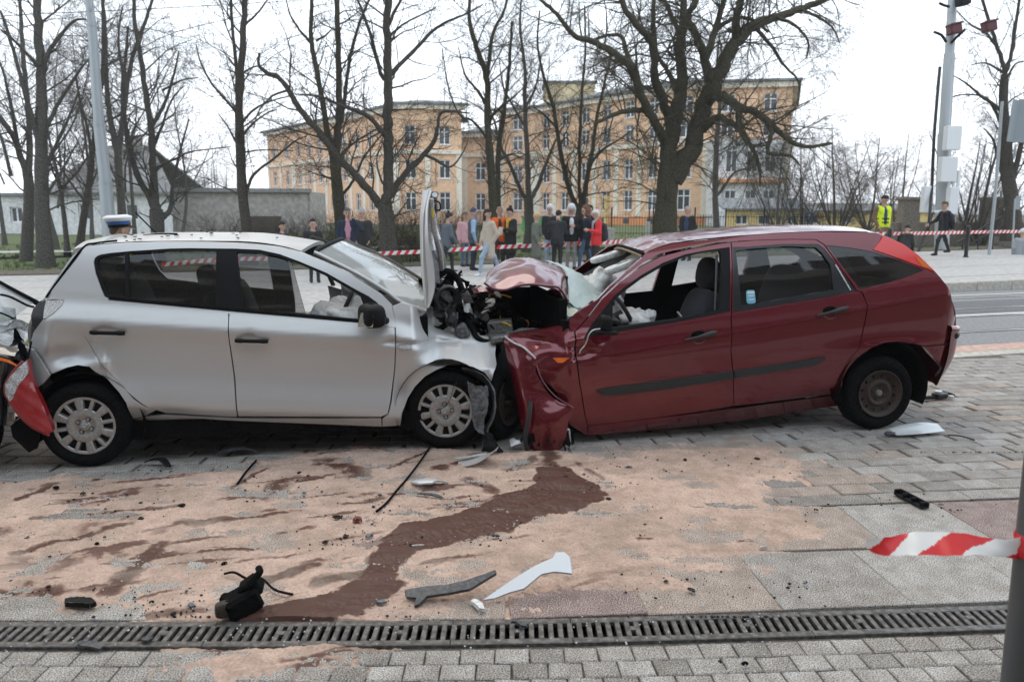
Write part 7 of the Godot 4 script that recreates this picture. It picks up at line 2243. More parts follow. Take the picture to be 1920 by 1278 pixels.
	# mesh fence on top of it
	mat("fence_green", lin(0.10, 0.17, 0.14), 0.5)
	var gf := thing("green_fence", "green wire panel fence standing on the stone wall's right part", "fence", Vector3(22.9, 1.3, -34.5))
	var fb := MB.new()
	for i in 40:
		fb.box(Vector3(-1.8 + i * 0.1, 0.65, 0), Vector3(0.012, 1.3, 0.012))
	for j in 8:
		fb.box(Vector3(0.15, 0.1 + j * 0.17, 0.012), Vector3(4.0, 0.014, 0.012))
	tag(put("wire_panel", fb, M.fence_green, gf), "", "", "", "stuff")
	for i in 3:
		var pb := MB.new()
		pb.box(Vector3(-1.85 + i * 1.95, 0.65, -0.03), Vector3(0.06, 1.4, 0.06))
		put("post", pb, M.fence_green, gf)
	# black iron railings before the orange building
	for q in [[Vector3(7.6, 0.35, -46), 8.5, "black iron railings on the lawn left of the old tree"], [Vector3(14.6, 0.35, -50), 12.0, "black iron railings right of the old tree before the yellow annexe"]]:
		var rl := thing("iron_railing", q[2], "railing", q[0], 0.0, "iron railings before the building")
		var rb := MB.new()
		for i in int(q[1] / 0.16):
			rb.box(Vector3(-q[1] * 0.5 + i * 0.16, 0.62, 0), Vector3(0.02, 1.25, 0.02))
		tag(put("bars", rb, M.trim, rl), "", "", "", "stuff")
		for y3 in [0.18, 1.08]:
			var hb := MB.new()
			hb.box(Vector3(0, y3, 0.022), Vector3(q[1], 0.035, 0.02))
			put("rail", hb, M.trim, rl)
		for i in int(q[1] / 2.4) + 1:
			var pb := MB.new()
			pb.box(Vector3(-q[1] * 0.5 + i * 2.4, 0.8, -0.04), Vector3(0.07, 1.7, 0.07))
			put("post", pb, M.trim, rl)

	# the office block behind the photographer, seen in the car windows
	var ob := thing("office_block", "brown office block with pale window bands, reflected in the car windows", "building", Vector3(4, 0, 11.0))
	rough_mat("block_brown", lin(0.06, 0.054, 0.047), lin(0.09, 0.08, 0.07), 0.2, 0.9, 0.03)
	rough_mat("block_band", lin(0.33, 0.31, 0.285), lin(0.42, 0.40, 0.37), 0.2, 0.9, 0.03)
	mat("shop_red", lin(0.35, 0.02, 0.03), 0.5)
	var core := MB.new()
	core.box(Vector3(0, 8.5, 4.0), Vector3(60, 17.0, 8.0))
	put("wall", core, M.block_brown, ob)
	for f in 5:
		var b := MB.new()
		b.box(Vector3(0, 3.6 + f * 3.1, -0.35), Vector3(60, 0.9, 0.7))
		put("parapet_band", b, M.block_band, ob)
		for i in 20:
			var wn := MB.new()
			wn.box(Vector3(-28.5 + i * 3.0, 5.2 + f * 3.1, -0.02), Vector3(2.5, 1.7, 0.12))
			put("window", wn, M.dark_pane, ob)
	var sr := MB.new()
	sr.box(Vector3(-12, 2.55, -0.5), Vector3(22, 0.6, 0.3))
	put("shop_fascia", sr, M.shop_red, ob)
	var gl := MB.new()
	gl.box(Vector3(-12, 1.15, -0.05), Vector3(22, 2.0, 0.1))
	put("shop_window", gl, M.dark_pane, ob)

# ---------------------------------------------------------------- street furniture
func post(called: String, label: String, cat: String, pts: PackedVector3Array, r0: float, r1: float, m: Material, group := "") -> Node3D:
	var o := thing(called, label, cat, pts[0], 0.0, group)
	var p := PackedVector3Array()
	for q in pts:
		p.append(q - pts[0])
	var b := MB.new()
	var rr := PackedFloat32Array()
	for i in p.size():
		rr.append(lerpf(r0, r1, float(i) / (p.size() - 1)))
	b.tube(p, rr, 16)
	put("shaft", b, m, o)
	return o

func build_furniture() -> void:
	mat("galvanised", lin(0.36, 0.39, 0.40), 0.45, 0.35)
	mat("mast_grey", lin(0.47, 0.50, 0.51), 0.5, 0.2)
	mat("box_white", lin(0.70, 0.71, 0.71), 0.45)
	mat("bollard_black", lin(0.012, 0.013, 0.014), 0.4)
	mat("lamp_red", lin(0.08, 0.008, 0.009), 0.4)
	mat("sign_back", lin(0.27, 0.30, 0.315), 0.5, 0.3)
	mat("sign_blue", lin(0.03, 0.12, 0.42), 0.4)
	mat("sign_orange", lin(0.78, 0.36, 0.03), 0.4)
	mat("skip_green", lin(0.05, 0.30, 0.06), 0.6)
	# stepped grey pole on the left
	var f := Vector3(-12.247, 0, -24.141)
	var lp := thing("lamp_post", "tall stepped grey steel post leaning slightly behind the police officer", "lamp post", f)
	var t := V3([-11.69,7.92,-23,-11.65,6.87,-23,-11.64,5.95,-23,-11.68,4.19,-23,-11.63,2.59,-23,-11.62,0.62,-23,-11.64,0.08,-23])
	var secs := [[6, 4, 0.215, 0.185], [4, 3, 0.172, 0.16], [3, 1, 0.15, 0.125], [1, 0, 0.115, 0.10]]
	for s in secs:
		var b := MB.new()
		b.tube(PackedVector3Array([t[s[0]] - f, t[s[1]] - f]), F([s[2], s[3]]), 8)
		put("shaft", b, M.galvanised, lp)
		var c := MB.new()
		c.tube(PackedVector3Array([t[s[1]] - f + Vector3(0, -0.06, 0), t[s[1]] - f + Vector3(0, 0.03, 0)]), F([s[3] + 0.015, s[3] + 0.002]), 8)
		put("collar", c, M.galvanised, lp)
	# overhead wires
	for q in [[V3([-15.06,7,-23,-13.85,7.37,-24,-12.66,7.67,-25,-9.68,8.34,-27,-6.14,9.33,-30]), "thin overhead wire running right from the grey lamp post"], [V3([-15.05,7.08,-23,-13.89,6.98,-23.5,-12.32,5.91,-24,-10.95,7.52,-27,-8.84,8.89,-30]), "second overhead wire sagging past the grey lamp post"]]:
		var w := put("overhead_wire", tube_mesh(q[0], 0.011, 4), M.trim)
		tag(w, q[1], "wire", "")
	# camera mast on the right
	var mf := Vector3(18.458, 0, -34.103)
	var mast := thing("equipment_mast", "tall grey square mast with white boxes and two red floodlights", "mast", mf)
	var ma := V3([16.8,0.16,-31,16.71,2.09,-31,16.52,4.69,-31,16.45,7.61,-31,16.37,10.07,-31])
	for s in [[0, 2, 0.30], [2, 3, 0.24], [3, 4, 0.19]]:
		var b := MB.new()
		b.tube(PackedVector3Array([ma[s[0]] - mf, ma[s[1]] - mf]), F([s[2], s[2] * 0.92]), 4)
		put("shaft", b, M.mast_grey, mast)
	for q in [[1774, 262, 0.56, 0.88], [1770, 318, 0.62, 0.92], [1736, 372, 0.34, 1.0], [1784, 374, 0.36, 0.98]]:
		var b := MB.new()
		b.box(Vector3.ZERO, Vector3(q[2], q[3], 0.3), Basis.IDENTITY, 0.02)
		var p := Vector3((q[0] - 960.0) / 1480.0 * 30.0, 0, 0)
		var wp := put("white_box", b, M.box_white, mast)
		wp.position = Vector3(p.x, EYE + (398.0 - q[1]) / 1480.0 * 30.4 - 0.05, -30.4) - mf
	for q in [[1764, 350], [1772, 350], [1780, 350]]:
		var b := MB.new()
		b.box(Vector3((q[0] - 960.0) / 1480.0 * 30.5, EYE + (398.0 - q[1]) / 1480.0 * 30.4, -30.45) - mf, Vector3(0.09, 1.15, 0.09))
		put("conduit", b, M.box_white, mast)
	var br := MB.new()
	br.box(Vector3((1748 - 960.0) / 1480.0 * 30.3, EYE + (398.0 - 396.0) / 1480.0 * 30.3, -30.3) - mf, Vector3(0.95, 0.09, 0.12))
	put("bracket", br, M.box_white, mast)
	put("black_cable", tube_mesh(V3([15.68,0.89,-30,15.69,1.68,-30,15.84,2.67,-30.3,15.77,4.43,-30.3,15.81,5.98,-30.4,15.87,7.04,-30.5]), 0.06), M.bollard_black, mast).position = -mf
	put("stay", tube_mesh(V3([15.37,0.25,-30,15.79,1.28,-30.2,15.96,1.78,-30.3]), 0.06), M.bollard_black, mast).position = -mf
	for q in [[V3([15.55,8.27,-30.5,15.88,8.18,-30.6,16.17,7.99,-30.8]), 1750, 57], [V3([16.68,8.36,-30.5,16.48,8.14,-30.6,16.37,7.95,-30.8]), 1812, 52], [V3([15.66,9.27,-30.5,15.91,9.22,-30.6,16.17,9.23,-30.8]), 1761, 2]]:
		var pts: PackedVector3Array = q[0]
		put("lamp_arm", tube_mesh(pts, 0.05), M.trim, mast).position = -mf
		var b := MB.new()
		var hp := Vector3((q[1] - 960.0) / 1480.0 * 30.5, EYE, -30.5)
		hp.y = pts[0].y + 0.09
		b.box(hp - mf, Vector3(0.42, 0.34, 0.4), Basis(Vector3.BACK, 0.2), 0.04)
		b.box(hp - mf + Vector3(-0.02, 0.18, 0.02), Vector3(0.46, 0.07, 0.46), Basis(Vector3.BACK, 0.2), 0.02)
		put("floodlight", b, M.lamp_red if q[2] > 10 else M.trim, mast)
	# grey sign seen from behind on its post
	var sf := Vector3(16.934, 0, -28.123)
	var sp := post("road_sign", "back of a tall grey rectangular road sign on a leaning post", "road sign", V3([16.56,0.04,-27.5,16.57,2.58,-27.5,16.5,5.4,-27.5]), 0.055, 0.05, M.galvanised)
	for q in [[1872, -0.25, 0.42, 1.38, 0.5], [1890, 0.12, 0.46, 1.42, -0.35]]:
		var b := MB.new()
		b.box(Vector3.ZERO, Vector3(q[2], q[3], 0.03), Basis(Vector3.BACK, -0.06) * Basis(Vector3.UP, q[4]), 0.005)
		var o := put("sign_plate", b, M.sign_back, sp)
		o.position = Vector3((q[0] - 960.0) / 1480.0 * 27.4, EYE + (398.0 - 234.0) / 1480.0 * 27.4, -27.4) - sp.position
	var rs := MB.new()
	rs.lathe(PackedVector2Array([Vector2(0.0, 0.01), Vector2(0.25, 0.01), Vector2(0.26, 0.0), Vector2(0.25, -0.01)]), Transform3D(Basis(Vector3.UP, 0.9), Vector3((1880 - 960.0) / 1480.0 * 27.4, EYE + (398.0 - 288.0) / 1480.0 * 27.4, -27.4) - sp.position), 20)
	put("round_plate", rs, M.sign_back, sp)
	var pl := post("sign_post", "thin grey post with a small blue plate at the right edge", "sign post", V3([18.93,0.29,-30,18.83,2.23,-30]), 0.035, 0.03, M.galvanised)
	var bp := MB.new()
	bp.box(Vector3(18.95,2.075,-30) - pl.position, Vector3(0.18, 0.5, 0.03))
	put("plate", bp, M.sign_back, pl)
	# black bollards along the far pavement
	for q in [[1808, 490, 429, "black metal bollard right of the man with the backpack"], [1663, 500, 430, "black bollard half hidden behind the red car's tail"], [930, 508, 440, "black bollard carrying the tape before the man in orange"], [1112, 503, 440, "black bollard carrying the tape beside the woman in red"], [300, 505, 440, "black bollard hidden behind the silver car's roof"]]:
		var d: float = EYE / (q[1] - 398.0) * 1480.0 * 0.95
		var at := Vector3((q[0] - 960.0) / 1480.0 * d, 0, -d)
		at.y = far_y(at.x)
		var o := thing("bollard", q[3], "bollard", at, 0.0, "black bollards along the far pavement")
		var b := MB.new()
		b.lathe(PackedVector2Array([Vector2(0.09, -0.05), Vector2(0.09, 0.03), Vector2(0.062, 0.05), Vector2(0.062, 0.98), Vector2(0.055, 1.02), Vector2(0.03, 1.05), Vector2(0, 1.055)]), Transform3D(Basis(Vector3.RIGHT, -PI / 2), Vector3.ZERO), 16)
		put("shaft", b, M.bollard_black, o)
		var c := MB.new()
		c.lathe(PackedVector2Array([Vector2(0.066, 0.83), Vector2(0.070, 0.85), Vector2(0.070, 0.88), Vector2(0.066, 0.90)]), Transform3D(Basis(Vector3.RIGHT, -PI / 2), Vector3.ZERO), 16)
		put("ring", c, M.bollard_black, o)
	# stone posts on the lawn
	for q in [[1142, 487, "pale square stone post right behind the woman in red"], [1212, 452, "low square stone post left of the old tree"]]:
		var d: float = EYE / (q[1] - 398.0) * 1480.0
		var b := MB.new()
		b.box(Vector3.ZERO, Vector3(0.3, 1.15, 0.3), Basis.IDENTITY, 0.02)
		var o := put("stone_post", b, M.kerb)
		o.position = Vector3((q[0] - 960.0) / 1480.0 * d, 0.6, -d)
		tag(o, q[2], "post", "stone posts on the lawn")
	# black stair rail by the wall
	var sr := thing("stair_railing", "black handrail slanting up beside the stone wall", "railing", Vector3(17.501,0.239,-31))
	var s0 := sr.position
	put("handrail", tube_mesh(V3([17.37,0.55,-31,18.6,1.31,-31,19.03,1.58,-31]), 0.035), M.bollard_black, sr).position = -s0
	put("lower_rail", tube_mesh(V3([17.44,0.24,-31,18.48,0.86,-31]), 0.02), M.bollard_black, sr).position = -s0
	for x in [[1800, 452, 475], [1829, 436, 475], [1856, 420, 472]]:
		put("baluster", tube_mesh(PackedVector3Array([Vector3((x[0] - 960.0) / 1480.0 * 31, EYE + (398 - x[1]) / 1480.0 * 31, -31), Vector3((x[0] - 960.0) / 1480.0 * 31, EYE + (398 - x[2]) / 1480.0 * 31, -31)]), 0.025), M.bollard_black, sr).position = -s0
	# small far signs, a green container, a light coloured kiosk
	for q in [[1512, 407, 0.62, 0.62, 52, M.sign_blue, "small blue square road sign beyond the red car's roof"], [1531, 405, 0.36, 0.40, 52, M.sign_orange, "small orange sign beside the blue one beyond the red car's roof"]]:
		var at := Vector3((q[0] - 960.0) / 1480.0 * q[4], EYE + (398.0 - q[1]) / 1480.0 * q[4], -q[4])
		var o := thing("small_sign", q[6], "sign", Vector3(at.x, 0.3, at.z))
		var b := MB.new()
		b.box(Vector3(0, at.y - 0.3, 0), Vector3(q[2], q[3], 0.04), Basis.IDENTITY, 0.006)
		put("plate", b, q[5], o)
		var pb := MB.new()
		pb.tube(PackedVector3Array([Vector3(0, -0.2, -0.05), Vector3(0, at.y - 0.1, -0.05)]), F([0.035, 0.035]), 8)
		put("post", pb, M.galvanised, o)
		if q[5] == M.sign_blue:
			var ar := MB.new()
			ar.prism(V2([-0.16, -0.18, -0.02, -0.18, -0.02, 0.05, 0.06, 0.05, -0.09, 0.2, -0.24, 0.05, -0.16, 0.05]), 0.021, 0.026, Transform3D(Basis.IDENTITY, Vector3(0.05, at.y - 0.3, 0)))
			put("arrow", ar, M.box_white, o)
	var sk := thing("green_container", "green open container between the tree trunks behind the onlookers", "container", Vector3(2.25, 0.5, -52))
	var kb := MB.new()
	kb.box(Vector3(0, 0.45, 0), Vector3(3.2, 0.9, 1.4), Basis.IDENTITY, 0.03)
	put("body", kb, M.skip_green, sk)
	var kr := MB.new()
	kr.box(Vector3(0, 0.95, 0), Vector3(3.35, 0.12, 1.55), Basis.IDENTITY, 0.02)
	put("rim", kr, M.dark_roof, sk)
	# striped tape in the distance, and the near tape and pole
	mat("tape_red", lin(0.62, 0.025, 0.03), 0.35)
	mat("tape_white", lin(0.75, 0.75, 0.74), 0.35)
	for tn in ["tape_red", "tape_white"]:
		M[tn].backlight_enabled = true
		M[tn].backlight = M[tn].albedo_color.darkened(0.35)
	for q in [[V3([-14.4,-0.2,-21.5,-12.94,-0.11,-22]), "striped barrier tape at the left edge behind the dark car"], [V3([-9.52,0.27,-21.4,-7.71,0.41,-21.6,-6.04,0.41,-21.6]), "striped barrier tape seen through the silver car's windows"], [V3([-6.04,0.41,-21.6,-4.65,0.49,-21.6,-3.59,0.55,-21.8,-2.37,0.6,-22,-0.44,0.73,-21.7]), "striped barrier tape from the silver bonnet to the middle bollard"], [V3([-0.44,0.73,-21.7,0.9,0.75,-22.4,2.31,0.81,-22.6]), "striped barrier tape between the two bollards by the crowd"], [V3([2.31,0.81,-22.6,2.93,0.82,-23,3.61,0.85,-23.4,7.52,0.93,-24.4,11.68,1.01,-24.8]), "striped barrier tape running behind the red car's roof"], [V3([11.68,1.01,-24.8,13.59,1,-26,15.34,1,-27]), "striped barrier tape before the man with the backpack"], [V3([15.34,1,-27,16.94,1,-27.8,19.42,0.99,-29]), "striped barrier tape from the last bollard to the right edge"]]:
		tape(q[0], 0.11, q[1], 0.11)
	var pp := post("near_post", "blurred grey steel post at the right edge in the foreground", "post", V3([1.544,-0.09,-2.2,1.542,0.313,-2.2,1.54,0.903,-2.2,1.542,1.36,-2.2,1.535,2.138,-2.2]), 0.05, 0.05, M.near_grey if M.has("near_grey") else mat("near_grey", lin(0.10, 0.10, 0.10), 0.45, 0.3))
	var tp := thing("near_tape", "loose red and white striped tape end fluttering from the near post", "tape", Vector3(1.49,0.755,-2.2))
	var top := V3([1.507,0.786,-2.19,1.445,0.772,-2.2,1.394,0.771,-2.22,1.341,0.773,-2.24,1.289,0.766,-2.26,1.227,0.758,-2.28,1.197,0.746,-2.3,1.162,0.731,-2.31,1.134,0.722,-2.32,1.111,0.714,-2.33])
	var bot := V3([1.525,0.708,-2.2,1.431,0.727,-2.17,1.368,0.732,-2.17,1.312,0.729,-2.18,1.26,0.722,-2.2,1.2,0.713,-2.22,1.176,0.697,-2.25,1.156,0.68,-2.28,1.143,0.667,-2.32,1.116,0.677,-2.35])
	var n := 90
	var ct := curve3(top, 12)
	var cb2 := curve3(bot, 12)
	var strips := {}
	var m := ct.size()
	for i in m - 1:
		for j in 14:
			var ps := []
			for e in [[i, j], [i + 1, j], [i + 1, j + 1], [i, j + 1]]:
				var u: float = e[1] / 14.0
				var p := ct[e[0]].lerp(cb2[e[0]], u)
				p += Vector3(0, 0.001 * sin(e[0] * 0.45 + u * 3.0), 0.005 * sin(e[0] * 0.10 + u * 2.5) + 0.002 * sin(u * 6.0 + e[0] * 0.2))
				ps.append(p - tp.position)
			var k := int(floor(((float(i) / m) * 1.95 - (j / 14.0) * 0.34 + 1.0) / 0.43))
			if not strips.has(k):
				strips[k] = MB.new()
			strips[k].quad(ps[0], ps[1], ps[2], ps[3])
	for k in strips:
		put("red_stripe" if k % 2 else "white_stripe", strips[k], M.tape_red if k % 2 else M.tape_white, tp)
	var kn := MB.new()
	kn.lathe(PackedVector2Array([Vector2(0.055, 0.03), Vector2(0.058, 0.018), Vector2(0.054, 0.005), Vector2(0.059, -0.012), Vector2(0.055, -0.035)]), Transform3D(Basis(Vector3.RIGHT, -PI / 2) * Basis(Vector3.UP, 0.1), Vector3(1.542,0.752,-2.2) - tp.position), 20)
	put("knot", kn, M.tape_red, tp)

# a long ribbon whose slanted stripes are separate pieces of its two colours
func tape(pts: PackedVector3Array, wide: float, label: String, pitch: float) -> void:
	var c := curve3(pts, 6)
	var o := thing("barrier_tape", label, "tape", c[0], 0.0, "red and white barrier tape along the far pavement")
	var L := 0.0
	var cum := PackedFloat32Array([0.0])
	for i in c.size() - 1:
		L += c[i].distance_to(c[i + 1])
		cum.append(L)
	var at := func(s: float) -> Vector3:
		s = clampf(s, 0.0, L)
		var i := 0
		while i < c.size() - 2 and cum[i + 1] < s:
			i += 1
		return c[i].lerp(c[i + 1], (s - cum[i]) / maxf(cum[i + 1] - cum[i], 1e-5))
	var b := [MB.new(), MB.new()]
	var n := int(L / pitch)
	for k in n:
		var s := k * pitch
		var sag := 0.0
		var tw := 0.5 + 0.5 * sin(s * 1.3)
		var p0: Vector3 = at.call(s) - c[0]
		var p1: Vector3 = at.call(s + pitch) - c[0]
		var p2: Vector3 = at.call(s + pitch + pitch * 0.7) - c[0]
		var p3: Vector3 = at.call(s + pitch * 0.7) - c[0]
		var up := Vector3(0, wide, 0.03 * tw)
		b[k % 2].quad(p0, p1, p2 + up, p3 + up)
	put("red_stripe", b[0], M.tape_red, o)
	put("white_stripe", b[1], M.tape_white, o)


# ---------------------------------------------------------------- people
# meshes the smooth union of tapered capsules: bones are [from, to, radius, radius, colour]
func blob(bones: Array, cell: float, k: float) -> MB:
	var lo := Vector3.INF
	var hi := -Vector3.INF
	for b in bones:
		var r := Vector3.ONE * (maxf(b[2], b[3]) + cell * 2.5)
		lo = lo.min((b[0] as Vector3).min(b[1]) - r)
		hi = hi.max((b[0] as Vector3).max(b[1]) + r)
	var nx := int((hi.x - lo.x) / cell) + 2
	var ny := int((hi.y - lo.y) / cell) + 2
	var nzc := int((hi.z - lo.z) / cell) + 2
	var f := PackedFloat32Array()
	f.resize(nx * ny * nzc)
	f.fill(9.0)
	var near := PackedFloat32Array()
	near.resize(nx * ny * nzc)
	near.fill(9.0)
	var who := PackedByteArray()
	who.resize(nx * ny * nzc)
	for n in bones.size():
		var a: Vector3 = bones[n][0]
		var d: Vector3 = (bones[n][1] as Vector3) - a
		var dd := maxf(d.length_squared(), 1e-8)
		var ra: float = bones[n][2]
		var rb: float = bones[n][3]
		var m := Vector3.ONE * (maxf(ra, rb) + k + cell * 2.0)
		var p0 := ((a.min(a + d) - m - lo) / cell).floor()
		var p1 := ((a.max(a + d) + m - lo) / cell).ceil()
		for z in range(maxi(0, int(p0.z)), mini(nzc, int(p1.z))):
			for y in range(maxi(0, int(p0.y)), mini(ny, int(p1.y))):
				var row := (z * ny + y) * nx
				for x in range(maxi(0, int(p0.x)), mini(nx, int(p1.x))):
					var q := lo + Vector3(x, y, z) * cell - a
					var t := clampf(q.dot(d) / dd, 0.0, 1.0)
					var s := (q - d * t).length() - ra - (rb - ra) * t
					var i := row + x
					if s < near[i]:
						near[i] = s
						who[i] = n
					var h := maxf(k - absf(f[i] - s), 0.0) / k
					f[i] = minf(f[i], s) - h * h * k * 0.25
	var out := MB.new()
	var idx := {}
	var st := [0, 1, nx, nx + 1, nx * ny, nx * ny + 1, nx * ny + nx, nx * ny + nx + 1]
	for z in nzc - 1:
		for y in ny - 1:
			var row := (z * ny + y) * nx
			for x in nx - 1:
				var i := row + x
				var neg := 0
				for c in 8:
					if f[i + st[c]] < 0.0:
						neg += 1
				if neg == 0 or neg == 8:
					continue
				var s := Vector3.ZERO
				var cnt := 0
				for e in [[0, 1], [2, 3], [4, 5], [6, 7], [0, 2], [1, 3], [4, 6], [5, 7], [0, 4], [1, 5], [2, 6], [3, 7]]:
					var a := f[i + st[e[0]]]
					var b := f[i + st[e[1]]]
					if (a < 0.0) != (b < 0.0):
						var t := a / (a - b)
						var pa := Vector3(e[0] & 1, (e[0] >> 1) & 1, e[0] >> 2)
						var pb := Vector3(e[1] & 1, (e[1] >> 1) & 1, e[1] >> 2)
						s += pa.lerp(pb, t)
						cnt += 1
				var g := Vector3(f[i + 1] - f[i] + f[i + st[7]] - f[i + st[6]], f[i + nx] - f[i] + f[i + st[7]] - f[i + st[5]], f[i + st[4]] - f[i] + f[i + st[7]] - f[i + st[3]])
				out.col = bones[who[i]][4]
				idx[i] = out.add(lo + (Vector3(x, y, z) + s / cnt) * cell, g.normalized())
	for i in idx:
		for e in [[1, nx, nx * ny], [nx, nx * ny, 1], [nx * ny, 1, nx]]:
			if (f[i] < 0.0) != (f[i + e[0]] < 0.0):
				var b: int = i - e[1]
				var c: int = i - e[2]
				var d: int = i - e[1] - e[2]
				if idx.has(b) and idx.has(c) and idx.has(d):
					out.itri(idx[i], idx[b], idx[d])
					out.itri(idx[i], idx[d], idx[c])
	return out

func tinted(m: MB, from: MB, at: Transform3D, skin: Color) -> void:
	var base := m.v.size()
	for i in from.v.size():
		m.v.append(at * from.v[i])
		m.n.append((at.basis * from.n[i]).normalized())
		m.c.append(skin * from.c[i])
		m.t.append(Vector2.ZERO)
	var turned := at.basis.determinant() < 0
	for i in range(0, from.ix.size(), 3):
		m.ix.append_array([base + from.ix[i], base + from.ix[i + (2 if turned else 1)], base + from.ix[i + (1 if turned else 2)]])

var head_b: MB
var hand_b: MB
var hair_kinds := {}

func person_parts() -> void:
	var s := Color.WHITE
	var dk := Color(0.12, 0.10, 0.10)
	var lip := Color(0.75, 0.45, 0.45)
	var hb := [[Vector3(0, 0.03, -0.012), Vector3(0, 0.045, 0.012), 0.088, 0.084, s], [Vector3(0, -0.02, 0.02), Vector3(0, -0.068, 0.048), 0.070, 0.036, s], [Vector3(0, -0.03, -0.01), Vector3(0, -0.14, -0.025), 0.058, 0.054, s],
		[Vector3(0, 0.005, 0.088), Vector3(0, -0.028, 0.106), 0.009, 0.014, s], [Vector3(-0.030, 0.012, 0.086), Vector3(-0.028, 0.012, 0.088), 0.010, 0.009, dk], [Vector3(0.030, 0.012, 0.086), Vector3(0.028, 0.012, 0.088), 0.010, 0.009, dk],
		[Vector3(-0.045, 0.032, 0.078), Vector3(-0.018, 0.034, 0.091), 0.006, 0.006, dk], [Vector3(0.045, 0.032, 0.078), Vector3(0.018, 0.034, 0.091), 0.006, 0.006, dk], [Vector3(-0.018, -0.057, 0.083), Vector3(0.018, -0.057, 0.083), 0.007, 0.007, lip],
		[Vector3(-0.088, 0.012, -0.012), Vector3(-0.090, -0.03, -0.004), 0.014, 0.010, s], [Vector3(0.088, 0.012, -0.012), Vector3(0.090, -0.03, -0.004), 0.014, 0.010, s]]
	head_b = blob(hb, 0.008, 0.018)
	var h := [[Vector3(-0.022, -0.03, 0), Vector3(-0.024, -0.085, 0.004), 0.016, 0.014, s], [Vector3(0.014, -0.03, 0), Vector3(0.020, -0.085, 0.004), 0.016, 0.014, s], [Vector3(0, 0.0, 0), Vector3(0, -0.07, 0), 0.026, 0.022, s]]
	for i in 4:
		var x := -0.030 + i * 0.019
		var L: float = [0.058, 0.074, 0.080, 0.068][i]
		h.append([Vector3(x, -0.092, 0.004), Vector3(x * 1.12, -0.092 - L * 0.55, 0.012), 0.0095, 0.0085, s])
		h.append([Vector3(x * 1.12, -0.092 - L * 0.55, 0.012), Vector3(x * 1.15, -0.092 - L * 0.92, 0.030), 0.0085, 0.0075, s])
	h.append([Vector3(0.024, -0.035, 0.006), Vector3(0.050, -0.070, 0.022), 0.013, 0.010, s])
	h.append([Vector3(0.050, -0.070, 0.022), Vector3(0.054, -0.098, 0.032), 0.010, 0.008, s])
	hand_b = blob(h, 0.006, 0.010)
	hair_kinds.short = blob([[Vector3(0, 0.055, -0.03), Vector3(0, 0.07, 0.012), 0.092, 0.084, s], [Vector3(0, 0.0, -0.045), Vector3(0, -0.03, -0.05), 0.07, 0.05, s]], 0.012, 0.03)
	hair_kinds.long = blob([[Vector3(0, 0.055, -0.03), Vector3(0, 0.07, 0.012), 0.096, 0.086, s], [Vector3(-0.05, 0.0, -0.05), Vector3(-0.05, -0.14, -0.06), 0.06, 0.045, s], [Vector3(0.05, 0.0, -0.05), Vector3(0.05, -0.14, -0.06), 0.06, 0.045, s]], 0.012, 0.03)
	hair_kinds.bun = blob([[Vector3(0, 0.055, -0.03), Vector3(0, 0.07, 0.012), 0.094, 0.085, s], [Vector3(0, 0.17, -0.04), Vector3(0, 0.18, -0.04), 0.042, 0.04, s]], 0.012, 0.02)
	hair_kinds.hood = blob([[Vector3(0, 0.055, -0.06), Vector3(0, 0.085, -0.02), 0.108, 0.10, s], [Vector3(-0.085, 0.02, -0.03), Vector3(-0.075, -0.10, -0.01), 0.045, 0.045, s], [Vector3(0.085, 0.02, -0.03), Vector3(0.075, -0.10, -0.01), 0.045, 0.045, s], [Vector3(0, -0.02, -0.08), Vector3(0, -0.12, -0.08), 0.08, 0.095, s]], 0.012, 0.03)
	hair_kinds.beanie = blob([[Vector3(0, 0.075, -0.012), Vector3(0, 0.09, -0.005), 0.097, 0.088, s], [Vector3(0, 0.16, -0.01), Vector3(0, 0.175, -0.01), 0.03, 0.02, s]], 0.012, 0.02)

const SKIN := Color(0.46, 0.29, 0.215)

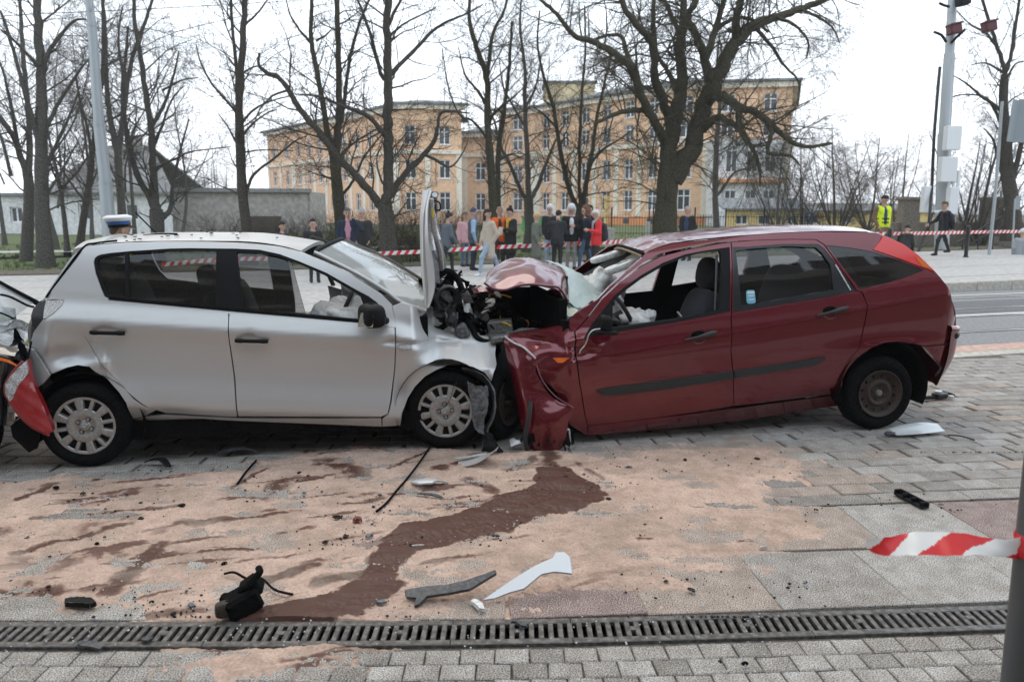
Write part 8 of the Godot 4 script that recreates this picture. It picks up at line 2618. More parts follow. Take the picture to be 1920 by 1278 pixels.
# o: label, at, height, heading in degrees, clothes and pose
func person(label: String, u: float, d: float, y0: float, height: float, heading: float, o: Dictionary, group := "onlookers on the far pavement") -> Node3D:
	var at := Vector3((u - 960.0) / 1480.0 * d, y0, -d)
	var p := thing("person", label, "person", at, deg_to_rad(heading), group)
	var k := height / 1.75
	var coat: Color = o.get("coat", Color(0.03, 0.03, 0.035))
	var leg: Color = o.get("legs", Color(0.02, 0.02, 0.022))
	var shoe: Color = o.get("shoes", Color(0.015, 0.014, 0.013))
	var shirt: Color = o.get("shirt", coat)
	var skin: Color = o.get("skin", SKIN)
	var s: float = o.get("stride", 0.0)
	var lean: float = o.get("lean", 0.0)
	var crouch: float = o.get("crouch", 0.0)
	var hip := 0.93 - crouch * 0.5
	var J := func(x: float, y: float, z: float) -> Vector3:      # above the hips everything leans
		if y > hip:
			return Vector3(x, hip + (y - hip) * cos(lean), z + (y - hip) * sin(lean))
		return Vector3(x, y, z)
	var b := []
	for sd in [-1.0, 1.0]:
		var w: float = s * sd
		var kn := Vector3(sd * (0.095 + crouch * 0.05), 0.50 - crouch * 0.05 + absf(w) * 0.02, 0.03 + 0.24 * w + crouch * 0.42)
		var an := Vector3(sd * 0.10, 0.085 + maxf(-w, 0.0) * 0.10, -0.02 + 0.36 * w)
		b.append([Vector3(sd * 0.085, hip - 0.01, 0), kn, 0.092, 0.062, leg])
		b.append([kn, an, 0.062, 0.047, leg])
		b.append([an + Vector3(0, -0.035, -0.02), an + Vector3(sd * 0.01, -0.045 + maxf(-w, 0) * 0.0, 0.15), 0.046, 0.036, shoe])
	var up := 0.42 - 0.0
	for sd in [-1.0, 1.0]:
		b.append([J.call(sd * 0.075, hip + 0.03, 0.0), J.call(sd * 0.085, hip + 0.40, -0.005), 0.105, 0.108, shirt])
		b.append([J.call(sd * 0.085, hip + 0.42, -0.005), J.call(sd * 0.155, hip + 0.475, -0.01), 0.09, 0.062, coat])
	b.append([J.call(0, hip + 0.30, 0.02), J.call(0, hip + 0.50, 0.0), 0.10, 0.06, shirt])
	b.append([J.call(0, hip + 0.50, 0.0), J.call(0, hip + 0.60, 0.012), 0.056, 0.054, skin])
	var jk := []
	var hem: float = o.get("hem", 0.05)
	for sd in [-1.0, 1.0]:
		jk.append([J.call(sd * 0.085, hip - hem, 0.0), J.call(sd * 0.092, hip + 0.42, -0.005), 0.112 + maxf(hem, 0.0) * 0.03, 0.112, coat])
		jk.append([J.call(sd * 0.09, hip + 0.43, -0.005), J.call(sd * 0.165, hip + 0.475, -0.01), 0.10, 0.072, coat])
	var arms: String = o.get("arms", "down")
	var sleeve: Color = o.get("sleeve", coat)
	for sd in [-1.0, 1.0]:
		var sh: Vector3 = J.call(sd * 0.19, hip + 0.47, -0.01)
		var el: Vector3 = sh + Vector3(sd * 0.065, -0.28, -0.03 - s * sd * 0.10)
		var ha: Vector3 = el + Vector3(sd * 0.0, -0.24, 0.07 - s * sd * 0.12)
		if arms == "chest" or (arms == "hold" and sd > 0):
			el = sh + Vector3(sd * 0.07, -0.27, 0.03)
			ha = sh + Vector3(-sd * 0.13, -0.20, 0.28)
		elif arms == "pockets":
			ha = el + Vector3(-sd * 0.075, -0.20, 0.10)
		elif (arms == "phone" and sd > 0) or (arms == "brow" and sd > 0):
			el = sh + Vector3(sd * 0.16, -0.19, 0.10)
			ha = sh + (Vector3(-sd * 0.06, 0.11, 0.09) if arms == "phone" else Vector3(-sd * 0.06, 0.20, 0.17))
		elif arms == "reach" and sd < 0:
			el = sh + Vector3(sd * 0.06, -0.24, 0.14)
			ha = el + Vector3(0, -0.12, 0.24)
		b.append([sh, el, 0.056, 0.045, sleeve])
		b.append([el, ha, 0.045, 0.033, sleeve])
		jk.append([sh, el, 0.068, 0.056, sleeve])
		jk.append([el, el.lerp(ha, 0.92), 0.056, 0.044, sleeve])
		o["hand%d" % int(sd)] = [el, ha]
	var body := blob(b, 0.022, 0.05)
	for sd in [-1, 1]:
		var el: Vector3 = o["hand%d" % sd][0]
		var ha: Vector3 = o["hand%d" % sd][1]
		var yv := (el - ha).normalized()
		var zv := (Vector3(-sd, 0, 0.3) - yv * yv.dot(Vector3(-sd, 0, 0.3))).normalized()
		var bs := Basis(yv.cross(zv), yv, zv)
		tinted(body, hand_b, Transform3D(bs if sd < 0 else bs * Basis.IDENTITY.scaled(Vector3(-1, 1, 1)), ha + yv * 0.01), skin)
	var hd := Transform3D(Basis(Vector3.UP, deg_to_rad(o.get("look", 0.0))) * Basis(Vector3.RIGHT, lean * 0.5 + o.get("nod", 0.05)), J.call(0, hip + 0.715, 0.03))
	tinted(body, head_b, hd, skin)
	var scale := Vector3(1.0, 1.0, 1.0) * k
	var bm := put("body", body, M.person, p)
	bm.scale = scale
	var jm := put("coat" if hem > 0.12 else "jacket", blob(jk, 0.022, 0.05), M.cloth, p)
	jm.scale = scale
	if o.has("hair"):
		var hm := MB.new()
		tinted(hm, hair_kinds[o.hair], hd, o.get("hairc", Color(0.03, 0.022, 0.016)))
		put({"hood": "hood", "beanie": "beanie"}.get(o.hair, "hair"), hm, M.cloth, p).scale = scale
	if o.has("pack"):
		put("backpack", blob([[J.call(-0.05, hip + 0.08, -0.20), J.call(-0.05, hip + 0.36, -0.18), 0.15, 0.12, o.pack], [J.call(0.05, hip + 0.08, -0.20), J.call(0.05, hip + 0.36, -0.18), 0.15, 0.12, o.pack]], 0.022, 0.04), M.cloth, p).scale = scale
		for sd in [-1.0, 1.0]:
			put("shoulder_strap", tube_mesh(PackedVector3Array([J.call(sd * 0.10, hip + 0.42, -0.13), J.call(sd * 0.12, hip + 0.56, -0.02), J.call(sd * 0.12, hip + 0.40, 0.12), J.call(sd * 0.13, hip + 0.18, 0.05)]), 0.018), M.trim, p).scale = scale
	if o.has("vest"):
		var vb := []
		for sd in [-1.0, 1.0]:
			vb.append([J.call(sd * 0.09, hip + 0.02, 0.0), J.call(sd * 0.10, hip + 0.42, 0.0), 0.128, 0.122, o.vest])
			vb.append([J.call(sd * 0.095, hip + 0.43, -0.005), J.call(sd * 0.14, hip + 0.48, -0.01), 0.106, 0.085, o.vest])
		put("waistcoat", blob(vb, 0.022, 0.05), M.cloth, p).scale = scale
		if o.has("shirtfront"):
			put("shirt_front", puff(J.call(0, hip + 0.26, 0.095), Vector3(0.10, 0.46, 0.08), Basis.IDENTITY, 0.6), o.shirtfront, p).scale = scale
		if o.has("bands"):
			for yb in [0.10, 0.20]:
				put("reflective_band", ring_ellipse(J.call(0, hip + yb, 0.0), 0.232, 0.142, 0.035), M.box_white if o.bands else M.trim, p).scale = scale
	elif o.has("shirtfront"):
		put("shirt_front", puff(J.call(0, hip + 0.27, 0.085), Vector3(0.13, 0.46, 0.10), Basis.IDENTITY, 0.6), o.shirtfront, p).scale = scale
	if o.has("scarf"):
		put("scarf", blob([[J.call(-0.06, hip + 0.50, 0.05), J.call(0.06, hip + 0.50, 0.05), 0.06, 0.06, o.scarf], [J.call(-0.06, hip + 0.50, -0.03), J.call(0.06, hip + 0.50, -0.03), 0.06, 0.06, o.scarf], [J.call(0.02, hip + 0.45, 0.11), J.call(0.03, hip + 0.2, 0.13), 0.045, 0.04, o.scarf]], 0.02, 0.03), M.cloth, p).scale = scale
	return p

func ring_ellipse(at: Vector3, rx: float, rz: float, h: float) -> MB:
	var b := MB.new()
	var rows := []
	for j in 2:
		var r := PackedVector3Array()
		for i in 28:
			r.append(at + Vector3(cos(TAU * i / 28.0) * rx, h * (j - 0.5), sin(TAU * i / 28.0) * rz))
		rows.append(r)
	b.grid(rows, true)
	return b

func build_people() -> void:
	vcol("person", 0.75)
	vcol("cloth", 0.9)
	person_parts()
	mat("shirt_pink", lin(0.42, 0.20, 0.27), 0.9)
	mat("shirt_dark", lin(0.02, 0.02, 0.024), 0.9)
	mat("shirt_blue", lin(0.035, 0.05, 0.10), 0.9)
	mat("phone", lin(0.01, 0.01, 0.012), 0.2)
	mat("paper_bag", lin(0.55, 0.47, 0.36), 0.8)
	var jeans := Color(0.075, 0.11, 0.18)
	var pale_jeans := Color(0.26, 0.34, 0.42)
	var black := Color(0.016, 0.016, 0.018)
	var po := person("police officer seen from behind in a white topped cap and yellow jacket", 217, 8.0, 0.0, 1.65, 168, {"coat": Color(0.45, 0.55, 0.03), "hair": "short", "hairc": Color(0.10, 0.08, 0.06), "nod": 0.25, "look": -30, "arms": "chest", "lean": 0.12}, "")
	var hp := Transform3D(Basis(Vector3.UP, deg_to_rad(-30)) * Basis(Vector3.RIGHT, -0.06) * Basis.IDENTITY.scaled(Vector3(0.94, 0.85, 0.94)), Vector3(0, 1.55, 0.10)) 
	var cap := MB.new()
	cap.lathe(PackedVector2Array([Vector2(0, 0.175), Vector2(0.10, 0.17), Vector2(0.142, 0.15), Vector2(0.146, 0.13), Vector2(0.126, 0.100)]), hp * Transform3D(Basis(Vector3.RIGHT, -PI / 2), Vector3.ZERO), 28)
	put("cap_top", cap, M.box_white, po)
	var cb := MB.new()
	cb.lathe(PackedVector2Array([Vector2(0.126, 0.100), Vector2(0.106, 0.06)]), hp * Transform3D(Basis(Vector3.RIGHT, -PI / 2), Vector3.ZERO), 28)
	put("cap_band", cb, M.sign_blue, po)
	var cs := MB.new()
	cs.lathe(PackedVector2Array([Vector2(0.107, 0.06), Vector2(0.104, 0.025)]), hp * Transform3D(Basis(Vector3.RIGHT, -PI / 2), Vector3.ZERO), 28)
	put("cap_rim", cs, M.trim, po)
	put("cap_peak", puff(hp * Vector3(0, 0.02, 0.12), Vector3(0.17, 0.012, 0.10), Basis(Vector3.UP, deg_to_rad(-30)) * Basis(Vector3.RIGHT, 0.5), 0.8), M.trim_gloss, po)
	person("dark haired woman half hidden behind the silver car's roof, facing right", 531, 18.0, 0.05, 1.44, 60, {"coat": Color(0.03, 0.03, 0.04), "hair": "long"}, "")
	person("person in a dark cap half hidden behind the silver car's open far door", 590, 19.0, 0.05, 1.47, 20, {"coat": black, "hair": "beanie", "hairc": Color(0.015, 0.018, 0.03)}, "")
	var ph := person("man in a navy jacket and pink shirt holding a phone to his ear", 655, 21.0, 0.06, 1.74, 12, {"coat": Color(0.014, 0.022, 0.04), "shirt": Color(0.42, 0.20, 0.27), "shirtfront": M.shirt_pink, "hair": "short", "hairc": Color(0.09, 0.08, 0.075), "arms": "phone", "legs": Color(0.02, 0.022, 0.03)})
	var pb := MB.new()
	pb.box(Vector3(0.13, 1.62, 0.10), Vector3(0.018, 0.14, 0.07), Basis(Vector3.BACK, -0.2), 0.004)
	put("phone", pb, M.phone, ph)
	person("woman in a pale grey beanie and long dark coat beside the man on the phone", 682, 21.6, 0.06, 1.72, 8, {"coat": Color(0.025, 0.024, 0.027), "hem": 0.40, "hair": "beanie", "hairc": Color(0.33, 0.33, 0.33), "arms": "pockets"})
	person("woman in a grey hooded jacket walking away right of the upright bonnet", 838, 22.0, 0.05, 1.62, 120, {"coat": Color(0.10, 0.115, 0.135), "hair": "bun", "hairc": Color(0.02, 0.017, 0.015), "legs": black, "stride": 0.7, "hem": 0.10, "lean": 0.1})
	person("woman in a pink jacket mostly hidden behind the man with the raised arm", 872, 24.2, 0.08, 1.62, 40, {"coat": Color(0.55, 0.32, 0.33), "hair": "long", "hairc": Color(0.16, 0.10, 0.06), "legs": jeans, "hem": 0.08})
	person("man in a blue cap with pale blue sleeves raising his arm to his brow", 887, 22.6, 0.08, 1.71, 105, {"coat": Color(0.11, 0.125, 0.14), "sleeve": Color(0.30, 0.42, 0.58), "vest": Color(0.095, 0.105, 0.115), "hair": "beanie", "hairc": Color(0.045, 0.06, 0.11), "arms": "brow", "legs": Color(0.018, 0.022, 0.04)})
	person("woman in a beige coat and pale jeans striding in white shoes", 917, 20.6, 0.08, 1.69, -62, {"coat": Color(0.44, 0.37, 0.30), "hem": 0.36, "hair": "long", "hairc": Color(0.028, 0.018, 0.014), "legs": pale_jeans, "shoes": Color(0.62, 0.61, 0.60), "stride": 0.95, "look": 110, "arms": "pockets"})
	person("man in a bright orange waistcoat over dark clothes facing the cars", 937, 22.6, 0.09, 1.75, 6, {"coat": Color(0.62, 0.105, 0.012), "sleeve": Color(0.60, 0.10, 0.012), "vest": Color(0.66, 0.115, 0.012), "shirt": black, "shirtfront": M.shirt_dark, "hair": "short", "hairc": Color(0.24, 0.16, 0.12), "legs": Color(0.02, 0.019, 0.018), "arms": "pockets"})
	var bg := person("woman with a high bun in a black coat holding a paper bag", 957, 22.4, 0.09, 1.72, -55, {"coat": Color(0.018, 0.017, 0.017), "hem": 0.40, "hair": "bun", "hairc": Color(0.013, 0.011, 0.01), "scarf": Color(0.55, 0.30, 0.02), "arms": "chest"})
	put("paper_bag", puff(Vector3(0, 1.10, 0.34), Vector3(0.14, 0.22, 0.10), Basis.IDENTITY, 0.5), M.paper_bag, bg)
	person("blonde woman in a long grey green hooded coat facing right", 1005, 21.8, 0.09, 1.60, 75, {"coat": Color(0.125, 0.13, 0.105), "hem": 0.42, "hair": "short", "hairc": Color(0.50, 0.37, 0.21), "legs": Color(0.12, 0.125, 0.12), "scarf": Color(0.13, 0.135, 0.11), "arms": "pockets", "stride": 0.3})
	person("man in a white hood and black jacket with pale jeans", 1031, 24.0, 0.10, 1.80, -25, {"coat": black, "hair": "hood", "hairc": Color(0.62, 0.62, 0.62), "legs": pale_jeans, "arms": "pockets", "hem": 0.08})
	person("person in a black quilted jacket bending away from the camera", 1044, 22.2, 0.10, 1.66, 165, {"coat": Color(0.02, 0.022, 0.027), "hair": "short", "hairc": Color(0.016, 0.015, 0.014), "lean": 0.22, "nod": 0.5, "arms": "chest", "hem": 0.12})
	var tx := person("man in a white hood looking down at the phone in his hands", 1070, 22.6, 0.10, 1.80, 2, {"coat": Color(0.013, 0.013, 0.015), "hair": "hood", "hairc": Color(0.60, 0.60, 0.60), "legs": Color(0.30, 0.29, 0.275), "arms": "chest", "nod": 0.5, "hem": 0.08, "shirtfront": M.box_white})
	var pc := MB.new()
	pc.box(Vector3(0, 1.24, 0.32), Vector3(0.13, 0.02, 0.07), Basis(Vector3.RIGHT, -0.6), 0.004)
	put("phone", pc, M.phone, tx)
	person("person in a brown hood and navy coat walking left in jeans", 1097, 22.6, 0.10, 1.75, -70, {"coat": Color(0.014, 0.02, 0.035), "hem": 0.25, "hair": "hood", "hairc": Color(0.15, 0.065, 0.04), "legs": Color(0.055, 0.095, 0.17), "stride": 0.7, "arms": "pockets"})
	person("dark haired man seen only by his head behind the brown hood", 1105, 25.5, 0.12, 1.80, -60, {"coat": black, "hair": "short", "hairc": Color(0.025, 0.018, 0.014)})
	person("white haired woman in a bright red jacket with a black backpack", 1117, 22.0, 0.10, 1.66, -72, {"coat": Color(0.62, 0.028, 0.035), "hair": "short", "hairc": Color(0.60, 0.59, 0.57), "legs": black, "pack": Color(0.02, 0.02, 0.024), "arms": "hold", "hem": 0.10, "scarf": Color(0.3, 0.3, 0.33)})
	person("bald man in a dark open jacket and blue shirt above the red car's roof", 1286, 26.0, 0.14, 1.74, -35, {"coat": black, "shirt": Color(0.035, 0.05, 0.10), "shirtfront": M.shirt_blue, "hair": "short", "hairc": Color(0.42, 0.33, 0.28), "arms": "pockets", "look": -30})
	person("bearded man in a yellow high visibility vest over a brown coat", 1648, 25.6, 0.24, 1.98, 10, {"coat": Color(0.19, 0.115, 0.065), "vest": Color(0.62, 0.78, 0.02), "bands": false, "shirt": Color(0.03, 0.04, 0.10), "shirtfront": M.shirt_blue, "hair": "short", "hairc": Color(0.02, 0.016, 0.014), "arms": "pockets", "hem": 0.18, "legs": Color(0.03, 0.045, 0.09), "nod": 0.25})
	person("man in black with a round black backpack striding left", 1762, 27.4, 0.25, 1.80, -82, {"coat": Color(0.014, 0.014, 0.016), "hair": "short", "hairc": Color(0.10, 0.055, 0.035), "legs": Color(0.015, 0.014, 0.015), "pack": Color(0.02, 0.02, 0.024), "stride": 0.85, "arms": "reach", "hem": 0.12})
	person("person in black crouching behind the red car's tail lamp", 1690, 25.0, 0.20, 1.55, 140, {"coat": black, "hair": "beanie", "hairc": black, "crouch": 0.9, "lean": 0.5}, "")
	person("person in a pale grey padded coat and white hat at the right edge", 1910, 27.5, -0.55, 1.66, 160, {"coat": Color(0.30, 0.32, 0.33), "hair": "beanie", "hairc": Color(0.6, 0.6, 0.6), "hem": 0.35}, "")


# ---------------------------------------------------------------- sand, stains and wreckage on the ground
const SX0 := -3.5
const SX1 := 3.3
const SZ0 := -6.2
const SZ1 := -2.62

# an outline turned into a softened field on a coarse grid
func soft_mask(polys: Array, cell: float, passes: int) -> Array:
	var w := int((SX1 - SX0) / cell) + 1
	var h := int((SZ1 - SZ0) / cell) + 1
	var f := PackedFloat32Array()
	f.resize(w * h)
	for j in h:
		for i in w:
			var p := Vector2(SX0 + i * cell, SZ0 + j * cell)
			for q in polys:
				if Geometry2D.is_point_in_polygon(p, q):
					f[j * w + i] = 1.0
	for n in passes:
		var g := f.duplicate()
		for j in range(1, h - 1):
			for i in range(1, w - 1):
				var k := j * w + i
				g[k] = (f[k] * 2.0 + f[k - 1] + f[k + 1] + f[k - w] + f[k + w]) / 6.0
		f = g
	return [f, w, h, cell]

func sample(m: Array, x: float, z: float) -> float:
	var u := clampf((x - SX0) / m[3], 0.0, m[1] - 1.01)
	var v := clampf((z - SZ0) / m[3], 0.0, m[2] - 1.01)
	var i := int(u)
	var j := int(v)
	var a: PackedFloat32Array = m[0]
	var w: int = m[1]
	var k := j * w + i
	return lerpf(lerpf(a[k], a[k + 1], u - i), lerpf(a[k + w], a[k + w + 1], u - i), v - j)

func build_sand() -> void:
	var region := V2([-3.437,-4.874,-3.112,-4.905,-2.881,-5.053,-2.337,-4.874,-2,-5.075,-1.78,-5.28,-1.6,-5.501,-1.256,-5.605,-0.799,-5.713,-0.233,-5.553,0,-5.605,0.389,-5.553,0.603,-5.553,0.833,-5.401,1.365,-5.741,1.789,-5.553,2.066,-5.352,1.9,-5.097,1.684,-4.874,1.455,-4.678,1.642,-4.454,1.781,-4.172,1.538,-3.99,1.276,-3.79,0.971,-3.655,0.786,-3.524,0.563,-3.39,0.293,-3.38,0.122,-3.39,-0.024,-3.38,-0.257,-3.218,-0.585,-3.096,-0.894,-3.07,-1.316,-3.122,-1.645,-3.195,-1.928,-3.29,-2.397,-3.314])
	var low := V2([-1.113,-2.868,-0.931,-2.891,-0.648,-2.853,-0.728,-2.751,-0.821,-2.649,-1.368,-2.649,-1.271,-2.744])
	var edge := soft_mask([region, low], 0.035, 22)
	var stain := V2([0.174,-5.141,0.37,-5.164,0.469,-4.925,0.576,-4.804,0.587,-4.559,0.472,-4.437,0.309,-4.353,0.121,-4.249,-0.029,-4.061,-0.226,-3.948,-0.384,-3.829,-0.496,-3.74,-0.564,-3.655,-0.537,-3.551,-0.497,-3.485,-0.513,-3.38,-0.624,-3.186,-0.827,-3.07,-1.067,-3.053,-1.341,-3.07,-1.132,-3.186,-1.083,-3.251,-0.952,-3.29,-0.823,-3.349,-0.709,-3.518,-0.711,-3.667,-0.714,-3.921,-0.62,-4.149,-0.306,-4.304,-0.082,-4.613,0.136,-4.804])
	var wet := soft_mask([stain], 0.02, 3)
	var W := 1360
	var H := 716
	var dark := PackedFloat32Array()
	dark.resize(W * H)
	var px := (SX1 - SX0) / W
	var pz := (SZ1 - SZ0) / H
	# smears: from, to, half width, strength (1 soaked, 0.5 scraped)
	for s in [[-2.732,-4.272,-1.957,-4.454,0.022,0.9], [-1.855,-4.172,-1.236,-4.353,0.045,0.8], [-2.524,-3.79,-2.137,-4.172,0.03,0.9], [-1.279,-5.28,-1.016,-5.01,0.09,0.9], [-1.534,-4.613,-1.458,-4.925,0.07,0.85], [-2.58,-3.667,-2.016,-3.778,0.07,0.6], [-2.099,-3.38,-2.396,-3.349,0.05,0.9], [-1.848,-3.39,-1.843,-3.894,0.05,1], [-1.149,-3.507,-0.966,-3.655,0.04,1], [-0.9,-3.469,-0.621,-3.597,0.05,0.9], [-1.844,-3.728,-1.3,-3.868,0.018,0.9], [-1.786,-4.774,-1.663,-5.141,0.02,0.8], [-1.619,-5.501,-1.413,-5.605,0.03,0.9], [-2.817,-4.632,-2.246,-4.824,0.015,0.5], [-2.345,-4.061,-2.175,-4.249,0.09,0.5], [-2.266,-3.496,-2.185,-3.667,0.07,0.6], [-1.274,-4.061,-1.115,-4.119,0.03,0.7], [-2.99,-4.541,-2.933,-4.774,0.03,0.9], [-2.779,-4.061,-2.672,-4.172,0.05,0.5], [-0.506,-5.141,-0.225,-5.352,0.06,0.9], [-0.278,-4.925,-0.099,-4.678,0.05,0.9], [-1.038,-4.586,-0.661,-4.678,0.02,0.6], [0.454,-4.586,0.928,-4.874,0.03,0.35], [0.443,-5.256,0.59,-4.925,0.03,0.7], [0.827,-4.678,1.272,-4.874,0.06,0.3], [1.229,-3.955,1.321,-3.935,0.03,0.7], [1.079,-3.976,1.143,-4.004,0.025,0.6], [0.683,-3.99,0.738,-3.976,0.02,0.7], [-0.269,-3.39,-0.15,-3.464,0.02,0.5], [-0.783,-3.39,-0.65,-3.469,0.03,0.8], [-0.832,-5.141,-0.617,-5.501,0.02,0.9], [-2.708,-4.925,-2.567,-5.141,0.04,0.8], [-1.911,-4.061,-1.856,-4.21,0.05,0.5], [-0.244,-4.288,0.125,-4.411,0.07,0.4], [-1.375,-4.874,-1.262,-4.978,0.03,0.9], [0,-5.141,0.151,-5.376,0.05,0.8], [0.27,-5.501,0.283,-5.031,0.06,1], [-0.574,-4.025,-0.327,-4.172,0.03,0.6]]:
		var a := Vector2(s[0], s[1])
		var b := Vector2(s[2], s[3])
		var m: Vector2 = Vector2.ONE * (s[4] * 2.2)
		var lo: Vector2 = a.min(b) - m
		var hi: Vector2 = a.max(b) + m
		var d := b - a
		for j in range(maxi(0, int((lo.y - SZ0) / pz)), mini(H, int((hi.y - SZ0) / pz))):
			for i in range(maxi(0, int((lo.x - SX0) / px)), mini(W, int((hi.x - SX0) / px))):
				var p := Vector2(SX0 + i * px, SZ0 + j * pz)
				var t := clampf((p - a).dot(d) / d.length_squared(), 0.0, 1.0)
				var v: float = s[3 + 2] * clampf(1.5 - (p - a - d * t).length() / s[4] * 0.75, 0.0, 1.2)
				var k := j * W + i
				dark[k] = maxf(dark[k], v)
	var n1 := FastNoiseLite.new()
	n1.seed = 4
	n1.frequency = 0.03
	n1.fractal_octaves = 5
	var n2 := FastNoiseLite.new()
	n2.seed = 9
	n2.frequency = 0.30
	n2.fractal_octaves = 2
	var i1 := n1.get_image(W, H, false, false, false).get_data()
	var i2 := n2.get_image(W, H, false, false, false).get_data()
	n1.frequency = 0.006
	n1.seed = 8
	var i3 := n1.get_image(W, H, false, false, false).get_data()
	var n4 := FastNoiseLite.new()
	n4.seed = 21
	n4.fractal_octaves = 4
	n4.frequency = 1.0
	var damp := PackedByteArray()
	damp.resize(W * H)
	var bytes := PackedByteArray()
	bytes.resize(W * H * 3)
	for j in H:
		var z := SZ0 + (j + 0.5) * pz
		for i in W:
			var k := j * W + i
			var a := i1[k] / 127.5 - 1.0
			var g := i2[k] / 127.5 - 1.0
			var c := i3[k] / 127.5 - 1.0
			var x := SX0 + (i + 0.5) * px
			var ws := sample(wet, x, z)
			var soak := smoothstep(0.47, 0.60, ws + a * 0.70 + g * 0.12)
			var sm := dark[k]
			if sm > 0.0:
				soak = maxf(soak, minf(sm, 1.0) * smoothstep(0.30, 0.62, sm * 0.66 + a * 0.62 + c * 0.2 + g * 0.10))
			# scraped streaks, most of them on the left
			var st := n4.get_noise_2d((x * 0.94 - z * 0.34) * 1.1, (x * 0.34 + z * 0.94) * 6.5) + a * 0.25
			soak = maxf(soak, smoothstep(0.26, 0.52, st) * (1.0 - smoothstep(-0.6, 1.2, x)) * 0.85)
			soak *= clampf(0.97 + a * 0.3 + g * 0.2, 0.84, 1.0)
			# scattered crumbs of soaked sand
			if g > 0.55 and a + c > 0.30:
				soak = maxf(soak, 0.75)
			var t := clampf(0.5 + a * 0.5 + c * 0.6 + g * 0.5, 0.0, 1.0)
			var r := lerpf(156.0, 203.0, t)
			var gg := lerpf(135.0, 175.0, t)
			var b := lerpf(120.0, 159.0, t)
			var dk := 1.0 + g * 0.18 + a * 0.15
			var gy := smoothstep(0.0, 0.5, c + a * 0.4) * (1.0 - smoothstep(0.3, 0.6, ws))
			damp[k] = int(lerpf(240.0, 120.0, smoothstep(0.5, 1.0, soak)))
			bytes[k * 3] = clampi(int(lerpf(r, lerpf(80.0, 116.0, gy) * dk, soak)), 0, 255)
			bytes[k * 3 + 1] = clampi(int(lerpf(gg, lerpf(54.0, 101.0, gy) * dk, soak)), 0, 255)
			bytes[k * 3 + 2] = clampi(int(lerpf(b, lerpf(46.0, 90.0, gy) * dk, soak)), 0, 255)
	var m := mat("sand", Color.WHITE, 0.92)
	m.albedo_texture = ImageTexture.create_from_image(Image.create_from_data(W, H, false, Image.FORMAT_RGB8, bytes))
	m.texture_repeat = false
	m.roughness = 1.0
	m.roughness_texture = ImageTexture.create_from_image(Image.create_from_data(W, H, false, Image.FORMAT_L8, damp))
	m.metallic_specular = 0.35
	# the sand itself: a low uneven sheet that sinks below the stones where it thins out
	var cell := 0.0085
	var nx := int((SX1 - SX0) / cell)
	var nzz := int((SZ1 - SZ0) / cell)
	var hgt := PackedFloat32Array()
	hgt.resize((nx + 1) * (nzz + 1))
	nz.seed = 33
	nz.frequency = 1.6
	nz.fractal_octaves = 4
	n2.frequency = 26.0
	for j in nzz + 1:
		var z := SZ0 + j * cell
		for i in nx + 1:
			var x := SX0 + i * cell
			var e := sample(edge, x, z)
			var h := -0.02
			if e > 0.02:
				var p := nz.get_noise_2d(x * 1.2, z * 2.2)
				var q := n2.get_noise_2d(x, z)
				h = minf((e - 0.50) * 0.030, 0.007) + p * 0.024 + q * 0.006 - 0.0002
				var k := mini(int((z - SZ0) / pz), H - 1) * W + mini(int((x - SX0) / px), W - 1)
				h += sample(wet, x, z) * 0.008 + minf(dark[k], 1.0) * 0.002
				h = clampf(h, -0.02, 0.022)
				# never over the drain
				if absf(z - lay(x, -3.035).z) < 0.095:
					h = -0.02
			hgt[j * (nx + 1) + i] = h
	var b := MB.new()
	var idx := PackedInt32Array()
	idx.resize(hgt.size())
	idx.fill(-1)
	for j in nzz:
		for i in nx:
			var k := j * (nx + 1) + i
			if hgt[k] < -0.012 and hgt[k + 1] < -0.012 and hgt[k + nx + 1] < -0.012 and hgt[k + nx + 2] < -0.012:
				continue
			for e in [[0, 0], [1, 0], [0, 1], [1, 1]]:
				var kk: int = k + e[0] + e[1] * (nx + 1)
				if idx[kk] < 0:
					var x := i + int(e[0])
					var z := j + int(e[1])
					var dx := hgt[mini(kk + 1, hgt.size() - 1)] - hgt[maxi(kk - 1, 0)]
					var dz := hgt[mini(kk + nx + 1, hgt.size() - 1)] - hgt[maxi(kk - nx - 1, 0)]
					idx[kk] = b.add(Vector3(SX0 + x * cell, hgt[kk], SZ0 + z * cell), Vector3(-dx / (2 * cell), 1, -dz / (2 * cell)).normalized(), Vector2(float(x) / nx, float(z) / nzz))
			b.ix.append_array([idx[k], idx[k + 1], idx[k + nx + 2], idx[k], idx[k + nx + 2], idx[k + nx + 1]])
	tag(put("sand", b, m), "pinkish absorbent sand strewn over the paving with dark oil soaked streaks", "sand", "", "stuff")

# a flat broken piece lying on the ground
func scrap(called: String, label: String, cat: String, u: float, v: float, poly: Array, m: Material, turn := 0.0, thick := 0.006, arch := 0.02, tilt := Vector2.ZERO, group := "") -> Node3D:
	var g: Vector3 = ground_at(u, v)
	var pl := V2(poly)
	var lo := pl[0]
	var hi := pl[0]
	for p in pl:
		lo = lo.min(p)
		hi = hi.max(p)
	var mid := (lo + hi) * 0.5
	var half := (hi - lo) * 0.5
	var f := func(p: Vector2) -> float: return arch * (1.0 - pow((p.x - mid.x) / maxf(half.x, 0.01), 2.0) * 0.7 - pow((p.y - mid.y) / maxf(half.y, 0.01), 2.0) * 0.3)
	var b := panel(pl, f, maxf(half.x, half.y) / 7.0, [], 0.0, thick)
	var o := put(called, b, m)
	o.transform = Transform3D(Basis(Vector3.UP, turn) * Basis(Vector3.RIGHT, -PI / 2 + tilt.x) * Basis(Vector3.UP, tilt.y), g + Vector3(0, thick + 0.004 + half.y * sin(absf(tilt.x)), 0))
	tag(o, label, cat, group)
	return o

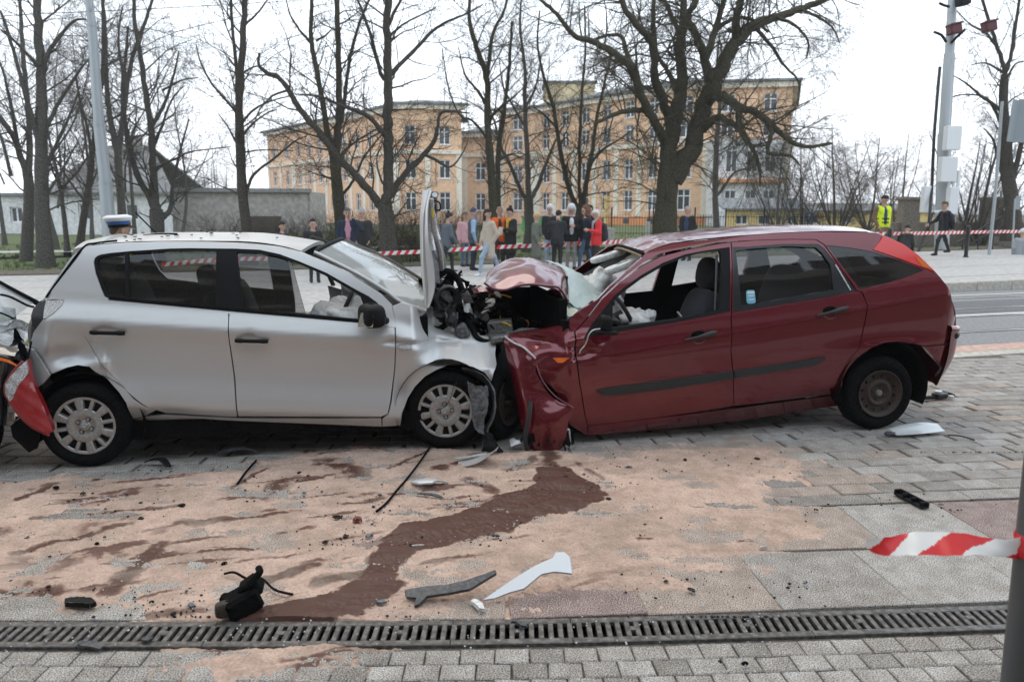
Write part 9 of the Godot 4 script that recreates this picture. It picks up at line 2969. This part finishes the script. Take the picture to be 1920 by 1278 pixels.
func ground_at(u: float, v: float) -> Vector3:
	var c := Transform3D(Basis(Vector3.RIGHT, deg_to_rad(-9.2487)), Vector3(0, EYE, 0))
	var d := c.basis * Vector3((u - 960.0) / 1480.0, (639.0 - v) / 1480.0, -1)
	return c.origin + d * (-EYE / d.y) + Vector3(0, 0.006, 0)

func build_debris() -> void:
	rough_mat("plastic_grey", lin(0.035, 0.037, 0.042), lin(0.085, 0.088, 0.095), 3.0, 0.5, 0.02, 0.1, 4, false)
	mat("plastic_blue", lin(0.11, 0.13, 0.155), 0.45)
	paint("panel_white", lin(0.66, 0.68, 0.70), 0.3, 0.4, 0.4)
	mat("lens_scrap", lin(0.55, 0.57, 0.57), 0.15).clearcoat_enabled = true
	mat("stone_red", lin(0.16, 0.045, 0.035), 0.85)
	# silver painted strip with a torn edge, in front of the drain
	var s1 := scrap("torn_panel_strip", "long torn silver panel strip curving up at its right end, by the drain", "panel strip", 990, 1118, [-0.20, -0.10, -0.15, -0.095, -0.08, -0.07, -0.02, -0.055, 0.06, 0.015, 0.12, 0.03, 0.20, 0.025, 0.195, 0.11, 0.17, 0.135, 0.13, 0.13, 0.115, 0.10, 0.03, 0.055, -0.06, -0.005, -0.14, -0.06], M.panel_white, 0.0, 0.006, 0.02, Vector2(0.62, 0.0))
	scrap("broken_trim", "short cream broken trim stub left of the torn silver strip", "trim piece", 896, 1142, [-0.035, 0.03, -0.02, 0.045, 0.02, 0.0, 0.032, -0.04, 0.01, -0.045, -0.015, -0.005], M.airbag, 0.0, 0.012, 0.012)
	scrap("wheel_arch_scrap", "curved dark grey plastic strip with a jagged upper edge", "plastic strip", 845, 1120, [-0.20, -0.03, -0.12, -0.02, -0.02, -0.015, 0.06, 0.01, 0.15, 0.06, 0.20, 0.095, 0.205, 0.075, 0.15, 0.02, 0.09, -0.035, 0.0, -0.06, -0.10, -0.075, -0.13, -0.115, -0.15, -0.12, -0.145, -0.08, -0.19, -0.07], M.plastic_grey, 0.0, 0.012, 0.02, Vector2(0.35, 0.0))
	# black engine part with a rod lying across it
	var e := thing("charred_engine_part", "charred black engine part lying on the wet stain", "engine part", ground_at(456, 1150))
	var eb := MB.new()
	eb.box(Vector3(0.0, 0.05, 0.0), Vector3(0.15, 0.10, 0.12), Basis(Vector3.UP, 0.5) * Basis(Vector3.BACK, 0.35), 0.015)
	eb.box(Vector3(0.03, 0.10, -0.03), Vector3(0.09, 0.08, 0.09), Basis(Vector3.UP, 0.2) * Basis(Vector3.BACK, 0.6), 0.012)
	put("housing", eb, M.grime, e)
	put("flange", puff(Vector3(-0.04, 0.045, 0.05), Vector3(0.12, 0.07, 0.05), Basis(Vector3.UP, 0.4), 0.5), M.rust_steel, e)
	put("stud", tube_mesh(PackedVector3Array([Vector3(0.02, 0.12, 0.02), Vector3(0.07, 0.17, -0.02), Vector3(0.06, 0.18, -0.05)]), 0.016), M.grime, e)
	put("lug", puff(Vector3(-0.08, 0.04, -0.02), Vector3(0.05, 0.07, 0.06), Basis.IDENTITY, 0.6), M.grime, e)
	var rods := [[[421, 1082, 440, 1087, 465, 1092, 490, 1098, 515, 1112, 549, 1129], 0.006, "thin black rod lying behind the charred engine part"], [[806, 842, 790, 868, 765, 900, 745, 925, 725, 948, 706, 966], 0.008, "long black rubber strip lying on the sand below the front wheel"], [[480, 868, 462, 890, 445, 912], 0.008, "short black rod on the sand behind the silver car's sill"], [[1778, 820, 1800, 826, 1828, 829], 0.005, "thin dark wire beside the pale arch piece"]]
	for r in rods:
		var p := PackedVector3Array()
		for i in range(0, r[0].size(), 2):
			p.append(ground_at(r[0][i], r[0][i + 1]) + Vector3(0, 0.012 + (0.02 if i % 4 else 0.0) * (1.0 if r[1] < 0.007 else 0.3), 0))
		tag(put("rod", tube_mesh(p, r[1], 6), M.rubber), r[2], "rod")
	scrap("ribbed_grille_piece", "black ribbed grille piece near the left edge", "grille piece", 150, 1138, [-0.075, 0.02, -0.05, 0.028, -0.045, 0.016, -0.02, 0.026, -0.015, 0.014, 0.01, 0.022, 0.015, 0.010, 0.04, 0.016, 0.075, -0.012, 0.06, -0.03, 0.0, -0.03, -0.05, -0.022], M.trim, 0.0, 0.02, 0.012)
	scrap("plastic_flap", "dark blue grey plastic flap lying across the drain", "plastic flap", 168, 1216, [-0.06, 0.035, -0.035, 0.02, 0.03, 0.01, 0.06, -0.015, 0.055, -0.03, -0.02, -0.02, -0.045, 0.0], M.plastic_grey, 0.0, 0.006, 0.012)
	scrap("plastic_chip", "small grey plastic chip lying on the drain bars", "plastic chip", 275, 1204, [-0.025, 0.01, 0.0, 0.02, 0.025, 0.0, 0.005, -0.02, -0.012, -0.012], M.plastic_grey, 0.3, 0.005, 0.006)
	scrap("angled_clip", "grey angled clip on the far edge of the drain", "clip", 972, 1176, [-0.03, 0.02, 0.0, 0.014, 0.034, -0.002, 0.036, -0.022, 0.01, -0.022, -0.008, 0.002], M.plastic_grey, 0.0, 0.008, 0.008)
	# slotted black bracket on the right
	var k := thing("slotted_bracket", "black slotted plastic bracket lying alone on the right slabs", "bracket", ground_at(1708, 942), -1.38)
	var kb := MB.new()
	kb.box(Vector3(0, 0.02, -0.022), Vector3(0.25, 0.035, 0.012), Basis.IDENTITY, 0.003)
	kb.box(Vector3(0, 0.008, 0.0), Vector3(0.25, 0.012, 0.05), Basis.IDENTITY, 0.003)
	put("channel", kb, M.trim, k)
	for x in [-0.115, -0.04, 0.035, 0.11]:
		var rb := MB.new()
		rb.box(Vector3(x, 0.022, 0.004), Vector3(0.012, 0.036, 0.045), Basis.IDENTITY, 0.003)
		put("rib", rb, M.trim, k)
	# pale curved arch cover by the red car's rear wheel
	var a := thing("pale_arch_cover", "pale curved plastic arch piece beside the red car's rear wheel", "arch cover", ground_at(1725, 815), 0.12)
	var net := []
	for j in 4:
		var r := PackedVector3Array()
		for i in 7:
			var t := i / 6.0
			r.append(Vector3(-0.24 + t * 0.44, 0.02 + 0.055 * sin(t * 2.2 + 0.3) * (1.0 - j * 0.28) + 0.01 * (1 if j == 1 else 0), -0.06 + j * 0.045 - 0.06 * t + 0.03 * sin(t * 3.0)))
		net.append(r)
	var ab := MB.new()
	ab.slab(loft(net, 4, 4), Vector3(0, -0.004, 0))
	put("shell", ab, M.lens_scrap, a)
	put("end_lug", puff(Vector3(-0.26, 0.018, 0.02), Vector3(0.09, 0.03, 0.05), Basis.IDENTITY, 0.6), M.plastic_grey, a)
	var c := thing("broken_lamp_unit", "broken black lamp unit with white inserts behind the red car's rear wheel", "lamp unit", ground_at(1762, 748), 0.2)
	put("holder", puff(Vector3(0, 0.03, 0), Vector3(0.15, 0.06, 0.09), Basis(Vector3.UP, 0.2), 0.45), M.trim_gloss, c)
	put("arm", puff(Vector3(-0.14, 0.02, 0.02), Vector3(0.2, 0.03, 0.05), Basis(Vector3.UP, 0.1), 0.5), M.trim, c)
	put("fin", puff(Vector3(0.11, 0.04, -0.02), Vector3(0.12, 0.02, 0.06), Basis(Vector3.BACK, -0.3), 0.5), M.trim, c)
	put("insert", puff(Vector3(-0.02, 0.065, 0.0), Vector3(0.07, 0.03, 0.05), Basis.IDENTITY, 0.7), M.panel_white, c)
	put("insert", puff(Vector3(0.08, 0.025, 0.05), Vector3(0.05, 0.03, 0.03), Basis.IDENTITY, 0.7), M.panel_white, c)
	# broken bumper shell under the crushed wheel
	var bsh := thing("bumper_shell_piece", "silver bumper shell piece lying cupped below the crushed front wheel", "bumper piece", ground_at(895, 872), 0.15)
	net = []
	for j in 4:
		var r := PackedVector3Array()
		for i in 6:
			var t := i / 5.0
			r.append(Vector3(-0.13 + t * 0.27, 0.01 + 0.07 * t * t + 0.02 * j * t, -0.05 + j * 0.035 + 0.05 * sin(t * PI) * (j - 1.2) * 0.6))
		net.append(r)
	ab = MB.new()
	ab.slab(loft(net, 4, 4), Vector3(0, -0.006, 0))
	put("shell", ab, M.silver, bsh)
	put("torn_lip", puff_between(Vector3(-0.16, 0.03, -0.06), Vector3(0.08, 0.05, -0.08), 0.012, 0.03), M.bare_metal, bsh)
	scrap("silver_fragment", "curved silver body fragment lying on the sand", "body fragment", 803, 914, [-0.12, 0.03, -0.07, 0.065, 0.0, 0.06, 0.11, 0.055, 0.12, 0.035, 0.05, 0.02, 0.03, -0.02, -0.05, -0.03, -0.10, 0.0], M.panel_white, -0.1, 0.008, 0.03)
	scrap("fragment_lip", "black torn lip under the curved silver body fragment", "body fragment", 808, 932, [-0.09, 0.03, 0.05, -0.02, 0.08, -0.045, 0.06, -0.05, -0.05, -0.005], M.plastic_grey, 0.0, 0.006, 0.012)
	scrap("white_shard", "bright white shard under the torn red wing", "shard", 968, 842, [-0.05, 0.05, -0.02, 0.055, 0.0, 0.02, 0.06, 0.02, 0.08, 0.0, 0.0, -0.02, -0.04, -0.03], M.panel_white, 0.0, 0.005, 0.03, Vector2(0.5, 0))
	scrap("undertray", "dark torn undertray lying in the shade under the silver car's sill", "undertray", 445, 855, [-0.14, -0.03, -0.05, 0.02, 0.10, 0.06, 0.13, 0.03, 0.05, -0.01, -0.06, -0.045], M.plastic_grey, 0.0, 0.01, 0.05)
	scrap("undertray", "jagged black undertray piece behind the silver car's rear wheel", "undertray", 300, 875, [-0.12, 0.03, -0.05, 0.06, 0.03, 0.03, 0.10, -0.05, 0.07, -0.07, 0.0, -0.01, -0.07, 0.0], M.trim, 0.0, 0.01, 0.04)
	scrap("loose_stone", "reddish lump of stone on the sand, the only red one", "stone", 670, 982, [-0.022, 0.0, -0.012, 0.02, 0.012, 0.022, 0.022, 0.004, 0.016, -0.016, -0.012, -0.018], M.stone_red, 0.0, 0.02, 0.012)
	scrap("white_tube", "small white tube lying on the slabs left of the fluttering tape", "tube", 1432, 1032, [-0.02, -0.008, 0.018, 0.004, 0.020, 0.012, -0.018, 0.0], M.panel_white, 0.0, 0.01, 0.004)
	scrap("pale_stick", "pale broken stick lying on the dark stain", "stick", 778, 1029, [-0.045, -0.012, 0.045, 0.010, 0.046, 0.018, -0.044, -0.002], M.airbag, 0.0, 0.007, 0.004)
	# loose chips, each a thing
	rng.seed = 606
	var cs := [[155, 930], [237, 930], [340, 952], [265, 976], [182, 1025], [50, 1012], [285, 1134], [358, 1140], [105, 918], [320, 888], [632, 975], [715, 1135], [890, 962], [1095, 893], [902, 915], [770, 1028], [1250, 1095], [1297, 1112], [1396, 1252], [570, 928], [712, 932], [648, 1010], [690, 1010], [1065, 888], [1178, 880], [1285, 866], [1420, 864], [1780, 795], [1880, 700], [560, 890], [460, 905], [350, 1115], [1060, 898], [985, 922], [1530, 960], [1350, 1248], [700, 955], [325, 1155], [1765, 950], [1140, 942], [975, 905], [420, 1062], [610, 1022], [1510, 1098], [930, 1010], [90, 1105], [842, 955], [1210, 988]]
	for i in cs.size():
		var s := rng.randf_range(0.007, 0.022)
		var n := rng.randi_range(4, 6)
		var pl := []
		for j in n:
			var w := TAU * j / n + rng.randf_range(-0.3, 0.3)
			pl.append_array([cos(w) * s * rng.randf_range(0.6, 1.4), sin(w) * s * rng.randf_range(0.5, 1.0)])
		var where := "on the sand"
		if cs[i][1] > 1220:
			where = "on the front setts"
		elif cs[i][1] > 1090 and cs[i][0] > 1180:
			where = "on the bare slabs"
		elif cs[i][1] < 900:
			where = "by the cars"
		scrap("plastic_chip", "small dark plastic chip lying " + where, "plastic chip", cs[i][0], cs[i][1], pl, [M.trim, M.plastic_grey, M.grime, M.plastic_blue][rng.randi() % 4], rng.randf() * TAU, rng.randf_range(0.003, 0.009), rng.randf_range(0.002, 0.010), Vector2(rng.randf_range(-0.2, 0.2), 0), "dark plastic chips " + where)
	# glass crumbs too small to count
	var gb := MB.new()
	for i in 900:
		var g := ground_at(rng.randf_range(-20, 1500), rng.randf_range(870, 1270))
		gb.box(g + Vector3(0, 0.006, 0), Vector3(rng.randf_range(0.002, 0.007), 0.004, rng.randf_range(0.002, 0.007)), Basis(Vector3.UP, rng.randf() * 3.0))
	tag(put("glass_crumbs", gb, M.lens_scrap), "tiny pale crumbs of broken glass scattered over the paving", "broken glass", "", "stuff")
	gb = MB.new()
	for i in 900:
		var w: Array = cs[rng.randi() % cs.size()]
		var g := ground_at(w[0] + rng.randfn() * 60.0, clampf(w[1] + rng.randfn() * 16.0, 850, 1160))
		var k2 := 0.003 + 0.010 * pow(rng.randf(), 3.0)
		gb.box(g + Vector3(0, 0.004, 0), Vector3(k2, 0.005, k2 * rng.randf_range(0.4, 1.5)), Basis(Vector3.UP, rng.randf() * 3.0))
	tag(put("dark_crumbs", gb, M.trim), "tiny dark crumbs of plastic scattered over the sand", "debris", "", "stuff")


func _ready() -> void:
	var cam := Camera3D.new()
	cam.name = "camera"
	cam.fov = 46.7052
	cam.near = 0.05
	cam.far = 1500.0
	cam.position = Vector3(0, EYE, 0)
	cam.rotation_degrees = Vector3(-9.2487, 0, 0)
	add_child(cam)
	cam.current = true
	var lens := CameraAttributesPhysical.new()
	lens.frustum_focal_length = 27.795
	lens.frustum_focus_distance = 5.4
	lens.exposure_aperture = 3.2
	cam.attributes = lens
	var we := WorldEnvironment.new()
	we.name = "world"
	var env := Environment.new()
	env.background_mode = Environment.BG_SKY
	var sky := Sky.new()
	var sm := ProceduralSkyMaterial.new()
	sm.sky_top_color = Color(0.86, 0.92, 0.98)
	sm.sky_horizon_color = Color(0.97, 0.98, 1.0)
	sm.sky_curve = 0.2
	sm.ground_bottom_color = Color(0.5, 0.48, 0.46)
	sm.ground_horizon_color = Color(0.7, 0.7, 0.7)
	sm.sky_energy_multiplier = 1.15
	sky.sky_material = sm
	env.sky = sky
	env.tonemap_mode = Environment.TONE_MAPPER_LINEAR
	env.tonemap_exposure = 1.55
	env.fog_enabled = true
	env.fog_density = 0.0008
	env.fog_light_color = Color(0.93, 0.95, 0.98)
	env.sdfgi_enabled = true
	env.ssao_enabled = true
	env.ssil_enabled = true
	we.environment = env
	add_child(we)
	var sun := DirectionalLight3D.new()
	sun.name = "sun"
	sun.light_energy = 0.3
	sun.light_color = Color(1.0, 0.97, 0.93)
	sun.light_angular_distance = 40.0
	sun.shadow_enabled = true
	sun.rotation_degrees = Vector3(-62, -150, 0)
	add_child(sun)
	build_setting()
	car_materials()
	build_trees()
	build_buildings()
	build_silver()
	build_red()
	build_dark_car()
	build_lamp()
	build_sand()
	build_debris()
	build_furniture()
	build_people()
